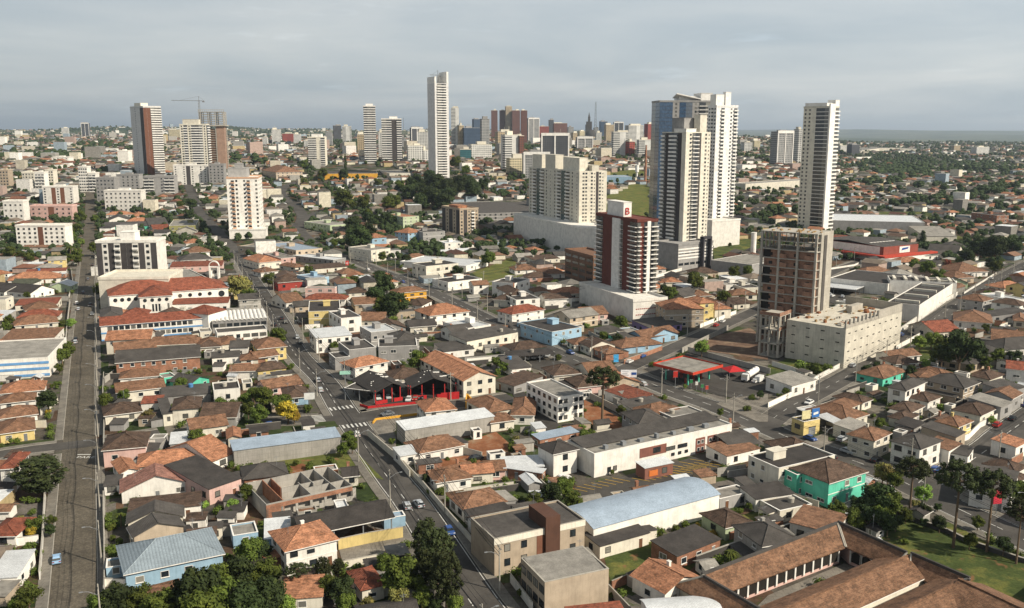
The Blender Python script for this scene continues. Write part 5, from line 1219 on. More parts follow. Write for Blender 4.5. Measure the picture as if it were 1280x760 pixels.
for u in (.12, .4, .5, .6, .88): rp.add('window', window_mesh(.75, 3.5, True, 2), 'F', fr.w*u, 2.6)
rp.flush()
# bell arch
p = unp(269, 355); root = thing('bell_tower', 'white bell tower of the church topped by a round arch', 'bell tower', tuple(p), R(4), None, True); h = px_height(p, 334); m = MB(); W2 = 3.0
m.box(-W2, -W2+1.1, -1, 1, -1, h); m.box(W2-1.1, W2, -1, 1, -1, h); m.box(-W2+1.1, W2-1.1, .4, 1, -1, h-.5); m.box(-W2, W2, -1, 1, h, h+.5)
m.build('wall', WALL['W'][0], root); m = MB(); k = 16
for i in range(k):
    a0, a1 = pi*i/k, pi*(i+1)/k; m.slab([(W2*cos(a0), -1, h+.5+3.4*sin(a0)), (W2*cos(a0), 1, h+.5+3.4*sin(a0)), (W2*cos(a1), 1, h+.5+3.4*sin(a1)), (W2*cos(a1), -1, h+.5+3.4*sin(a1))], .6)
m.build('arch', WALL['W'][0], root); m = MB()
for i in range(5): x = -1.5+i*.75; m.box(x-.1, x+.1, .1, .3, 0, h*.45)
m.tube((0, .38, h*.72), (0, .1, h*.72), 1.1, k=16); m.build('louvre', WALL['K'][0], root)
fr = set_d(tab(503, 628, 1048, 586, 570, 7.0, 'q'), 13); bluet = M('trim_light_blue', '6796c4', 'plaster')
root = part_block(fr, 'school_building', 'long white school with light blue bands and low red roof below the church', 'q', 'r', 'W', '.WWWWWWWWWWWWWWW...', cat='school', nf=2, z0=.2, z1=6.9); m = MB()
for z in (.1, 3.2, 6.3): m.box(-fr.w/2-.1, fr.w/2+.1, -fr.d/2-.2, -fr.d/2+.05, z, z+.62)
m.build('blue_band', bluet, root)
fr = tab(505, 590, 612, 582, 532, 8, 'h'); building(fr, 'h', 'g', 'W', 'school_wing', 'school', 'grey roofed left wing of the blue and white school', 'n', occ=True)
fr = tab(612, 575, 735, 570, 540, 9, 'h'); building(fr, 'h', 'r', 'W', 'school_wing', 'school', 'red roofed middle block between school and church', 'n')
fr = tab(920, 560, 1040, 570, 525, 9, 'h'); building(fr, 'h', 'r', 'W', 'school_wing', 'school', 'red hipped block at the right end of the school', 'n')
fr = tab(1060, 607, 1335, 590, 552, 5.6, 'a'); root = part_block(fr, 'school_annex', 'annex with repeating white vaulted roof right of the school', 'f', 'w', 'G', 'WWWWWWWW', cat='building', nf=1, z0=1.5, z1=5.4); m = MB(); n = 13
for i in range(n):
    x = -fr.w/2+fr.w*(i+.5)/n; q = fr.w/n*.46
    for j in range(6):
        a0, a1 = pi*j/6, pi*(j+1)/6; m.slab([(x+q*cos(a0), -fr.d/2-.3, fr.h-.3+q*.9*sin(a0)), (x+q*cos(a0), fr.d/2, fr.h-.3+q*.9*sin(a0)), (x+q*cos(a1), fr.d/2, fr.h-.3+q*.9*sin(a1)), (x+q*cos(a1), -fr.d/2-.3, fr.h-.3+q*.9*sin(a1))], .12)
m.build('vaulted_roof', trim_w, root)
fr = tab(1085, 665, 1335, 645, 632, 4, 'f'); part_block(fr, 'school_annex', 'low dark roofed strip with blue fascia in front of the vaulted annex', 'f', 'g', 'W', 'WWwWWW', cat='building', nf=1)
building(tab(870, 402, 1035, 388, 352, 7, 'f'), 'f', 'l', 'G', 'hall', 'hall', 'long plain grey hall left of the bell tower', 'n')
# ---- white and light-blue modern block at the left edge
fr = fr_ab(-35, 452, 60, 446.5, 424, 7.5, 'f'); root = part_block(fr, 'office_building', 'white modern block with pale blue bands and flat roof at left edge', 'f', 'l', 'W', None, cat='building'); m = MB()
for z in (.6, 3.0, 5.2): m.box(-fr.w/2-.1, fr.w/2+.1, -fr.d/2-.15, -fr.d/2+.05, z, z+.9)
m.build('blue_band', bluet, root)
# ---- long white commercial block with parking
T3 = (640, 410)
fr = tab(412, 630, 1100, 480, 490, 6.6, 'f', T3); L = fr.w
root = part_block(fr, 'commercial_building', 'long white two storey building with brown panels facing the marked parking lot', 'f', 'c', 'W', None, cat='building'); brn = M('panel_brown', '7d5348'); m = MB()
for a, b, z0, z1 in ((.31, .5, 2.6, 5.2), (.72, .79, .1, 4.6), (.81, .88, .1, 4.6), (.9, .985, .1, 4.6)): m.box(-L/2+a*L, -L/2+b*L, -fr.d/2-.12, -fr.d/2+.05, z0, z1)
m.build('brown_panel', brn, root); rp = Reps(fr, root)
for u, z, w_, h_ in ((.1, .8, 1, 1.25), (.14, .8, 1, 1.25), (.43, 3.2, 2.5, 1.5), (.53, 3.0, 3.25, 1), (.62, 3.0, 3.25, 1), (.55, 1.2, 1, .75), (.6, 1.2, 1, .75), (.65, 1.2, 1, .75)): rp.add('window', window_mesh(w_, h_, True, 2), 'F', L*u, z, .1)
for a in (.74, .77, .83, .86, .92, .96):
    for z in (.8, 2.9): rp.add('window', window_mesh(1, 1, False, 2), 'F', L*a, z, .1)
rp.flush(); m = MB(); m.slab([(-L/2, -fr.d*.1, fr.h+.1), (L/2, -fr.d*.1, fr.h+.1), (L/2, fr.d*.42, fr.h+1.0), (-L/2, fr.d*.42, fr.h+1.0)], .15); m.build('upper_roof', ROOF['g'][0], root)
r = random.Random(3); m = MB()
for i in range(7): x = -L*.4+i*L*.12; m = MB(); m.box(x, x+r.uniform(.8, 2), -fr.d*.35, -fr.d*.35+1.2, fr.h-.4, fr.h+r.uniform(.4, 1.1)); m.build('air_conditioner', steel, root)
fr = tab(208, 625, 325, 600, 572, 6.8, 'f', T3); part_block(fr, 'commercial_building', 'square white corner block with dark roof left of the long white building', 'h', 'k', 'W', '.w.', cat='building', nf=2)
fr = tab(665, 700, 805, 672, 655, 3.4, 's', T3); root = part_block(fr, 'kiosk_building', 'small brown entrance pavilion with pale sheet roof in the parking lot', 's', 'w', 'Q', '.W.W.', cat='pavilion'); m = MB(); m.box(-fr.w*.35, -fr.w*.05, -fr.d/2-.15, -fr.d/2, .8, 2.4); m.build('poster', M('poster_orange', 'c8713a', 'flat'), root)
# glass pergola
fr = tab(1095, 600, 1240, 575, 520, 3.0, 'a', T3); building(fr, 'a', 'g', 'O', 'pergola', 'pergola', 'arched brown glazed pergola at the end of the white building', 'O')
# old three storey building
fr = tab(230, 348, 358, 328, 262, 8.2, 'f', T3); root = part_block(fr, 'apartment_building', 'old stained white three storey building beside the tall araucaria', 'f', 'l', M and 'W', 'ww.ww', cat='building', nf=3, S='wwwwww')
# ---- filling station
fr = tab(905, 228, 1055, 187, 160, 5.6, 'f', T3); fr.occ(0); root = thing('filling_station_canopy', 'flat grey filling station canopy with red and orange edge', 'canopy', (fr.cx, fr.cy, 0), fr.phi, None, True); w, d = fr.w/2, fr.d/2
m = MB(); m.box(-w+.1, w-.1, -d+.1, d-.1, 5.0, 5.5); m.build('roof', ROOF['c'][0], root); m = MB()
for b in ((-w, w, -d, -d+.1), (-w, w, d-.1, d), (-w, -w+.1, -d+.1, d-.1), (w-.1, w, -d+.1, d-.1)): m.box(*b, 4.95, 5.95)
m.build('red_fascia', M('fascia_red', 'b8402c', 'flat'), root)
for x in (-w*.7, 0, w*.7):
    for y in (-d*.55, d*.55): ob('column', box_mesh(('col', 'fs'), [WALL['T'][0]], lambda q: q.box(-.25, .25, -.25, .25, 0, 5.0)), root, (x, y, 0))
for x in (-w*.5, 0, w*.5):
    for y in (-d*.3, d*.3):
        q = fr.W(x, y); o = thing('fuel_pump', 'dark red fuel pump under the filling station canopy', 'fuel pump', tuple(q), fr.phi, 'fuel pumps under the canopy', True); ob('cabinet', box_mesh(('pump', 0), [WALL['R'][0]], lambda q: (q.box(-.45, .45, -.3, .3, 0, 1.7), q.box(-.5, .5, -.34, .34, 1.7, 1.95))), o); ob('screen', box_mesh(('pumps', 0), [glass], lambda q: q.box(-.3, .3, -.34, -.29, 1.1, 1.5)), o); ob('hose', box_mesh(('hose', 0), [rub], lambda q: (q.tube((.47, 0, 1.5), (.7, 0, .7), .03, k=5), q.tube((.7, 0, .7), (.47, 0, 1.0), .03, k=5))), o)
def sign(px, py_foot, h, w_, hh, col, label, text=None, tcol='ffffff', legs=1, rz=R(10), nm='sign', cat='sign', pole_c=None):
    p = unp(px, py_foot); root = thing(nm, label, cat, tuple(p), rz, None, True); fr = Fr(p.x, p.y, 0, rz, w_, .2, h)
    m = MB(); [m.cyl(x, 0, -.2, h-hh, .1, .1, 8) for x in ((0,) if legs == 1 else (-w_*.35, w_*.35))]; m.build('post', pole_c or steel, root)
    m = MB(); m.box(-w_/2, w_/2, -.12, .12, h-hh, h); m.build('panel', M('sign_'+col, col, 'flat', .5), root)
    m = MB(); m.box(-w_/2-.08, w_/2+.08, -.09, .09, h-hh-.08, h-hh); m.box(-w_/2-.08, w_/2+.08, -.09, .09, h, h+.08); m.build('frame', steel, root)
    if text: text_on(fr, root, text, 'F', w_/2, h-hh*.72, hh*.55, M('letters_'+tcol, tcol, 'flat'), .05)
    return root
sign(640+815/4, 410+305/4, 6.5, 1.6, 2.2, 'b0322a', 'red and white filling station sign on a pole', None, 'ffffff')
sign(640+895/4, 410+305/4, 3.4, 1.0, 1.2, '2f7a4a', 'small green sign at the edge of the forecourt'); sign(640+922/4, 410+312/4, 3.2, 1.0, 1.2, 'd8d5ce', 'small white and red sign at the edge of the forecourt', None, 'a02a22'); sign(640+950/4, 410+325/4, 3.2, 1.0, 1.2, '3c7f4e', 'small green sign right of the white one on the forecourt'); sign(640+973/4, 410+335/4, 3.4, 1.0, 1.4, 'b84a3a', 'small red sign at the right end of the forecourt signs')
bb = sign(640+582/4, 410+305/4, 7.0, 5.6, 2.7, 'e2e4e6', 'large white billboard with blue emblem on a dark mast beside the avenue', None, '4a5f86', 1, R(0), 'billboard', 'billboard')
m = MB(); m.prism([(.9, -.13), (2.7, -.13), (2.7, -.16), (.9, -.16)], 5.2, 6.1); m.build('blue_emblem', M('emblem_blue', '2a4f92', 'flat'), bb)
m = MB(); m.box(-2.3, -.1, -.15, -.12, 6.3, 6.45); m.box(-2.3, 0, -.15, -.12, 5.0, 5.25); m.box(-2.3, -.5, -.15, -.12, 5.6, 5.8); kind(m.build('printed_line', M('print_grey', '9aa3a8', 'flat'), bb), 'stuff'); sign(640+520/4, 410+182/4, 4.0, 2.0, 3.0, '4aa3d8', 'light blue upright sign by the orange wall')
sign(960+185/4, 410+530/4, 7.4, 3.2, 2.7, 'cfc79a', 'pale yellow and green picture billboard over the yellow shop', None, '8a2f22', 2, R(24), 'billboard', 'billboard'); bb = sign(960+232/4, 410+522/4, 7.6, 2.8, 2.7, '3b6fb0', 'blue billboard with white and red strip over the yellow shop', None, 'ffffff', 2, R(24), 'billboard', 'billboard')
m = MB(); m.slab([(-.9, -.16, 5.7), (.9, -.16, 6.0), (.9, -.13, 6.6), (-.9, -.13, 6.3)], .1); m.build('white_strip', trim_w, bb)
sign(364, 298, 5.0, 9.0, 3.6, '2f8a4a', 'green road sign on two posts at the curved highway', None, 'ffffff', 2, R(0), 'road_sign', 'road sign'); sign(320+270/4, 410+410/4, 5.8, 3.4, 2.2, 'd8d8d4', 'white signboard on a pole beside the main road'); sign(320+448/4, 410+290/4, 5.6, 3.8, 1.3, '9fd0bd', 'pale green shop sign beside the black roofed car yard')
sign(320+457/4, 250+345/4, 5.5, 2.2, 3.0, 'b8403a', 'round red and white shop sign near the highway', 'G', 'ffffff'); sign(960+1140/4, 570+290/4, 6.0, 2.2, 3.4, 'c43a48', 'red sign on a post beside the avenue behind the araucarias', None)
sign(315, 330, 6, 5.2, 2.8, 'e2dede', 'white signboard with round red emblem near the curved highway', 'G', 'b03050', 2, R(0))
# parasol, tanker, van
p = unp(640+1105/4, 410+240/4); root = thing('parasol', 'red square parasol tent beside the filling station', 'tent', tuple(p), R(15), None, True); m = MB(); a, b, z = 3.4, 3.4, 2.5
for q in ([(-a, -b, z), (a, -b, z), (0, 0, z+1.6)], [(a, -b, z), (a, b, z), (0, 0, z+1.6)], [(a, b, z), (-a, b, z), (0, 0, z+1.6)], [(-a, b, z), (-a, -b, z), (0, 0, z+1.6)]): m.slab(q, .06)
m.build('canopy', M('parasol_red', 'b02a2c', 'flat'), root); m = MB(); [m.cyl(x, y, 0, z, .07, .07, 6) for x in (-3.2, 3.2) for y in (-3.2, 3.2)]; m.build('leg', steel, root)
def tanker(px, py, rz):
    p = unp(px, py); root = thing('tanker_truck', 'white tanker truck parked beside the filling station', 'truck', (p.x, p.y, .1), rz, None, True)
    m = MB(); m.tube((0, -5.0, 2.1), (0, 5.2, 2.1), 1.2, 1.2, 16); m.tube((0, -5.2, 2.1), (0, -5.0, 2.1), .9, 1.2, 16); m.build('tank', trim_w, root, smooth=False)
    m = MB(); m.box(-.5, .5, -5, 8.2, .75, 1.05); m.build('chassis', rub, root); m = MB(); prof_mesh(m, [(6.0, .8), (6.0, 3.0), (7.6, 3.0), (8.2, 1.9), (8.2, .8)], 2.3); m.build('cab', paint('white', CARS['white']), root)
    m = MB(); prof_mesh(m, [(7.3, 1.9), (7.55, 2.85), (7.72, 2.85), (8.22, 1.95)], 2.1); m.build('windscreen', glass, root)
    for y in (-4, -2.8, 4.2, 7.3):
        for x in (-1.1, 1.1): ob('wheel', box_mesh(('twheel', 0), [rub], lambda q: q.tube((-.15, 0, 0), (.15, 0, 0), .5, k=14)), root, (x, y, .5))
    m = MB()
    for y in (-3, 0, 3): m.cyl(0, y, 3.25, 3.5, .35, .35, 10)
    m.build('hatch', steel, root)
def van(px, py, rz, label):
    p = unp(px, py); root = thing('van', label, 'van', (p.x, p.y, .1), rz, None, True); m = MB(); prof_mesh(m, [(-2.6, .4), (-2.6, 1.1), (-1.9, 2.0), (-1.3, 2.3), (2.6, 2.3), (2.7, .4)], 1.95, 0, .93); m.build('body', paint('white', CARS['white']), root)
    m = MB(); prof_mesh(m, [(-2.52, 1.18), (-1.95, 1.92), (-1.6, 1.9), (-1.6, 1.2)], 1.97, 0, .96); m.build('window', glass, root)
    for x in (-.85, .85):
        for y in (-1.7, 1.7): ob('wheel', box_mesh(('vwheel', 0), [rub], lambda q: q.tube((-.12, 0, 0), (.12, 0, 0), .36, k=12)), root, (x, y, .36))
tanker(640+1198/4, 410+250/4, heading(930, 478, 950, 465)); van(640+1238/4, 410+268/4, heading(948, 477, 955, 473), 'white van parked beside the tanker truck')
# ---- car dealer with black sheet roofs and red walls
T2 = (320, 410)
def dealer(x0, y0, x1, y1, yb, h, label):
    fr = tab(x0, y0, x1, y1, yb, h, 'G', T2); fr.occ(.3); root = thing('car_shop', label, 'shop', (fr.cx, fr.cy, 0), fr.phi, 'open fronted sheds of the car yard', True); w, d = fr.w/2, fr.d/2
    roof_mesh(fr, 'G', .4, .2).build('roof', ROOF['k'][0], root); m = MB(); m.box(-w, w, d-.2, d, -.5, h); m.box(-w, -w+.2, -d*.3, d-.2, -.5, h); m.box(w-.2, w, -d*.3, d-.2, -.5, h); m.build('wall', WALL['K'][0], root)
    n = 5
    for i in range(n): ob('post', box_mesh(('post', 'dl'), [M('post_red', 'a83230', 'flat')], lambda q: q.box(-.15, .15, -.15, .15, 0, h+.5)), root, (-w+.2+(2*w-.4)*i/(n-1), -d+.3, 0))
    m = MB(); m.box(-w, -w*.3, -d-.1, -d+.1, 0, 1.3); m.box(w*.1, w*.6, -d-.1, -d+.1, 0, 1.3); m.build('red_wall', M('dealer_red', 'b3282a', 'plaster'), root)
    m = MB(); r = random.Random(int(x0))
    for i in range(10): u, v = r.uniform(-.8, .8), r.uniform(-.7, .8); zz = h+SLOPE['G']*w*(1-abs(u))+.02; m.box(w*u, w*u+1.3, d*v, d*v+.5, zz-.1, zz+.18)
    m.build('skylight', trim_w, root)
dealer(595, 322, 765, 294, 213, 4.4, 'left black roofed open shed of the car yard with red walls'); dealer(770, 300, 1003, 284, 205, 4.2, 'right wide black roofed shed of the car yard with skylight patches')
building(tab(440, 300, 590, 318, 262, 4.2, 'f', T2), 'f', 'g', 'G', 'canopy_building', 'canopy', 'flat grey canopy at the left corner of the car yard', 'O')
m = MB()
P = [unp(320+x/4, 410+y/4) for x, y in ((520, 392), (560, 404), (700, 390), (860, 375))]; c = P[0]; root = thing('garden_wall', 'low bright red wall along the car yard forecourt', 'wall', tuple(c), 0, None, True); m = MB()
for a, b in zip(P, P[1:]): u = (b-a).normalized(); n = Vector((-u.y, u.x, 0))*.12; m.prism([(q.x-c.x, q.y-c.y) for q in (a-n, b-n, b+n, a+n)], 0, .9)
m.build('wall', M('dealer_red', 'b3282a', 'plaster'), root)
P = [unp(320+x/4, 410+y/4) for x, y in ((925, 362), (1016, 355))]; root = thing('garden_wall', 'tall bright red wall at the right end of the car yard', 'wall', tuple(P[0]), atan2((P[1]-P[0]).y, (P[1]-P[0]).x), None, True); m = MB(); m.box(0, (P[1]-P[0]).length, -.15, .15, 0, 2.6); m.build('wall', M('dealer_red', 'b3282a', 'plaster'), root)
for pts, hh, lb in (([(585, 480), (600, 462), (805, 436)], .7, 'yellow painted kerb wall in front of the white roofed warehouse'), ([(908, 425), (1000, 412)], .7, 'short yellow kerb wall further along the side street'), ([(1050, 405), (1055, 372), (1080, 400)], 3.2, 'yellow corner wall beside the white roofed warehouse')):
    P = [unp(320+x/4, 410+y/4) for x, y in pts]; c = P[0]; root = thing('garden_wall', lb, 'wall', tuple(c), 0, None, True); m = MB()
    for a, b in zip(P, P[1:]): u = (b-a).normalized(); n = Vector((-u.y, u.x, 0))*.2; m.prism([(q.x-c.x, q.y-c.y) for q in (a-n, b-n, b+n, a+n)], 0, hh)
    m.build('wall', WALL['E'][0], root)
# ---- unfinished house shell without roof
fr = tab(50, 242, 482, 146, 92, 4.0, 'f', (320, 570)); fr.occ(.5); root = thing('unfinished_house', 'roofless brick and concrete house shell with room walls', 'building', (fr.cx, fr.cy, 0), fr.phi, None, True); w, d = fr.w/2, fr.d/2; m = MB(); t = .2
for b in ((-w, w, -d, -d+t), (-w, w, d-t, d), (-w, -w+t, -d+t, d-t), (w-t, w, -d+t, d-t)): m.box(*b, 2.6, 3.7, 1 if b[2] == -d else 0); m.box(*b, 3.7, 4.0, 0)
m.box(-w, w, d-t, d, -.5, 2.6, 0); m.box(-w, -w+t, -d+t, d-t, -.5, 2.6, 0); m.box(w-t, w, -d+t, d-t, -.5, 2.6, 0)
for i in range(7): x = -w+i*2*w/6.0; m.box(x-(.1 if 0 < i < 6 else 0), x+.5 if i < 6 else x, -d, -d+t, -.5, 2.6, 0)
m.box(-w, -w*.6, -d, -d+t, 0, 2.6, 1); m.box(w*.2, w, -d+.01, -d+t, 0, 1.2, 0)
for x, y0, y1 in ((-w*.62, -d, d), (-w*.42, 0, d), (w*.02, -d, d*.2), (w*.3, -d*.2, d), (w*.62, -d, d)): m.box(x, x+t, y0+t, y1-t, 0, 4.0, 1 if x < 0 else 0)
for y, x0, x1 in ((0, -w*.42, w*.62), (-d*.4, w*.02, w)): m.box(x0+t, x1-t, y, y+t, 0, 3.9, 0)
m.build('wall', [WALL['N'][0], WALL['O'][0]], root); m = MB(); m.box(-w, w, -d, d, .02, .12); m.build('floor_slab', rawc, root)
wall_line('50 310 240 265 500 205', 320, 570, 2.4, .2, 'N'); 
# black arched shed and yellow wall
fr = tab(235, 392, 682, 300, 262, 4.6, 'g', (320, 570)); building(fr, 'g', 'k', 'C', 'workshop_shed', 'shed', 'long black roofed open shed behind the beige wall', 'O')
wall_line('415 470 560 438 735 408', 320, 570, 2.6, .22, 'Y', 'pale yellow boundary wall of the black roofed shed')
m = unp(320+685/4, 570+355/4); building(Fr(m.x, m.y+1, 0, R(20), 5, 3, 2.6), 'f', 'u', 'B', 'water_container', 'container', 'bright blue container at the end of the black roofed shed', 'n')
# ---- beige apartment block and beige shop
fr = fr_ab(618, 674, 731, 649.5, 636, 8.2, 'f'); root = part_block(fr, 'apartment_building', 'tan two storey apartment building with cream band and brown stair tower', 'f', 'g', 'D', '.w.w.Bww.w.', cat='apartment building', nf=2, z0=.8, z1=7.2); m = MB()
m.box(-fr.w/2-.1, fr.w/2+.1, -fr.d/2-.12, -fr.d/2+.05, fr.h-1.3, fr.h); m.build('cream_band', WALL['C'][0], root); m = MB(); m.box(fr.w*.04, fr.w*.2, -fr.d/2-.7, fr.d*.1, -1, fr.h+2.6); m.build('stair_tower', M('stair_brown', '5d4236'), root)
fr = fr_ab(681, 728, 761, 711, 690, 7.0, 'f'); root = part_block(fr, 'shop_building', 'tan box building with grey sheet roof and glazed dark side front', 'f', 'l', 'D', None, cat='building', S=None); rp = Reps(fr, root); facade(fr, rp, 'L', 'WWWW', 2, .3, 6.4); rp.flush()
m = MB(); m.slab([(-fr.w/2+.3, -fr.d/2+.3, 6.75), (fr.w/2-.3, -fr.d/2+.3, 6.75), (fr.w/2-.3, fr.d/2-.3, 7.25), (-fr.w/2+.3, fr.d/2-.3, 7.25)], .1); m.build('sheet_roof', ROOF['l'][0], root)
# ---- blue roof warehouse
fr = tab(408, 362, 1037, 190, 182, 5.2, 'a', (640, 570)); root = building(fr, 'a', 'u', 'W', 'warehouse', 'warehouse', 'long white warehouse with pale blue arched roof in front of the parking lot', 'n'); 
# ---- pre-cast concrete warehouses
building(fr_ab(292, 563, 425, 545.5, 542, 4.8, 's'), 's', 'u', 'N', 'warehouse', 'warehouse', 'grey concrete panel warehouse with pale blue roof left of the main road', 'n')
building(tab(745, 510, 1190, 440, 432, 4.8, 's', T2), 's', 'w', 'N', 'warehouse', 'warehouse', 'grey concrete panel warehouse with white roof right of the main road', 'n')
# ---- colonial school complex at lower right
TS = (960, 570); oldt = 't'
def wing(ax, ay, bx, by, wd, h, label, arc=0, back=False):
    """ridge from pixel a to pixel b; width wd"""
    rr = SLOPE['g']*wd/2; a, b = unp(TS[0]+ax/4, TS[1]+ay/4, h+rr), unp(TS[0]+bx/4, TS[1]+by/4, h+rr); c = (a+b)/2; fr = Fr(c.x, c.y, 0, atan2((b-a).y, (b-a).x), Vector((b.x-a.x, b.y-a.y)).length, wd, h)
    root = building(fr, 'g', 'm', 'C', 'school_wing', 'school', label, 'n')
    if arc:
        def mk(q):
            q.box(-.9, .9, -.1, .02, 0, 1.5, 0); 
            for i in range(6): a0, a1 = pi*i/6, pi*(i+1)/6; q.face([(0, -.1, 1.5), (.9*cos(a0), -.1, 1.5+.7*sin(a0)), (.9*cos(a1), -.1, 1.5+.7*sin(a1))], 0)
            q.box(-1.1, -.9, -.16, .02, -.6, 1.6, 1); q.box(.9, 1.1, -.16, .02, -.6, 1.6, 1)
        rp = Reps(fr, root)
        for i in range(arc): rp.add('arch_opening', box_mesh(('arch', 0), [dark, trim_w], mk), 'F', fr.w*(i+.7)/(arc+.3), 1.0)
        rp.flush()
    m = MB(); m.box(-fr.w/2-.6, fr.w/2+.6, -.22, .22, h+rr+.03, h+rr+.24); m.build('ridge_cap', ROOF['m'][0], root); return fr, root
def mono(bk, ft, hb, hf, label, arc=0, rc='m', wc='C', dx=0):
    """lean-to wing: back edge and front edge given as pixel pairs on the tile, at heights hb and hf"""
    B = [unp(TS[0]+x/4, TS[1]+y/4, hb) for x, y in bk]; Fp = [unp(TS[0]+x/4, TS[1]+y/4, hf) for x, y in ft]   # B left->right, F left->right
    c = (Fp[0]+Fp[-1])/2; u = Fp[-1]-Fp[0]; phi = atan2(u.y, u.x); cc, q = cos(phi), sin(phi)
    def Lc(p): return ((p.x-c.x)*cc+(p.y-c.y)*q, -(p.x-c.x)*q+(p.y-c.y)*cc, p.z)
    B = [Lc(p) for p in B]; Fp = [Lc(p) for p in Fp]; L = Fp[-1][0]-Fp[0][0]; D_ = abs(B[0][1])
    mid = c+Vector((-q, cc, 0))*D_/2; occ_add(mid.x, mid.y, phi, L/2, D_/2)
    root = thing('school_wing', label, 'school', (c.x, c.y, 0), phi, 'wings of the colonial school', True)
    m = MB(); m.slab([Fp[0], Fp[-1], B[-1], B[0]], .22); m.build('roof', ROOF[rc][0], root)
    ins = 1.2; m = MB(); P0 = [(p[0], p[1]+ins, 0) for p in Fp]; Q = [(p[0], p[1]-.1, 0) for p in B]
    m.prism([P0[0][:2], P0[-1][:2], Q[-1][:2], Q[0][:2]], -.5, hf-.25); m.build('wall', WALL['P' if arc else wc][0], root)
    m = MB(); m.prism([(B[0][0], B[0][1]-.25), (B[-1][0], B[-1][1]-.25), (B[-1][0], B[-1][1]+.2), (B[0][0], B[0][1]+.2)], -.5, hb+.35); m.build('back_wall', WALL['K'][0], root)
    m = MB(); e = [(x, y, z+.1) for x, y, z in (Fp[0], B[0])]; f = [(x, y, z+.1) for x, y, z in (Fp[-1], B[-1])]; m.tube(e[0], e[1], .2, k=5); m.tube(f[0], f[1], .2, k=5); m.build('hip_tiles', conc, root)
    if arc:
        fr = Fr(c.x, c.y, 0, phi, L, 0.02, hf); rp = Reps(fr, root)
        def mk(q):
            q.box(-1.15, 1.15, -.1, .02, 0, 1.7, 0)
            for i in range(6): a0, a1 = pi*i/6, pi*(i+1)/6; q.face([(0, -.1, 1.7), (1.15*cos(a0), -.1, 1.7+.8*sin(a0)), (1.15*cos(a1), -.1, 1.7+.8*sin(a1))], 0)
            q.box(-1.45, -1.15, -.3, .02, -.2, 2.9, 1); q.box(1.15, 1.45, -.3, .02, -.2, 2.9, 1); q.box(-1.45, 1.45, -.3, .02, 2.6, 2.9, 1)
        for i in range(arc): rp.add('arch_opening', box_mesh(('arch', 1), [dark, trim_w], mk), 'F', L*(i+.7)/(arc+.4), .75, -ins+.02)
        rp.flush()
    return root
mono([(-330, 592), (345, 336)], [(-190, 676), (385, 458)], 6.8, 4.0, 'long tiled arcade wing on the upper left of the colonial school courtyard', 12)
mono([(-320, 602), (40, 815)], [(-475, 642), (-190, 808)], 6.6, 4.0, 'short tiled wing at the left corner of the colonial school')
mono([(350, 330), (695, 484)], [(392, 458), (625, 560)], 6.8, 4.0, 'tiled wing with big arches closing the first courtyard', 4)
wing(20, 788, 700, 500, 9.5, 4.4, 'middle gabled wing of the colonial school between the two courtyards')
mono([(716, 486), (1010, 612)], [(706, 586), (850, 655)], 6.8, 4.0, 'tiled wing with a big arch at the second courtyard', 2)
wing(590, 802, 965, 622, 9, 5.2, 'lower right cross wing of the colonial school'); wing(965, 622, 1330, 792, 14, 5.0, 'long tiled wing of the colonial school at bottom right corner')
building(tab(110, 330, 330, 385, 268, 3.6, 's', TS), 's', 't', 'W', 'school_wing', 'school', 'small white outbuilding with rusty tiled roof behind the school', '')
wall_line('-360 590 -20 465 340 345', 960, 562, 2.6, .3, 'K', 'dark weathered boundary wall behind the colonial school')
wall_line('500 200 610 235 760 300 900 350 1000 400 1290 500', 960, 580, 1.1, .4, 'K', 'dark park wall with square pillars along the avenue')
building(fr_ab(815, 776, 905, 770, 747, 4, 'a'), 'a', 'w', 'W', 'warehouse', 'shed', 'white arched metal roof at the bottom edge', 'n')
# ================================================ houses traced tile by tile
specs(0, 410, '''0 325 215 305 262 3.3 h o W
0 375 175 355 325 3 h t W
0 450 185 425 388 3 h t W
0 525 170 502 450 3.4 h t Y
0 700 75 695 622 6 h r W
555 48 755 40 24 5.6 g o C
580 172 998 140 98 6 g g O
578 122 780 102 78 5 q t C
765 80 975 75 40 4 h t C
985 92 1105 85 45 3.5 h t W
1150 95 1240 92 62 5 g g W
1205 158 1290 152 126 3 h t C
1060 150 1200 140 116 3 s g W
600 250 790 235 205 3.2 h t W
585 320 822 292 262 4 g t C
815 250 880 240 225 3 f c T
950 280 1045 250 225 3 G g T
805 345 1050 325 285 3 s g G
1068 312 1200 300 268 5 f k W
1150 215 1290 210 182 3 g t W
525 435 705 412 372 3.2 h b C
705 378 805 372 338 4 s r W
862 405 995 395 342 5.2 h b C
815 430 862 424 350 4 s g C
955 505 1135 480 442 3.6 g t C
1140 548 1200 542 492 3 G o C
515 607 725 588 520 5.2 h b P
850 580 960 570 518 3 s w G
690 690 1000 657 610 3.2 h o W
603 722 690 705 645 3.2 G o W
1060 662 1168 620 552 3.2 g o W
1085 130 1200 125 110 3 s g C''')
specs(0, 570, '''607 178 957 130 38 3.2 G p W
640 285 1000 245 195 3 s b W
640 332 912 296 222 4 G g C
670 400 915 345 288 4.8 G g D
930 322 1025 315 282 3 s b W
1045 362 1110 355 330 3 s g C
935 402 1080 385 360 3 s b D
628 583 1112 482 402 4.4 h n B
-60 395 75 392 312 3 h r W
-60 612 85 602 472 3 s w W
530 560 625 545 508 2.5 f c B
1165 400 1290 380 335 3 f c B
1045 165 1205 110 20 4.2 s k P
745 740 930 690 640 3 s t D
520 150 600 142 95 2.6 s g W''')
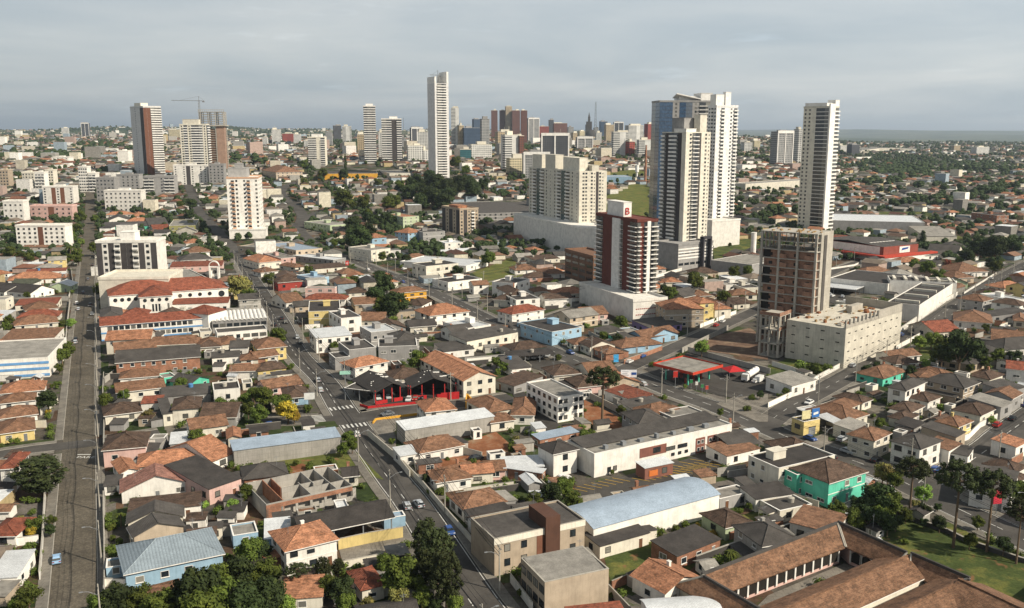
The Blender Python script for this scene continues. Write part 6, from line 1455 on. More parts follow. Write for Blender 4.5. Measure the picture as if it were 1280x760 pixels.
specs(320, 570, '''150 470 402 410 345 5.8 h o W c
45 415 170 402 310 3 s w B
530 662 640 636 565 3.2 h r C
130 715 330 700 600 3 s o C
905 128 1075 102 62 3.2 h t W
1040 88 1185 76 40 3 g o C
1150 72 1245 66 22 2.8 g t P
1040 262 1245 222 172 3.4 h t W
1075 302 1270 262 250 3 s k G
1130 378 1290 348 292 3.2 g b W
440 100 510 92 55 3 g k C''')
specs(640, 570, '''440 450 685 382 352 3 s k C D
825 500 1042 414 382 3.2 s k O
1068 352 1190 322 268 3.4 h b V
603 594 765 680 555 3.6 g o W
290 805 560 775 742 3.6 s r R
-20 60 150 85 52 3 s w O
40 285 150 262 235 3 s g W
1040 215 1195 180 160 3 f c G''')
specs(640, 410, '''-10 145 215 128 108 3 s k W O
0 205 95 195 140 3 s g W
10 110 168 92 66 3 h b T
312 82 425 74 45 3 h t C
390 95 515 82 40 3.6 G b C
470 128 560 118 86 3 h t O
548 98 748 75 48 3 h t B
690 48 830 28 5 3 G t B
0 430 108 432 345 3.4 h t W
800 446 955 418 402 3.2 f l G
690 435 835 402 375 3 h t C
600 405 770 375 350 3 s g W
465 312 610 362 305 3.2 s r W
140 558 332 518 512 3 s u O
-40 700 160 690 640 3 s w G
580 350 700 335 310 3 s l C
1075 640 1240 600 565 3 s t W''')
specs(960, 410, '''120 290 240 256 228 4 s l W
395 460 498 428 375 3.4 h t C
240 395 345 420 350 3.2 h t C
470 372 517 354 322 3 h b C
212 425 295 410 392 3 f w G O
345 482 412 464 430 3 s w G O
425 512 502 478 462 3.2 s l C
530 560 610 522 498 6 h t C
760 600 864 560 530 6.6 h g W
688 310 787 266 262 6.4 h g W
575 250 690 212 188 3.2 h t T
640 178 755 170 135 3 h b W
620 148 760 132 108 3 g t W
760 242 872 245 206 3 h t W
870 235 915 222 193 3 h t C
1108 254 1174 230 215 4.2 h b C
1195 200 1290 210 165 5 g r W
1220 350 1268 324 302 5 g t G
1200 318 1290 292 265 5 s g G
1062 434 1136 399 375 3.6 h b C
1165 396 1222 370 335 4.2 s l G
800 366 862 342 322 3.2 h b W
712 420 776 388 372 3 h b C
690 460 745 434 420 3 h b C
730 502 785 472 458 3 s k G
950 490 1018 462 442 5.6 h t Y
940 545 988 518 478 5.2 s g D
905 612 968 577 556 4 s t W
1010 745 1240 755 690 4 s g W
1235 718 1290 690 655 3.5 h b W
1240 595 1300 565 540 4 s o W
55 702 335 636 605 6.6 f k C
845 610 1000 640 580 3 s g W
180 470 260 455 440 4.5 f k Y S''')
specs(960, 570, '''305 130 490 73 20 6.6 h b T
145 95 208 82 55 6 f l T
-60 215 130 185 140 3.4 s k W
60 275 220 240 205 3 f g C
1010 150 1215 190 60 5 s g W
1240 120 1300 100 70 4 h b W''')
specs(320, 410, '''1037 262 1197 238 112 6.2 G o C
495 196 658 164 142 5.6 h o W
465 110 600 96 62 7.2 f g G n
612 94 806 88 50 7.2 f g G
395 150 470 142 120 5 f g G
10 102 150 88 45 5.5 h t Y
0 148 110 132 112 3.2 g t C
10 212 150 196 168 3.2 h b Y
50 302 228 275 248 3 g t P
145 348 260 338 290 3 h b B
820 622 1035 580 542 3.3 h t W
722 640 815 625 590 3 s w W
1165 418 1290 396 338 3.6 h t C
1175 470 1290 455 425 3.2 h t C
1055 66 1310 18 6 5 s g C
940 118 1090 102 68 3 s g W
880 735 1080 690 690 3 g t W
1195 260 1290 290 225 3 s b G
80 235 180 225 215 3 s g C''')
specs(320, 250, '''200 252 332 240 213 7 f u D
105 250 200 248 235 6 f w G
15 312 125 302 268 5 h o C
125 292 198 286 262 6 f c P
385 300 450 290 272 4 f w G
297 345 455 332 318 3 s b C
25 362 110 352 335 3 h t W
195 336 240 330 312 3 h t C
430 368 520 360 340 3 h t C
285 392 365 382 370 5 f u B
110 412 230 402 378 5 h b R
245 440 395 440 432 6 f c P
240 496 445 496 468 4 h r W
150 512 240 500 465 3.6 g t W
262 558 422 552 502 7 f k Y S
425 592 527 582 552 7 f g W
300 690 478 674 638 6.5 s w W
575 662 705 648 624 8 f w G
710 702 815 692 652 7 h g G
705 464 852 450 434 6.2 h t E
870 577 1065 554 518 5.6 h o W
985 666 1095 652 622 4 g g W
1060 642 1175 622 600 5 f w W
575 252 672 241 230 8.2 f c C
760 166 830 156 138 9 h o B
580 190 652 183 166 8 h o B
735 86 815 79 68 12 f o V
835 162 945 156 145 10 f g G
850 332 1012 316 308 8.2 f k C
960 412 1130 392 384 5 f k W
1180 408 1290 418 390 8 f g W
945 216 1035 211 202 6 f w W
370 128 470 117 104 7 f l V
1050 330 1160 300 292 4 f w W
650 412 710 407 392 4 h o C
480 700 555 690 668 3 s t W
520 600 640 600 560 4 g t C
1190 495 1290 500 468 4 h b C
1100 640 1250 645 625 3 g t C
1235 240 1290 242 228 3 h o C
760 290 860 283 268 3 h t C
1080 160 1200 150 122 4 h b C
740 520 830 525 488 3.4 h b W''')
specs(0, 250, '''530 75 660 70 58 3 h o W
540 103 650 97 68 3.6 G g W
635 108 750 102 88 3 h o T
660 82 720 79 58 3 h o W
505 137 750 128 108 3 s g T
745 130 845 124 88 3 s g G
845 130 980 125 98 8 f c M
880 152 985 152 132 4.5 G l C
770 152 850 146 122 3 g r C
800 222 870 216 198 3 h o W
930 217 1020 211 194 3 h o W
930 264 1060 256 232 4.5 h t W
905 302 1060 292 266 5.4 h g W
850 334 1110 326 305 4 s r P
40 402 300 387 358 3 h o W
0 372 60 362 332 3 h o W
20 460 140 442 395 3.4 G k W
150 466 270 442 390 3.4 G k W
245 432 350 430 395 3.4 G w V
130 362 330 352 342 3.4 s r W
240 300 328 296 282 5.6 g l Y
75 527 285 517 490 3 s r C
130 552 290 537 505 3 h t W
85 588 290 577 548 3 h r C
75 627 290 607 575 3 h t C
0 702 265 692 640 3.2 s t W
525 415 620 410 388 4 h o Y
1070 215 1110 215 200 3 h g W
1190 230 1290 238 215 5 f c D
530 700 750 690 650 6 g o C
760 725 975 715 680 4 g t C
985 735 1100 728 690 3.4 h b C
1110 720 1190 712 680 3.4 h t C
-20 280 60 280 262 3 h t C
105 235 320 238 225 3 s t C
1000 660 1060 655 640 3 f c C''')
specs(640, 250, '''15 350 130 345 320 3 h t W
160 370 270 365 335 3 h t W
80 385 195 380 360 3 h b P
0 475 80 470 425 6 h b W
20 500 140 492 465 5.6 f k W
165 495 300 488 465 5 g b W
230 472 385 460 435 4 h o C
0 570 160 545 525 5.4 h r W
290 590 430 570 545 5.4 g l D
200 660 348 636 600 6 f k B
150 360 260 352 338 3 h o C
770 545 960 540 490 9 h o D
940 515 1010 510 480 9.5 h o Y
1015 545 1095 540 510 5 h o C
715 345 770 343 325 4 h o W
770 410 850 408 385 3 h o C
715 440 765 435 412 3 h o C
920 365 1030 360 335 3.4 h b D
860 485 940 470 442 3.4 g g C
905 480 1000 475 450 3 h t D
1100 475 1225 470 445 3.2 h t C
480 665 560 650 632 3 s g C
560 670 660 660 640 3 f c B
580 710 660 695 665 3 s g T
660 690 830 660 640 3.4 g t B
690 640 850 620 590 3 s g L
1070 425 1190 420 400 3.4 f l W
1160 440 1245 436 412 3.4 f g C
5 640 90 635 610 4 s g G
110 300 240 290 275 3 s b C''')
specs(960, 250, '''485 372 640 362 335 3 h t C
635 385 760 380 345 3.4 h l W
730 280 860 272 242 3.4 h g W
660 310 780 305 285 3 h o W
800 250 950 260 222 3.6 g g C
930 390 1030 385 352 3.6 h t D
950 360 1100 355 310 3.4 h t W
830 345 890 340 318 3.4 h g W
890 410 1000 412 385 3.6 G g V
1150 480 1220 470 440 3.4 h b W
1180 440 1290 430 405 3 h o C
1210 500 1290 495 465 5 f w W
835 660 960 650 602 3.4 g r C
930 600 1120 615 548 3.2 h t W
1060 710 1180 745 675 3.4 h g W
1120 705 1290 720 650 3.4 g t C
1230 600 1290 605 560 3.4 h t C
910 62 955 60 52 6 h o W
905 130 955 128 112 4 h o W
1145 78 1205 76 62 10 f g O
970 100 1040 98 85 4 s g G
1060 150 1145 150 130 4 g g G
890 232 1000 235 205 4 h g C
1050 560 1120 580 545 3.2 s g G''')
# ================================================ trees traced
trees(0, 570, '''A 205 95 130 200, d 590 700 105, b 800 740 110, d 985 690 140, b 1085 620 100, d 1200 570 100, b 1250 470 80, d 1230 720 110, b 1000 780 130, b 140 700 75, b 700 710 80, d 900 720 90, b 1110 700 110, b 500 745 80, u 620 60 24, b 75 740 45, b 140 340 50, y 155 375 34, b 265 315 30, d 250 365 34, u 150 515 34, u 150 570 34, p 600 285 34, u 565 410 24, u 1120 155 32, b 1230 180 50, u 1090 270 40, l 1160 240 40, d 1150 290 30, u 560 350 30, w 1050 210 26, o 60 360 30, u 640 190 18''')
trees(320, 570, '''d 30 470 60, b 50 570 80, d 60 690 100, l 150 740 55, a 210 560 70 690, A 335 565 40, A 410 550 32, b 350 640 60, d 430 650 75, b 450 730 60, b 720 590 110, b 650 540 60, A 850 420 80, A 935 500 90, A 950 610 90, A 860 560 70, b 800 640 60, o 710 720 70, l 1060 690 34, l 1000 735 50, u 930 145 36, d 860 110 28, w 970 210 30, u 860 180 22, d 900 740 40, o 560 740 45, b 830 700 60''')
trees(640, 570, '''d 200 180 62, b 310 215 55, b 110 220 48, b 255 150 50, p 1095 470 48, b 1185 250 22, b 1275 315 26, u 870 340 30, v 930 350 24, v 1000 380 30, u 1070 390 14, b 640 395 16, u 620 350 20, u 500 690 24, u 730 385 28, b 1255 300 22, u 1130 270 22, b 40 680 20, u 820 360 30, b 440 60 14''')
trees(640, 410, '''a 450 240 85 480, u 290 145 26, w 945 95 40, u 740 172 22, u 840 145 34, b 360 535 40, l 350 500 26, b 545 410 28, w 560 460 34, o 650 450 50, l 115 550 30, w 185 218 26, w 260 205 36, b 85 235 28, b 460 40 28, d 545 60 26, b 570 455 24, l 825 302 14, d 1240 330 22, u 1200 345 24, b 1060 420 22, o 20 560 28, b 0 600 30, u 240 510 28, u 700 180 24, b 395 530 36, w 1290 250 30, u 1130 420 26, b 570 290 16''')
trees(960, 410, '''d 960 110 105, b 870 130 60, d 1040 120 60, b 1150 135 48, d 1230 140 50, l 790 178 26, d 500 205 30, d 545 188 24, d 715 215 32, b 560 475 30, u 470 455 18, w 860 395 30, u 830 160 30, l 1130 460 22, b 800 290 20, u 880 290 24, b 100 310 22, u 60 340 24, w 170 190 45, u 230 200 50, u 300 200 40, b 640 30 18, b 1270 60 24, b 1090 170 34, l 760 70 40, u 870 60 40, b 1010 200 24, u 1010 440 16''')
trees(960, 570, '''a 705 40 95 300, a 925 110 100 460, a 1092 115 105 480, a 1240 250 80 540, d 560 200 90, p 545 160 60, d 500 300 70, b 610 240 70, b 430 310 60, o 600 80 50, l 775 180 50, d 780 330 26, b 730 110 50, u 680 430 26, b 350 270 50, d 600 330 60, u 1000 40 30, b 1260 180 60, u 500 350 40, b 820 90 40, d 860 330 45, b 1010 420 40, d 1180 440 50, b 1130 330 36, d 780 270 40, d 850 250 24, b 690 290 40, d 640 330 40, b 560 290 50, o 670 90 50, o 740 240 30, d 450 240 50, u 800 120 40''')
trees(960, 250, '''d 1140 230 75, d 1060 220 60, d 1220 220 50, d 1130 310 45, b 1180 335 36, d 1000 278 42, c 770 190 20 238, b 800 332 45, b 850 372 40, b 730 320 34, r 900 312 22, b 960 300 24, l 820 690 45, d 950 690 55, b 870 720 40, b 1200 400 22, u 1040 510 24, u 1210 545 24, b 620 262 18, w 560 310 24, b 1110 465 26, b 1090 640 24, b 1240 45 24, b 1060 75 20, b 760 430 18, l 1120 560 22, u 1250 550 20, b 900 270 20, u 700 250 16''')
trees(640, 250, '''b 910 400 48, b 790 460 40, d 760 440 24, b 1060 478 42, b 545 605 38, d 550 692 34, p 215 400 30 430, b 1180 350 30, b 1110 358 34, l 950 730 44, u 690 580 12, u 470 690 22, w 375 625 20, b 460 345 0.1, b 740 480 22, b 1150 495 24, d 830 660 14, u 110 322 12, b 1090 222 12, u 1000 595 20, b 990 400 20, b 300 520 12, d 345 525 14''')
trees(320, 250, '''d 510 180 75, d 480 120 50, d 560 150 45, b 390 210 26, d 755 290 28, b 630 280 28, b 890 285 38, d 1005 355 36, b 1165 285 42, b 265 350 34, u 80 375 26, l 450 410 32, b 490 400 32, b 530 392 26, d 640 420 66, d 600 480 60, d 690 510 80, b 640 530 60, l 685 600 32, d 620 380 40, b 150 680 46, d 590 100 40, d 650 95 40, d 700 100 34, d 560 80 30, u 0 430 20, b 75 30 22, b 400 720 24, l 820 230 20, o 1130 60 24, u 300 35 18, u 130 205 20, b 490 20 22, b 560 60 22''')
trees(0, 250, '''b 470 240 34, b 500 448 40, b 530 495 26, o 1200 430 72, b 1240 470 45, b 350 180 34, b 400 80 36, b 385 140 34, b 385 270 34, p 355 235 40 300, b 340 290 26, b 400 295 26, b 50 260 34, b 150 285 30, b 100 275 26, u 290 615 30, l 355 610 26, u 300 655 30, v 315 710 20, b 300 740 34, b 45 600 30, u 30 630 34, u 60 640 24, u 280 460 16, b 140 470 20, d 945 70 32, d 960 20 30, u 640 125 22, u 1000 155 22, b 20 430 20, b 250 665 16, b 900 20 20, b 1290 400 34, b 460 90 24, l 420 210 20''')
trees(0, 410, '''b 300 130 46, b 300 105 40, b 295 200 26, d 240 360 56, v 242 420 24, b 525 355 40, b 620 335 36, o 740 435 34, b 915 262 38, b 980 545 50, l 1010 550 30, b 1030 425 40, b 1100 385 44, b 1165 400 44, b 1225 350 40, b 1240 400 44, b 1270 330 40, u 1025 125 26, u 1100 230 18, u 855 215 20, u 910 210 20, u 990 215 26, b 260 290 14, u 600 520 14, u 1250 265 22, v 315 65 16, b 340 95 20, l 1180 410 30''')
trees(320, 410, '''b 40 340 60, b 100 400 50, y 165 395 62, y 190 440 34, b 140 360 44, b 20 420 50, b 155 40 42, b 460 540 36, b 480 580 40, b 430 600 36, b 810 160 55, b 870 180 36, u 370 660 30, u 270 690 34, u 140 710 50, u 40 680 30, u 200 675 24, b 1200 165 34, u 680 565 24, u 960 640 14, b 395 85 28, b 150 205 20, u 180 190 22, u 700 700 20, u 260 400 34, u 960 655 14, b 1240 190 30, u 50 720 50, l 1210 220 20''')
trees(320, 80, '''d 800 590 50, d 850 640 55, d 900 600 60, d 890 660 60, d 760 640 50, d 960 620 55, d 1020 600 50, d 1080 620 50, d 1120 640 45, d 1140 600 35, d 1000 660 45, b 440 670 55, b 540 690 40, b 660 690 40, b 770 590 35, d 820 690 50, d 940 690 50, b 560 500 30, b 335 540 30, d 440 550 30, c 450 520 10 590, b 1000 490 34, b 1050 530 30, b 610 590 24, b 700 680 40, b 720 600 30, b 285 490 20, b 240 500 24, b 240 590 24, b 500 590 20, d 870 560 40, d 1060 580 40''')
# ================================================ vehicles traced
cars('''71 702 71 660 lightblue
509 635 489 595 silver
523.5 632.5 489 595 silver
397.5 477 376 447 silver
446.5 545 443 532 white
96 380 97 370 white
113 382 113 370 black
110 350 110 340 grey
116 332 116 320 black
104 367 104 350 grey
352 399 340 380 black
357 404 376 440 black
473 499 476 508 white
485 498 490 506 silver
511 501 505 510 white
519 500 514 510 red
527 498 522 508 black
1052 551 1065 545 silver
1265 525 1280 512 black
1095 577 1110 570 black
1040 371 1060 365 white
1037 369 1050 360 silver
1053 372 1060 366 silver
903 403 912 398 white
895 408 905 403 red
595 575 600 574 black
505 337 515 335 white
338 533 345 532 blue
668 448 664 452 white
660 449 656 453 white
676 447 672 451 white
684 446 680 450 silver
240 230 244 240 white
248 258 252 266 silver
292 316 296 322 black
704 600 720 597 white
945 478 955 474 white
1056 378 1062 372 white
460 338 450 334 white
372 292 376 288 silver
352 300 360 296 black
310 383 318 382 white''', 'car')
# ================================================ boundary walls traced
wall_line('''520 600 522 470 515 330 520 240''', 0, 410, 1.6, .2, 'G')
wall_line('''522 760 524 640 524 520 520 330 520 210
200 620 215 440 225 240 230 150
630 215 850 185 1060 150
85 450 195 435
525 655 660 660''', 0, 570, 1.9, .2, 'W')
wall_line('''780 660 830 540 1000 620 1130 655
1060 90 1230 130
560 540 700 660 770 750''', 320, 410, 2.0, .2, 'C')
wall_line('''440 560 640 520
690 0 830 150 940 280 1080 440 1140 540 1210 560
790 30 800 80''', 320, 570, 1.6, .2, 'C')
wall_line('''1040 250 1190 215 1280 190
1090 420 1280 355
680 385 860 330 940 300
500 670 620 620''', 640, 570, 2.0, .2, 'O')
wall_line('560 180 660 145 750 110', 640, 410, 1.8, .2, 'O')
wall_line('''850 125 960 70 1080 10
360 340 520 420 600 470
880 120 1060 170 1290 230
220 245 380 230''', 640, 410, 2.2, .2, 'N')
wall_line('''0 270 220 245
0 400 150 330 240 265
640 110 760 45
20 190 120 220 240 265 370 195
1060 500 1160 450 1270 380
860 610 1000 560 1060 500''', 960, 410, 2.0, .2, 'W')
wall_line('''1000 320 1160 320 1230 320
850 330 960 320
830 650 1000 600''', 320, 250, 2.4, .2, 'C')
wall_line('''350 510 335 640 325 760
355 350 365 420 345 490''', 0, 250, 1.6, .2, 'W')
wall_line('''850 590 960 540 1140 440
720 390 860 350
940 640 1120 570''', 640, 250, 2.0, .2, 'W')
wall_line('''300 350 430 330 640 240
980 470 1140 370''', 960, 250, 1.2, .2, 'W')
# ================================================ parking bays
def bays(pts, n, L):
    a, b = [unp(640+x/4, 570+y/4) for x, y in pts]; u = (b-a); W = u.length; u.normalize(); v = Vector((-u.y, u.x, 0)); v = (v*.85-u*.5).normalized(); m = MB()
    for i in range(n):
        p = a+u*(W*i/(n-1)); q = p+v*L; h = u*.09; m.face([(*(p-h).xy, .21), (*(p+h).xy, .21), (*(q+h).xy, .21), (*(q-h).xy, .21)])
    kind(m.build('parking_bay_marking', paint_y), 'structure')
bays([(340, 190), (590, 130)], 8, 5); bays([(690, 130), (1000, 50)], 12, 5); bays([(840, 105), (1200, 15)], 13, 5); bays([(800, 180*.4), (960, 30)], 4, 4)
# ================================================ poles
pole_line('cobbled_street', -1, 30); pole_line('main_road', 1, 34); pole_line('main_road', -1, 40, 20); pole_line('avenue', 1, 36); pole_line('avenue', -1, 36, 18, cable=False); pole_line('service_street', -1, 34); pole_line('upper_street', 1, 36); pole_line('right_street', -1, 34); pole_line('side_street', 1, 30, 10); pole_line('back_street', 1, 36); pole_line('short_street', -1, 34)
# cars parked along the kerbs
r = random.Random(77); cc_ = ['white', 'silver', 'grey', 'black', 'white', 'silver', 'red', 'blue']
for nm, side, n in (('cobbled_street', 1, 7), ('cobbled_street', -1, 5), ('main_road', -1, 8), ('main_road', 1, 5), ('avenue', 1, 8), ('avenue', -1, 5), ('service_street', 1, 5), ('service_street', -1, 4), ('right_street', 1, 4), ('side_street', -1, 2), ('upper_street', 1, 4), ('back_street', 1, 3)):
    P, w = [(q[0], q[1]) for q in ROADS if q[3] == nm][0]
    for _ in range(n):
        i = r.randrange(2, len(P)-2)
        if P[i].y > 560 or P[i].y < 130: continue
        q = P[i]+nrm(P, i)*side*(w/2-1.1); t = (P[i+1]-P[i-1])
        if near_road(q.x, q.y, 2, nm) or any(abs(q.x-o.location.x)+abs(q.y-o.location.y) < 7 for o, l, f in THINGS if o['category'] == 'car'): continue
        c = r.choice(cc_); car_at(q.x, q.y, atan2(t.y, t.x)+(pi/2 if side > 0 else -pi/2), c, c+' car parked at the kerb of the '+nm.replace('_', ' '), z=.09)
# ================================================ filling the blocks
def in_view(x, y, z=0, mx=20): px, py, D = prj(x, y, z); return D > 20 and -mx < px < 1280+mx and py < 790
def zone_phi(x, y):
    px, py, D = prj(x, y, T(x, y))
    if px > 1000 and py > 200: return R(40)
    if px < 300: return R(5)
    return R(20)
NH = sum(1 for o, l, f in THINGS if o['category'] == 'house'); cand = []; rf = random.Random(11)
def lots(phi, ox, oy, bx, by, y0, y1):
    c, s = cos(phi), sin(phi); n = int(1700/bx)
    for i in range(-n, n):
        for j in range(-n, n):
            if i % 12 == 0 or j % 5 == 0: continue
            u, v = i*bx+ox+rf.uniform(-1.2, 1.2), j*by+oy+rf.uniform(-1.2, 1.2); x, y = u*c-v*s, u*s+v*c
            if not (y0 < y < y1) or not in_view(x, y, 0, 230): continue
            if abs(zone_phi(x, y)-phi) > .01: continue
            yield x, y, phi
for phi in (R(40), R(5), R(20)):
    for x, y, p in lots(phi, 3, 5, 14.0, 16.5, 110, 1500): cand.append((x, y, p))
cand.sort(key=lambda q: q[1]); far = MB(); FARC = []
rc_ = [rgb(h) for h in ('7a5e4c', '96694f', '5c4b40', '75503f', '4d4a47', '6c6963', '5c5751', '756a5e', '5c4135', '8f8b84', '403e3c', '4a4d40')]; wc_ = [rgb(h) for h in ('e4e1d8', 'cfc8b4', 'b5ae9d', '9c9992', 'a89388', 'ebe8df', '93a0a8', 'ab9a75', 'd0cdc6', '7d7a74')]
def far_house(x, y, phi, w, d, h, ty, rf, z=None):
    c, s = cos(phi), sin(phi); z = T(x, y) if z is None else z; w /= 2; d /= 2; rc, wc = rf.choice(rc_), rf.choice(wc_); r = .36*min(w, d) if ty else 0
    def P(a, b, q): return (x+a*c-b*s, y+a*s+b*c, z+q)
    n = len(far.v); far.v += [P(-w,-d,-4), P(w,-d,-4), P(w,d,-4), P(-w,d,-4), P(-w,-d,h), P(w,-d,h), P(w,d,h), P(-w,d,h)]
    far.f += [(n,n+1,n+5,n+4), (n+1,n+2,n+6,n+5), (n+3,n,n+4,n+7), (n+2,n+3,n+7,n+6)]; FARC.extend([wc]*4)
    if not ty: far.f.append((n+4,n+5,n+6,n+7)); FARC.append(rgb(rf.choice(('8d8981', '9b978f', 'cfd2d3', '6c6a66')))); return
    o = .5; k = len(far.v)
    if w > d: k0 = max(0, w-d) if ty == 1 else w+o; A_, B_ = P(-k0, 0, h+r+.2), P(k0, 0, h+r+.2)
    else: k0 = max(0, d-w) if ty == 1 else d+o; A_, B_ = P(0, -k0, h+r+.2), P(0, k0, h+r+.2)
    far.v += [P(-w-o,-d-o,h-.1), P(w+o,-d-o,h-.1), P(w+o,d+o,h-.1), P(-w-o,d+o,h-.1), A_, B_]
    if w > d: far.f += [(k,k+1,k+5,k+4), (k+1,k+2,k+5), (k+2,k+3,k+4,k+5), (k+3,k,k+4)]
    else: far.f += [(k,k+1,k+4), (k+1,k+2,k+5,k+4), (k+2,k+3,k+5), (k+3,k,k+4,k+5)]
    FARC.extend([rc]*4)
def free(x, y, m):
    if in_open(x, y) or near_road(x, y, m): return False
    for dx in (-m, 0, m):
        for dy in (-m, 0, m):
            if occ_hit(x+dx, y+dy, .4): return False
    return True
treec = []
for x, y, phi in cand:
    w, d = rf.uniform(8.5, 12.5), rf.uniform(8.5, 13.5)
    if y < 640 or NH < 0:
        if not free(x, y, 5.2):
            if rf.random() < .5: treec.append((x+rf.uniform(-4, 4), y+rf.uniform(-4, 4)))
            continue
    elif near_road(x, y, 6) or occ_hit(x, y, 6) or in_open(x, y): continue
    if rf.random() < .10: treec.append((x, y)); continue
    u = rf.random(); ty = rf.choice('hhggG') if u < .8 else rf.choice('sf'); h = rf.choice((3, 3.2, 3.4, 5.6)) 
    if NH < 296 and in_view(x, y):
        rc = rf.choice('tttoobbbgggk' if ty in 'hgG' else 'gglckkw'); fr = Fr(x, y, T(x, y), phi, w, d, h); building(fr, ty, rc, rf.choice('WWCCCYGGPDDNO'), label=None); NH += 1
    else:
        occ_add(x, y, phi, w/2, d/2)
        if rf.random() < .03*(1 if x/y < .25 else .3): far_house(x, y, phi, w*1.2, d*1.1, rf.choice((9, 12, 15)), 0, rf)
        else: far_house(x, y, phi, w, d, h, 1 if ty in 'h' else (2 if ty in 'gG' else 0), rf)
print('houses', NH, 'near fill y', y)
# small sheds and lean-tos in the yards, and party walls between lots
r = random.Random(21); ns = 0; nw = 0
for _ in range(9000):
    if ns >= 210: break
    p = unp(r.uniform(-10, 1290), r.uniform(330, 755))
    w, d = r.uniform(2.6, 6.5), r.uniform(2.4, 4.5)
    if in_open(p.x, p.y) or near_road(p.x, p.y, 5.5) or any(occ_hit(p.x+a, p.y+b, .3) for a in (-w/2, 0, w/2) for b in (-d/2, 0, d/2)): continue
    phi = zone_phi(p.x, p.y)+r.choice((0, 0, pi/2)); fr = Fr(p.x, p.y, T(p.x, p.y), phi, w, d, r.uniform(2.1, 2.8)); ty, rc, wc = r.choice('ssgf'), r.choice('ggkltcbw'), r.choice('WCGNOD')
    building(fr, ty, rc, wc, 'shed', 'shed', None, 'n' if r.random() < .5 else 'D'); ns += 1
for _ in range(9000):
    if nw >= 190: break
    p = unp(r.uniform(-10, 1290), r.uniform(330, 755)); phi = zone_phi(p.x, p.y)+r.choice((0, 0, 0, pi/2)); L = r.uniform(7, 18); c, q = cos(phi), sin(phi); ok = True
    for k in range(9):
        t = L*(k/8-.5); x, y = p.x+c*t, p.y+q*t
        if occ_hit(x, y, .15) or near_road(x, y, 2.6) or in_open(x, y): ok = False; break
    if not ok: continue
    nw += 1; mt = r.choice('WCGNOKN'); h = r.uniform(1.7, 2.4); root = thing('garden_wall', WALL[mt][1]+' masonry party wall between yards', 'garden wall', (p.x, p.y, T(p.x, p.y)), phi, 'party walls between the yards')
    m = MB(); m.box(-L/2, L/2, -.09, .09, -.4, h); m.build('wall', WALL[mt][0], root); m = MB(); m.box(-L/2-.04, L/2+.04, -.13, .13, h, h+.07); m.build('coping', conc, root); occ_add(p.x, p.y, phi, L/2, .15)
print('sheds', ns, 'walls', nw)
# far slopes
y = 1500
while y < 6900:
    st = 15+(y-1500)*.0045; x = -y*.66
    row = 0
    while x < y*.66:
        x += st*rf.uniform(.85, 1.2)
        q = x/y; jx, jy = x+rf.uniform(-.3, .3)*st, y+rf.uniform(-.45, .45)*st
        dens = .70-.30*ss(2600, 6500, y)-.34*ss(.08, .3, q)
        nz = sin(x*.006+y*.004)+sin(y*.009-x*.003+2)+sin(x*.013+1)
        if nz > 1.35:
            for _ in range(2): treec.append((jx+rf.gauss(0, 1.3)*st, jy+rf.gauss(0, 1.3)*st))
            continue
        if in_open(jx, jy): continue
        if rf.random() > dens or occ_hit(jx, jy, 8): 
            if rf.random() < .5+.4*ss(.08, .3, q): treec.append((jx+rf.uniform(-1, 1)*st, jy+rf.uniform(-1, 1)*st))
            continue
        if int((x*cos(.35)+y*sin(.35))/95) != int(((x-st)*cos(.35)+y*sin(.35))/95): continue
        ty = rf.choice((1, 1, 2, 0)); k = rf.random(); s = st/15
        if k < .022*(1-.8*ss(.1, .3, q)): far_house(jx, jy, rf.choice((.1, .35, .6)), rf.uniform(16, 26), rf.uniform(12, 18), rf.choice((10, 13, 18, 24)), 0, rf)
        elif k < .035*(1-.6*ss(.1, .3, q)): far_house(jx, jy, rf.choice((.1, .35, .6)), rf.uniform(18, 34), rf.uniform(12, 18), rf.uniform(6, 9), 0, rf)
        else: far_house(jx, jy, rf.choice((.1, .35, .6)), rf.uniform(8, 12)*min(s, 1.5), rf.uniform(8, 12)*min(s, 1.5), rf.choice((3, 3.2, 5.6)), ty, rf)
    y += st*rf.uniform(1.05, 1.25)
me = bpy.data.meshes.new('distant_houses'); me.from_pydata(far.v, [], far.f); me.materials.append(M('distant_house_paint', 'ffffff', 'attr'))
ca = me.color_attributes.new('col', 'FLOAT_COLOR', 'CORNER'); buf = []
for p, c in zip(far.f, FARC): buf.extend(list(c)*len(p))
ca.data.foreach_set('color', buf); o = ob('distant_houses', me); kind(o, 'stuff'); o['label'] = 'mass of small tiled and flat roofed houses spreading to the horizon'
print('far faces', len(far.f))
# ================================================ trees that fill
NTI = len(TREES); r = random.Random(5); tries = 0; extra = []
px_c = [(r.uniform(-10, 1290), r.uniform(235, 760)) for _ in range(9000)]
for px, py in px_c:
    if NT[0] >= 298: break
    p = unp(px, py)
    if p.y > 700 or near_road(p.x, p.y, 4.6) or in_open(p.x, p.y) or occ_hit(p.x, p.y, .8): continue
    if any(abs(p.x-t[0])+abs(p.y-t[1]) < 7 for t in TREES): continue
    place_tree(r.choice('bbdluuuuwo'), p.x, p.y, r.uniform(.45, .8))
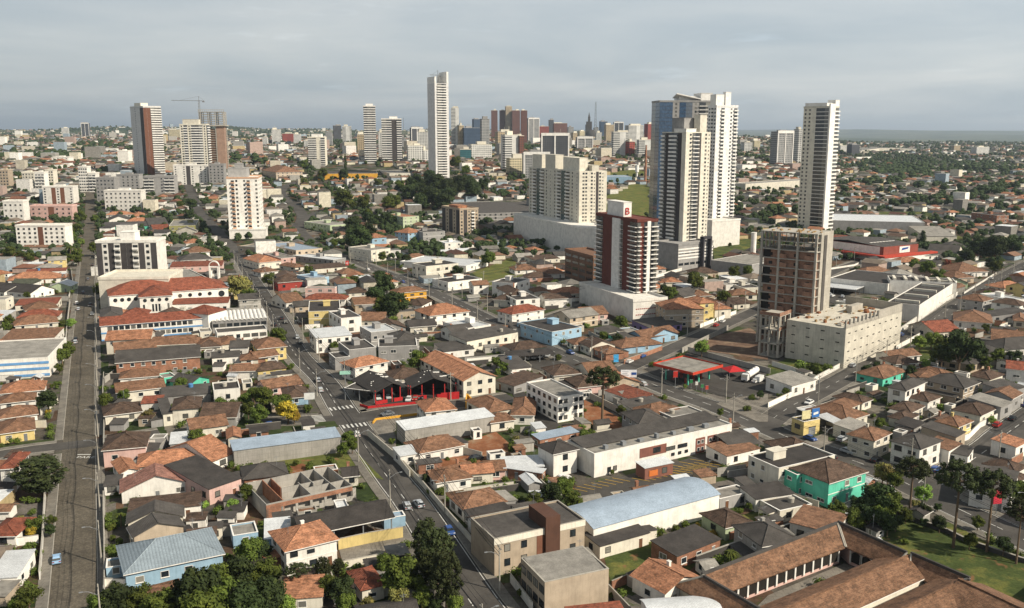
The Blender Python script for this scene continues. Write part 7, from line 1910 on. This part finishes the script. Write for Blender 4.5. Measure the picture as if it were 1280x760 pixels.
# distant wood: one mass of crowns
wood = MB(); r = random.Random(9)
pts = [(x, y, r.uniform(2.2, 4.6)) for x, y in treec]
for px, py in [(r.uniform(0, 1280), r.uniform(168, 330)) for _ in range(13000)]:
    p = unp(px, py)
    if 480 < p.y < 9000 and not near_road(p.x, p.y, 2) and not occ_hit(p.x, p.y, 2) and not in_open(p.x, p.y): pts.append((p.x, p.y, r.uniform(2, 4)*(1+ss(1500, 5000, p.y)*1.4)))
for _ in range(3600):    # woods on the ridge and the right hand slopes
    y = r.uniform(4600, 7400); x = r.uniform(-.62, .62)*y
    if sin(x*.004)+sin(y*.006+x*.0017) > .25: pts.append((x, y, r.uniform(5, 9)))
for cxp, cyp, sx, sy, n in ((1210, 388/2+16, 50, 3, 90), (1130, 215, 45, 6, 260), (1240, 240, 40, 8, 260), (1230, 178, 30, 2, 90), (300, 262/1.3, 60, 3, 60), (110, 183, 60, 3, 120), (440, 188, 20, 3, 70), (1100, 232, 60, 5, 120), (1160, 255, 70, 5, 110), (60, 196, 50, 3, 90), (970, 270, 30, 3, 20)):
    for _ in range(n):
        p = unp(cxp+r.gauss(0, sx*.5), max(167, cyp+r.gauss(0, sy))); 
        if p.y < 9000 and not occ_hit(p.x, p.y, 3): pts.append((p.x, p.y, r.uniform(4, 7.5)))
low = MB(); nl = 0
for x, y in treec+[tuple(unp(r.uniform(-10, 1290), r.uniform(235, 755)))[:2] for _ in range(2600)]:
    if y > 640 or near_road(x, y, 2.6) or in_open(x, y) or occ_hit(x, y, 1.0): continue
    nl += 1; s = r.uniform(.7, 1.7)
    for _ in range(3): clump(low, r, (x+r.uniform(-.8, .8)*s, y+r.uniform(-.8, .8)*s, s*r.uniform(.5, 1.1)), s*r.uniform(.6, .9), 42, .26, .85, .6)
o = low.build('shrubbery', LEAF['b']); kind(o, 'stuff'); o['label'] = 'low shrubs and weeds filling the yards between the houses'; print('shrubs', nl)
for x, y, s in pts:
    z = T(x, y)
    if y < 640: continue
    if y < 1250:
        for _ in range(4): clump(wood, r, (x+r.uniform(-.5, .5)*s, y+r.uniform(-.5, .5)*s, z+s*r.uniform(.8, 1.5)), s*.62, 16, s*.13, .9, .9)
    else: clump(wood, r, (x, y, z+s*.8), s, 5 if y < 3500 else 2, s*.26, .95, .95)
o = wood.build('distant_trees', M('leaves_distant', '3a4a2c', 'leaf')); kind(o, 'stuff'); o['label'] = 'mass of dark trees scattered between the far houses'
print('wood faces', len(wood.f))
# ================================================ haze
hz = MB(); hz.box(-60000, 60000, -300, 61000, -62, 420); hm = bpy.data.materials.new('haze_air'); hm.use_nodes = True; t = hm.node_tree; t.nodes.clear()
pv = t.nodes.new('ShaderNodeVolumePrincipled'); pv.inputs['Color'].default_value = (.72, .85, 1.0, 1); pv.inputs['Density'].default_value = HAZE; pv.inputs['Anisotropy'].default_value = .3
oo = t.nodes.new('ShaderNodeOutputMaterial'); t.links.new(pv.outputs[0], oo.inputs['Volume']); o = hz.build('haze', hm); kind(o, 'stuff')
# ================================================ labels: single out every thing by what stands near it
LM = [('the white church', 215, 375), ('the blue school', 190, 405), ('the bell tower', 268, 340), ('the charcoal striped block', 160, 330), ('the cobbled street', 100, 560), ('the stop lettering', 106, 575), ('the blue parked car', 71, 702), ('the roofless shell', 380, 615), ('the black shed', 430, 650),
 ('the car yard', 505, 480), ('the white roofed warehouse', 560, 530), ('the blue roofed concrete warehouse', 355, 555), ('the crosswalks', 435, 520), ('the highway bend', 375, 275), ('the dark wood', 560, 245), ('the yellow corner shop', 405, 395), ('the ochre house', 515, 365), ('the dark red tower', 785, 340),
 ('the twin tower', 705, 250), ('the filling station', 865, 460), ('the large billboard', 788, 466), ('the stained old building', 697, 500), ('the long white building', 820, 550), ('the arched blue roof', 810, 635), ('the colonial school', 1080, 700), ('the turquoise house', 1035, 600), ('the park araucarias', 1190, 640),
 ('the yellow shop', 1000, 530), ('the concrete podium', 1060, 430), ('the hypermarket', 1090, 300), ('the skylit factory', 1150, 370), ('the cypress', 1152, 290), ('the slender right tower', 1025, 210), ('the brick chimney', 806, 210), ('the tan apartments', 675, 665), ('the pink block', 65, 265), ('the orange balcony tower', 305, 250),
 ('the brown striped tower', 190, 180), ('the tall central tower', 549, 160), ('the right street', 1240, 560), ('the big dark tree', 52, 580), ('the bottom tree mass', 280, 730), ('the brick shed', 860, 690), ('the cathedral', 739, 160), ('the banded pair', 480, 175), ('the blue house', 215, 700), ('the far right factory', 1110, 188)]
ORD = ['nearest', 'second nearest', 'third nearest', 'fourth nearest', 'fifth nearest', 'sixth nearest', 'seventh nearest', 'eighth nearest', 'ninth nearest', 'tenth nearest']
seen = {}
for o, lab, fixed in THINGS:
    if 'base' in o.keys(): lab = o['base']; del o['base']
    if fixed: continue
    x, y = prj(o.location.x, o.location.y, o.location.z+2)[:2]
    b = min(LM, key=lambda q: (q[1]-x)**2+((q[2]-y)*1.6)**2); dx, dy = x-b[1], y-b[2]; side = ('right of' if dx > 0 else 'left of') if abs(dx) > 1.3*abs(dy) else ('in front of' if dy > 0 else 'behind')
    seen.setdefault((lab, side, b[0]), []).append((hypot(dx, dy), o))
def clip(w, n): return ' '.join(w.split()[:n])
for (lab, side, lm), L in seen.items():
    L.sort(key=lambda q: q[0])
    for i, (dd, o) in enumerate(L):
        s = '%s, %s%s %s' % (lab, (ORD[min(i, 9)]+' one ') if len(L) > 1 else '', side, lm)
        if len(s.split()) > 16: s = s.replace('the neighbourhood', '').replace(' one ', ' '); s = s.replace(' storey', '-storey').replace('dark brown tile', 'dark tile')
        o['label'] = clip(s, 16)
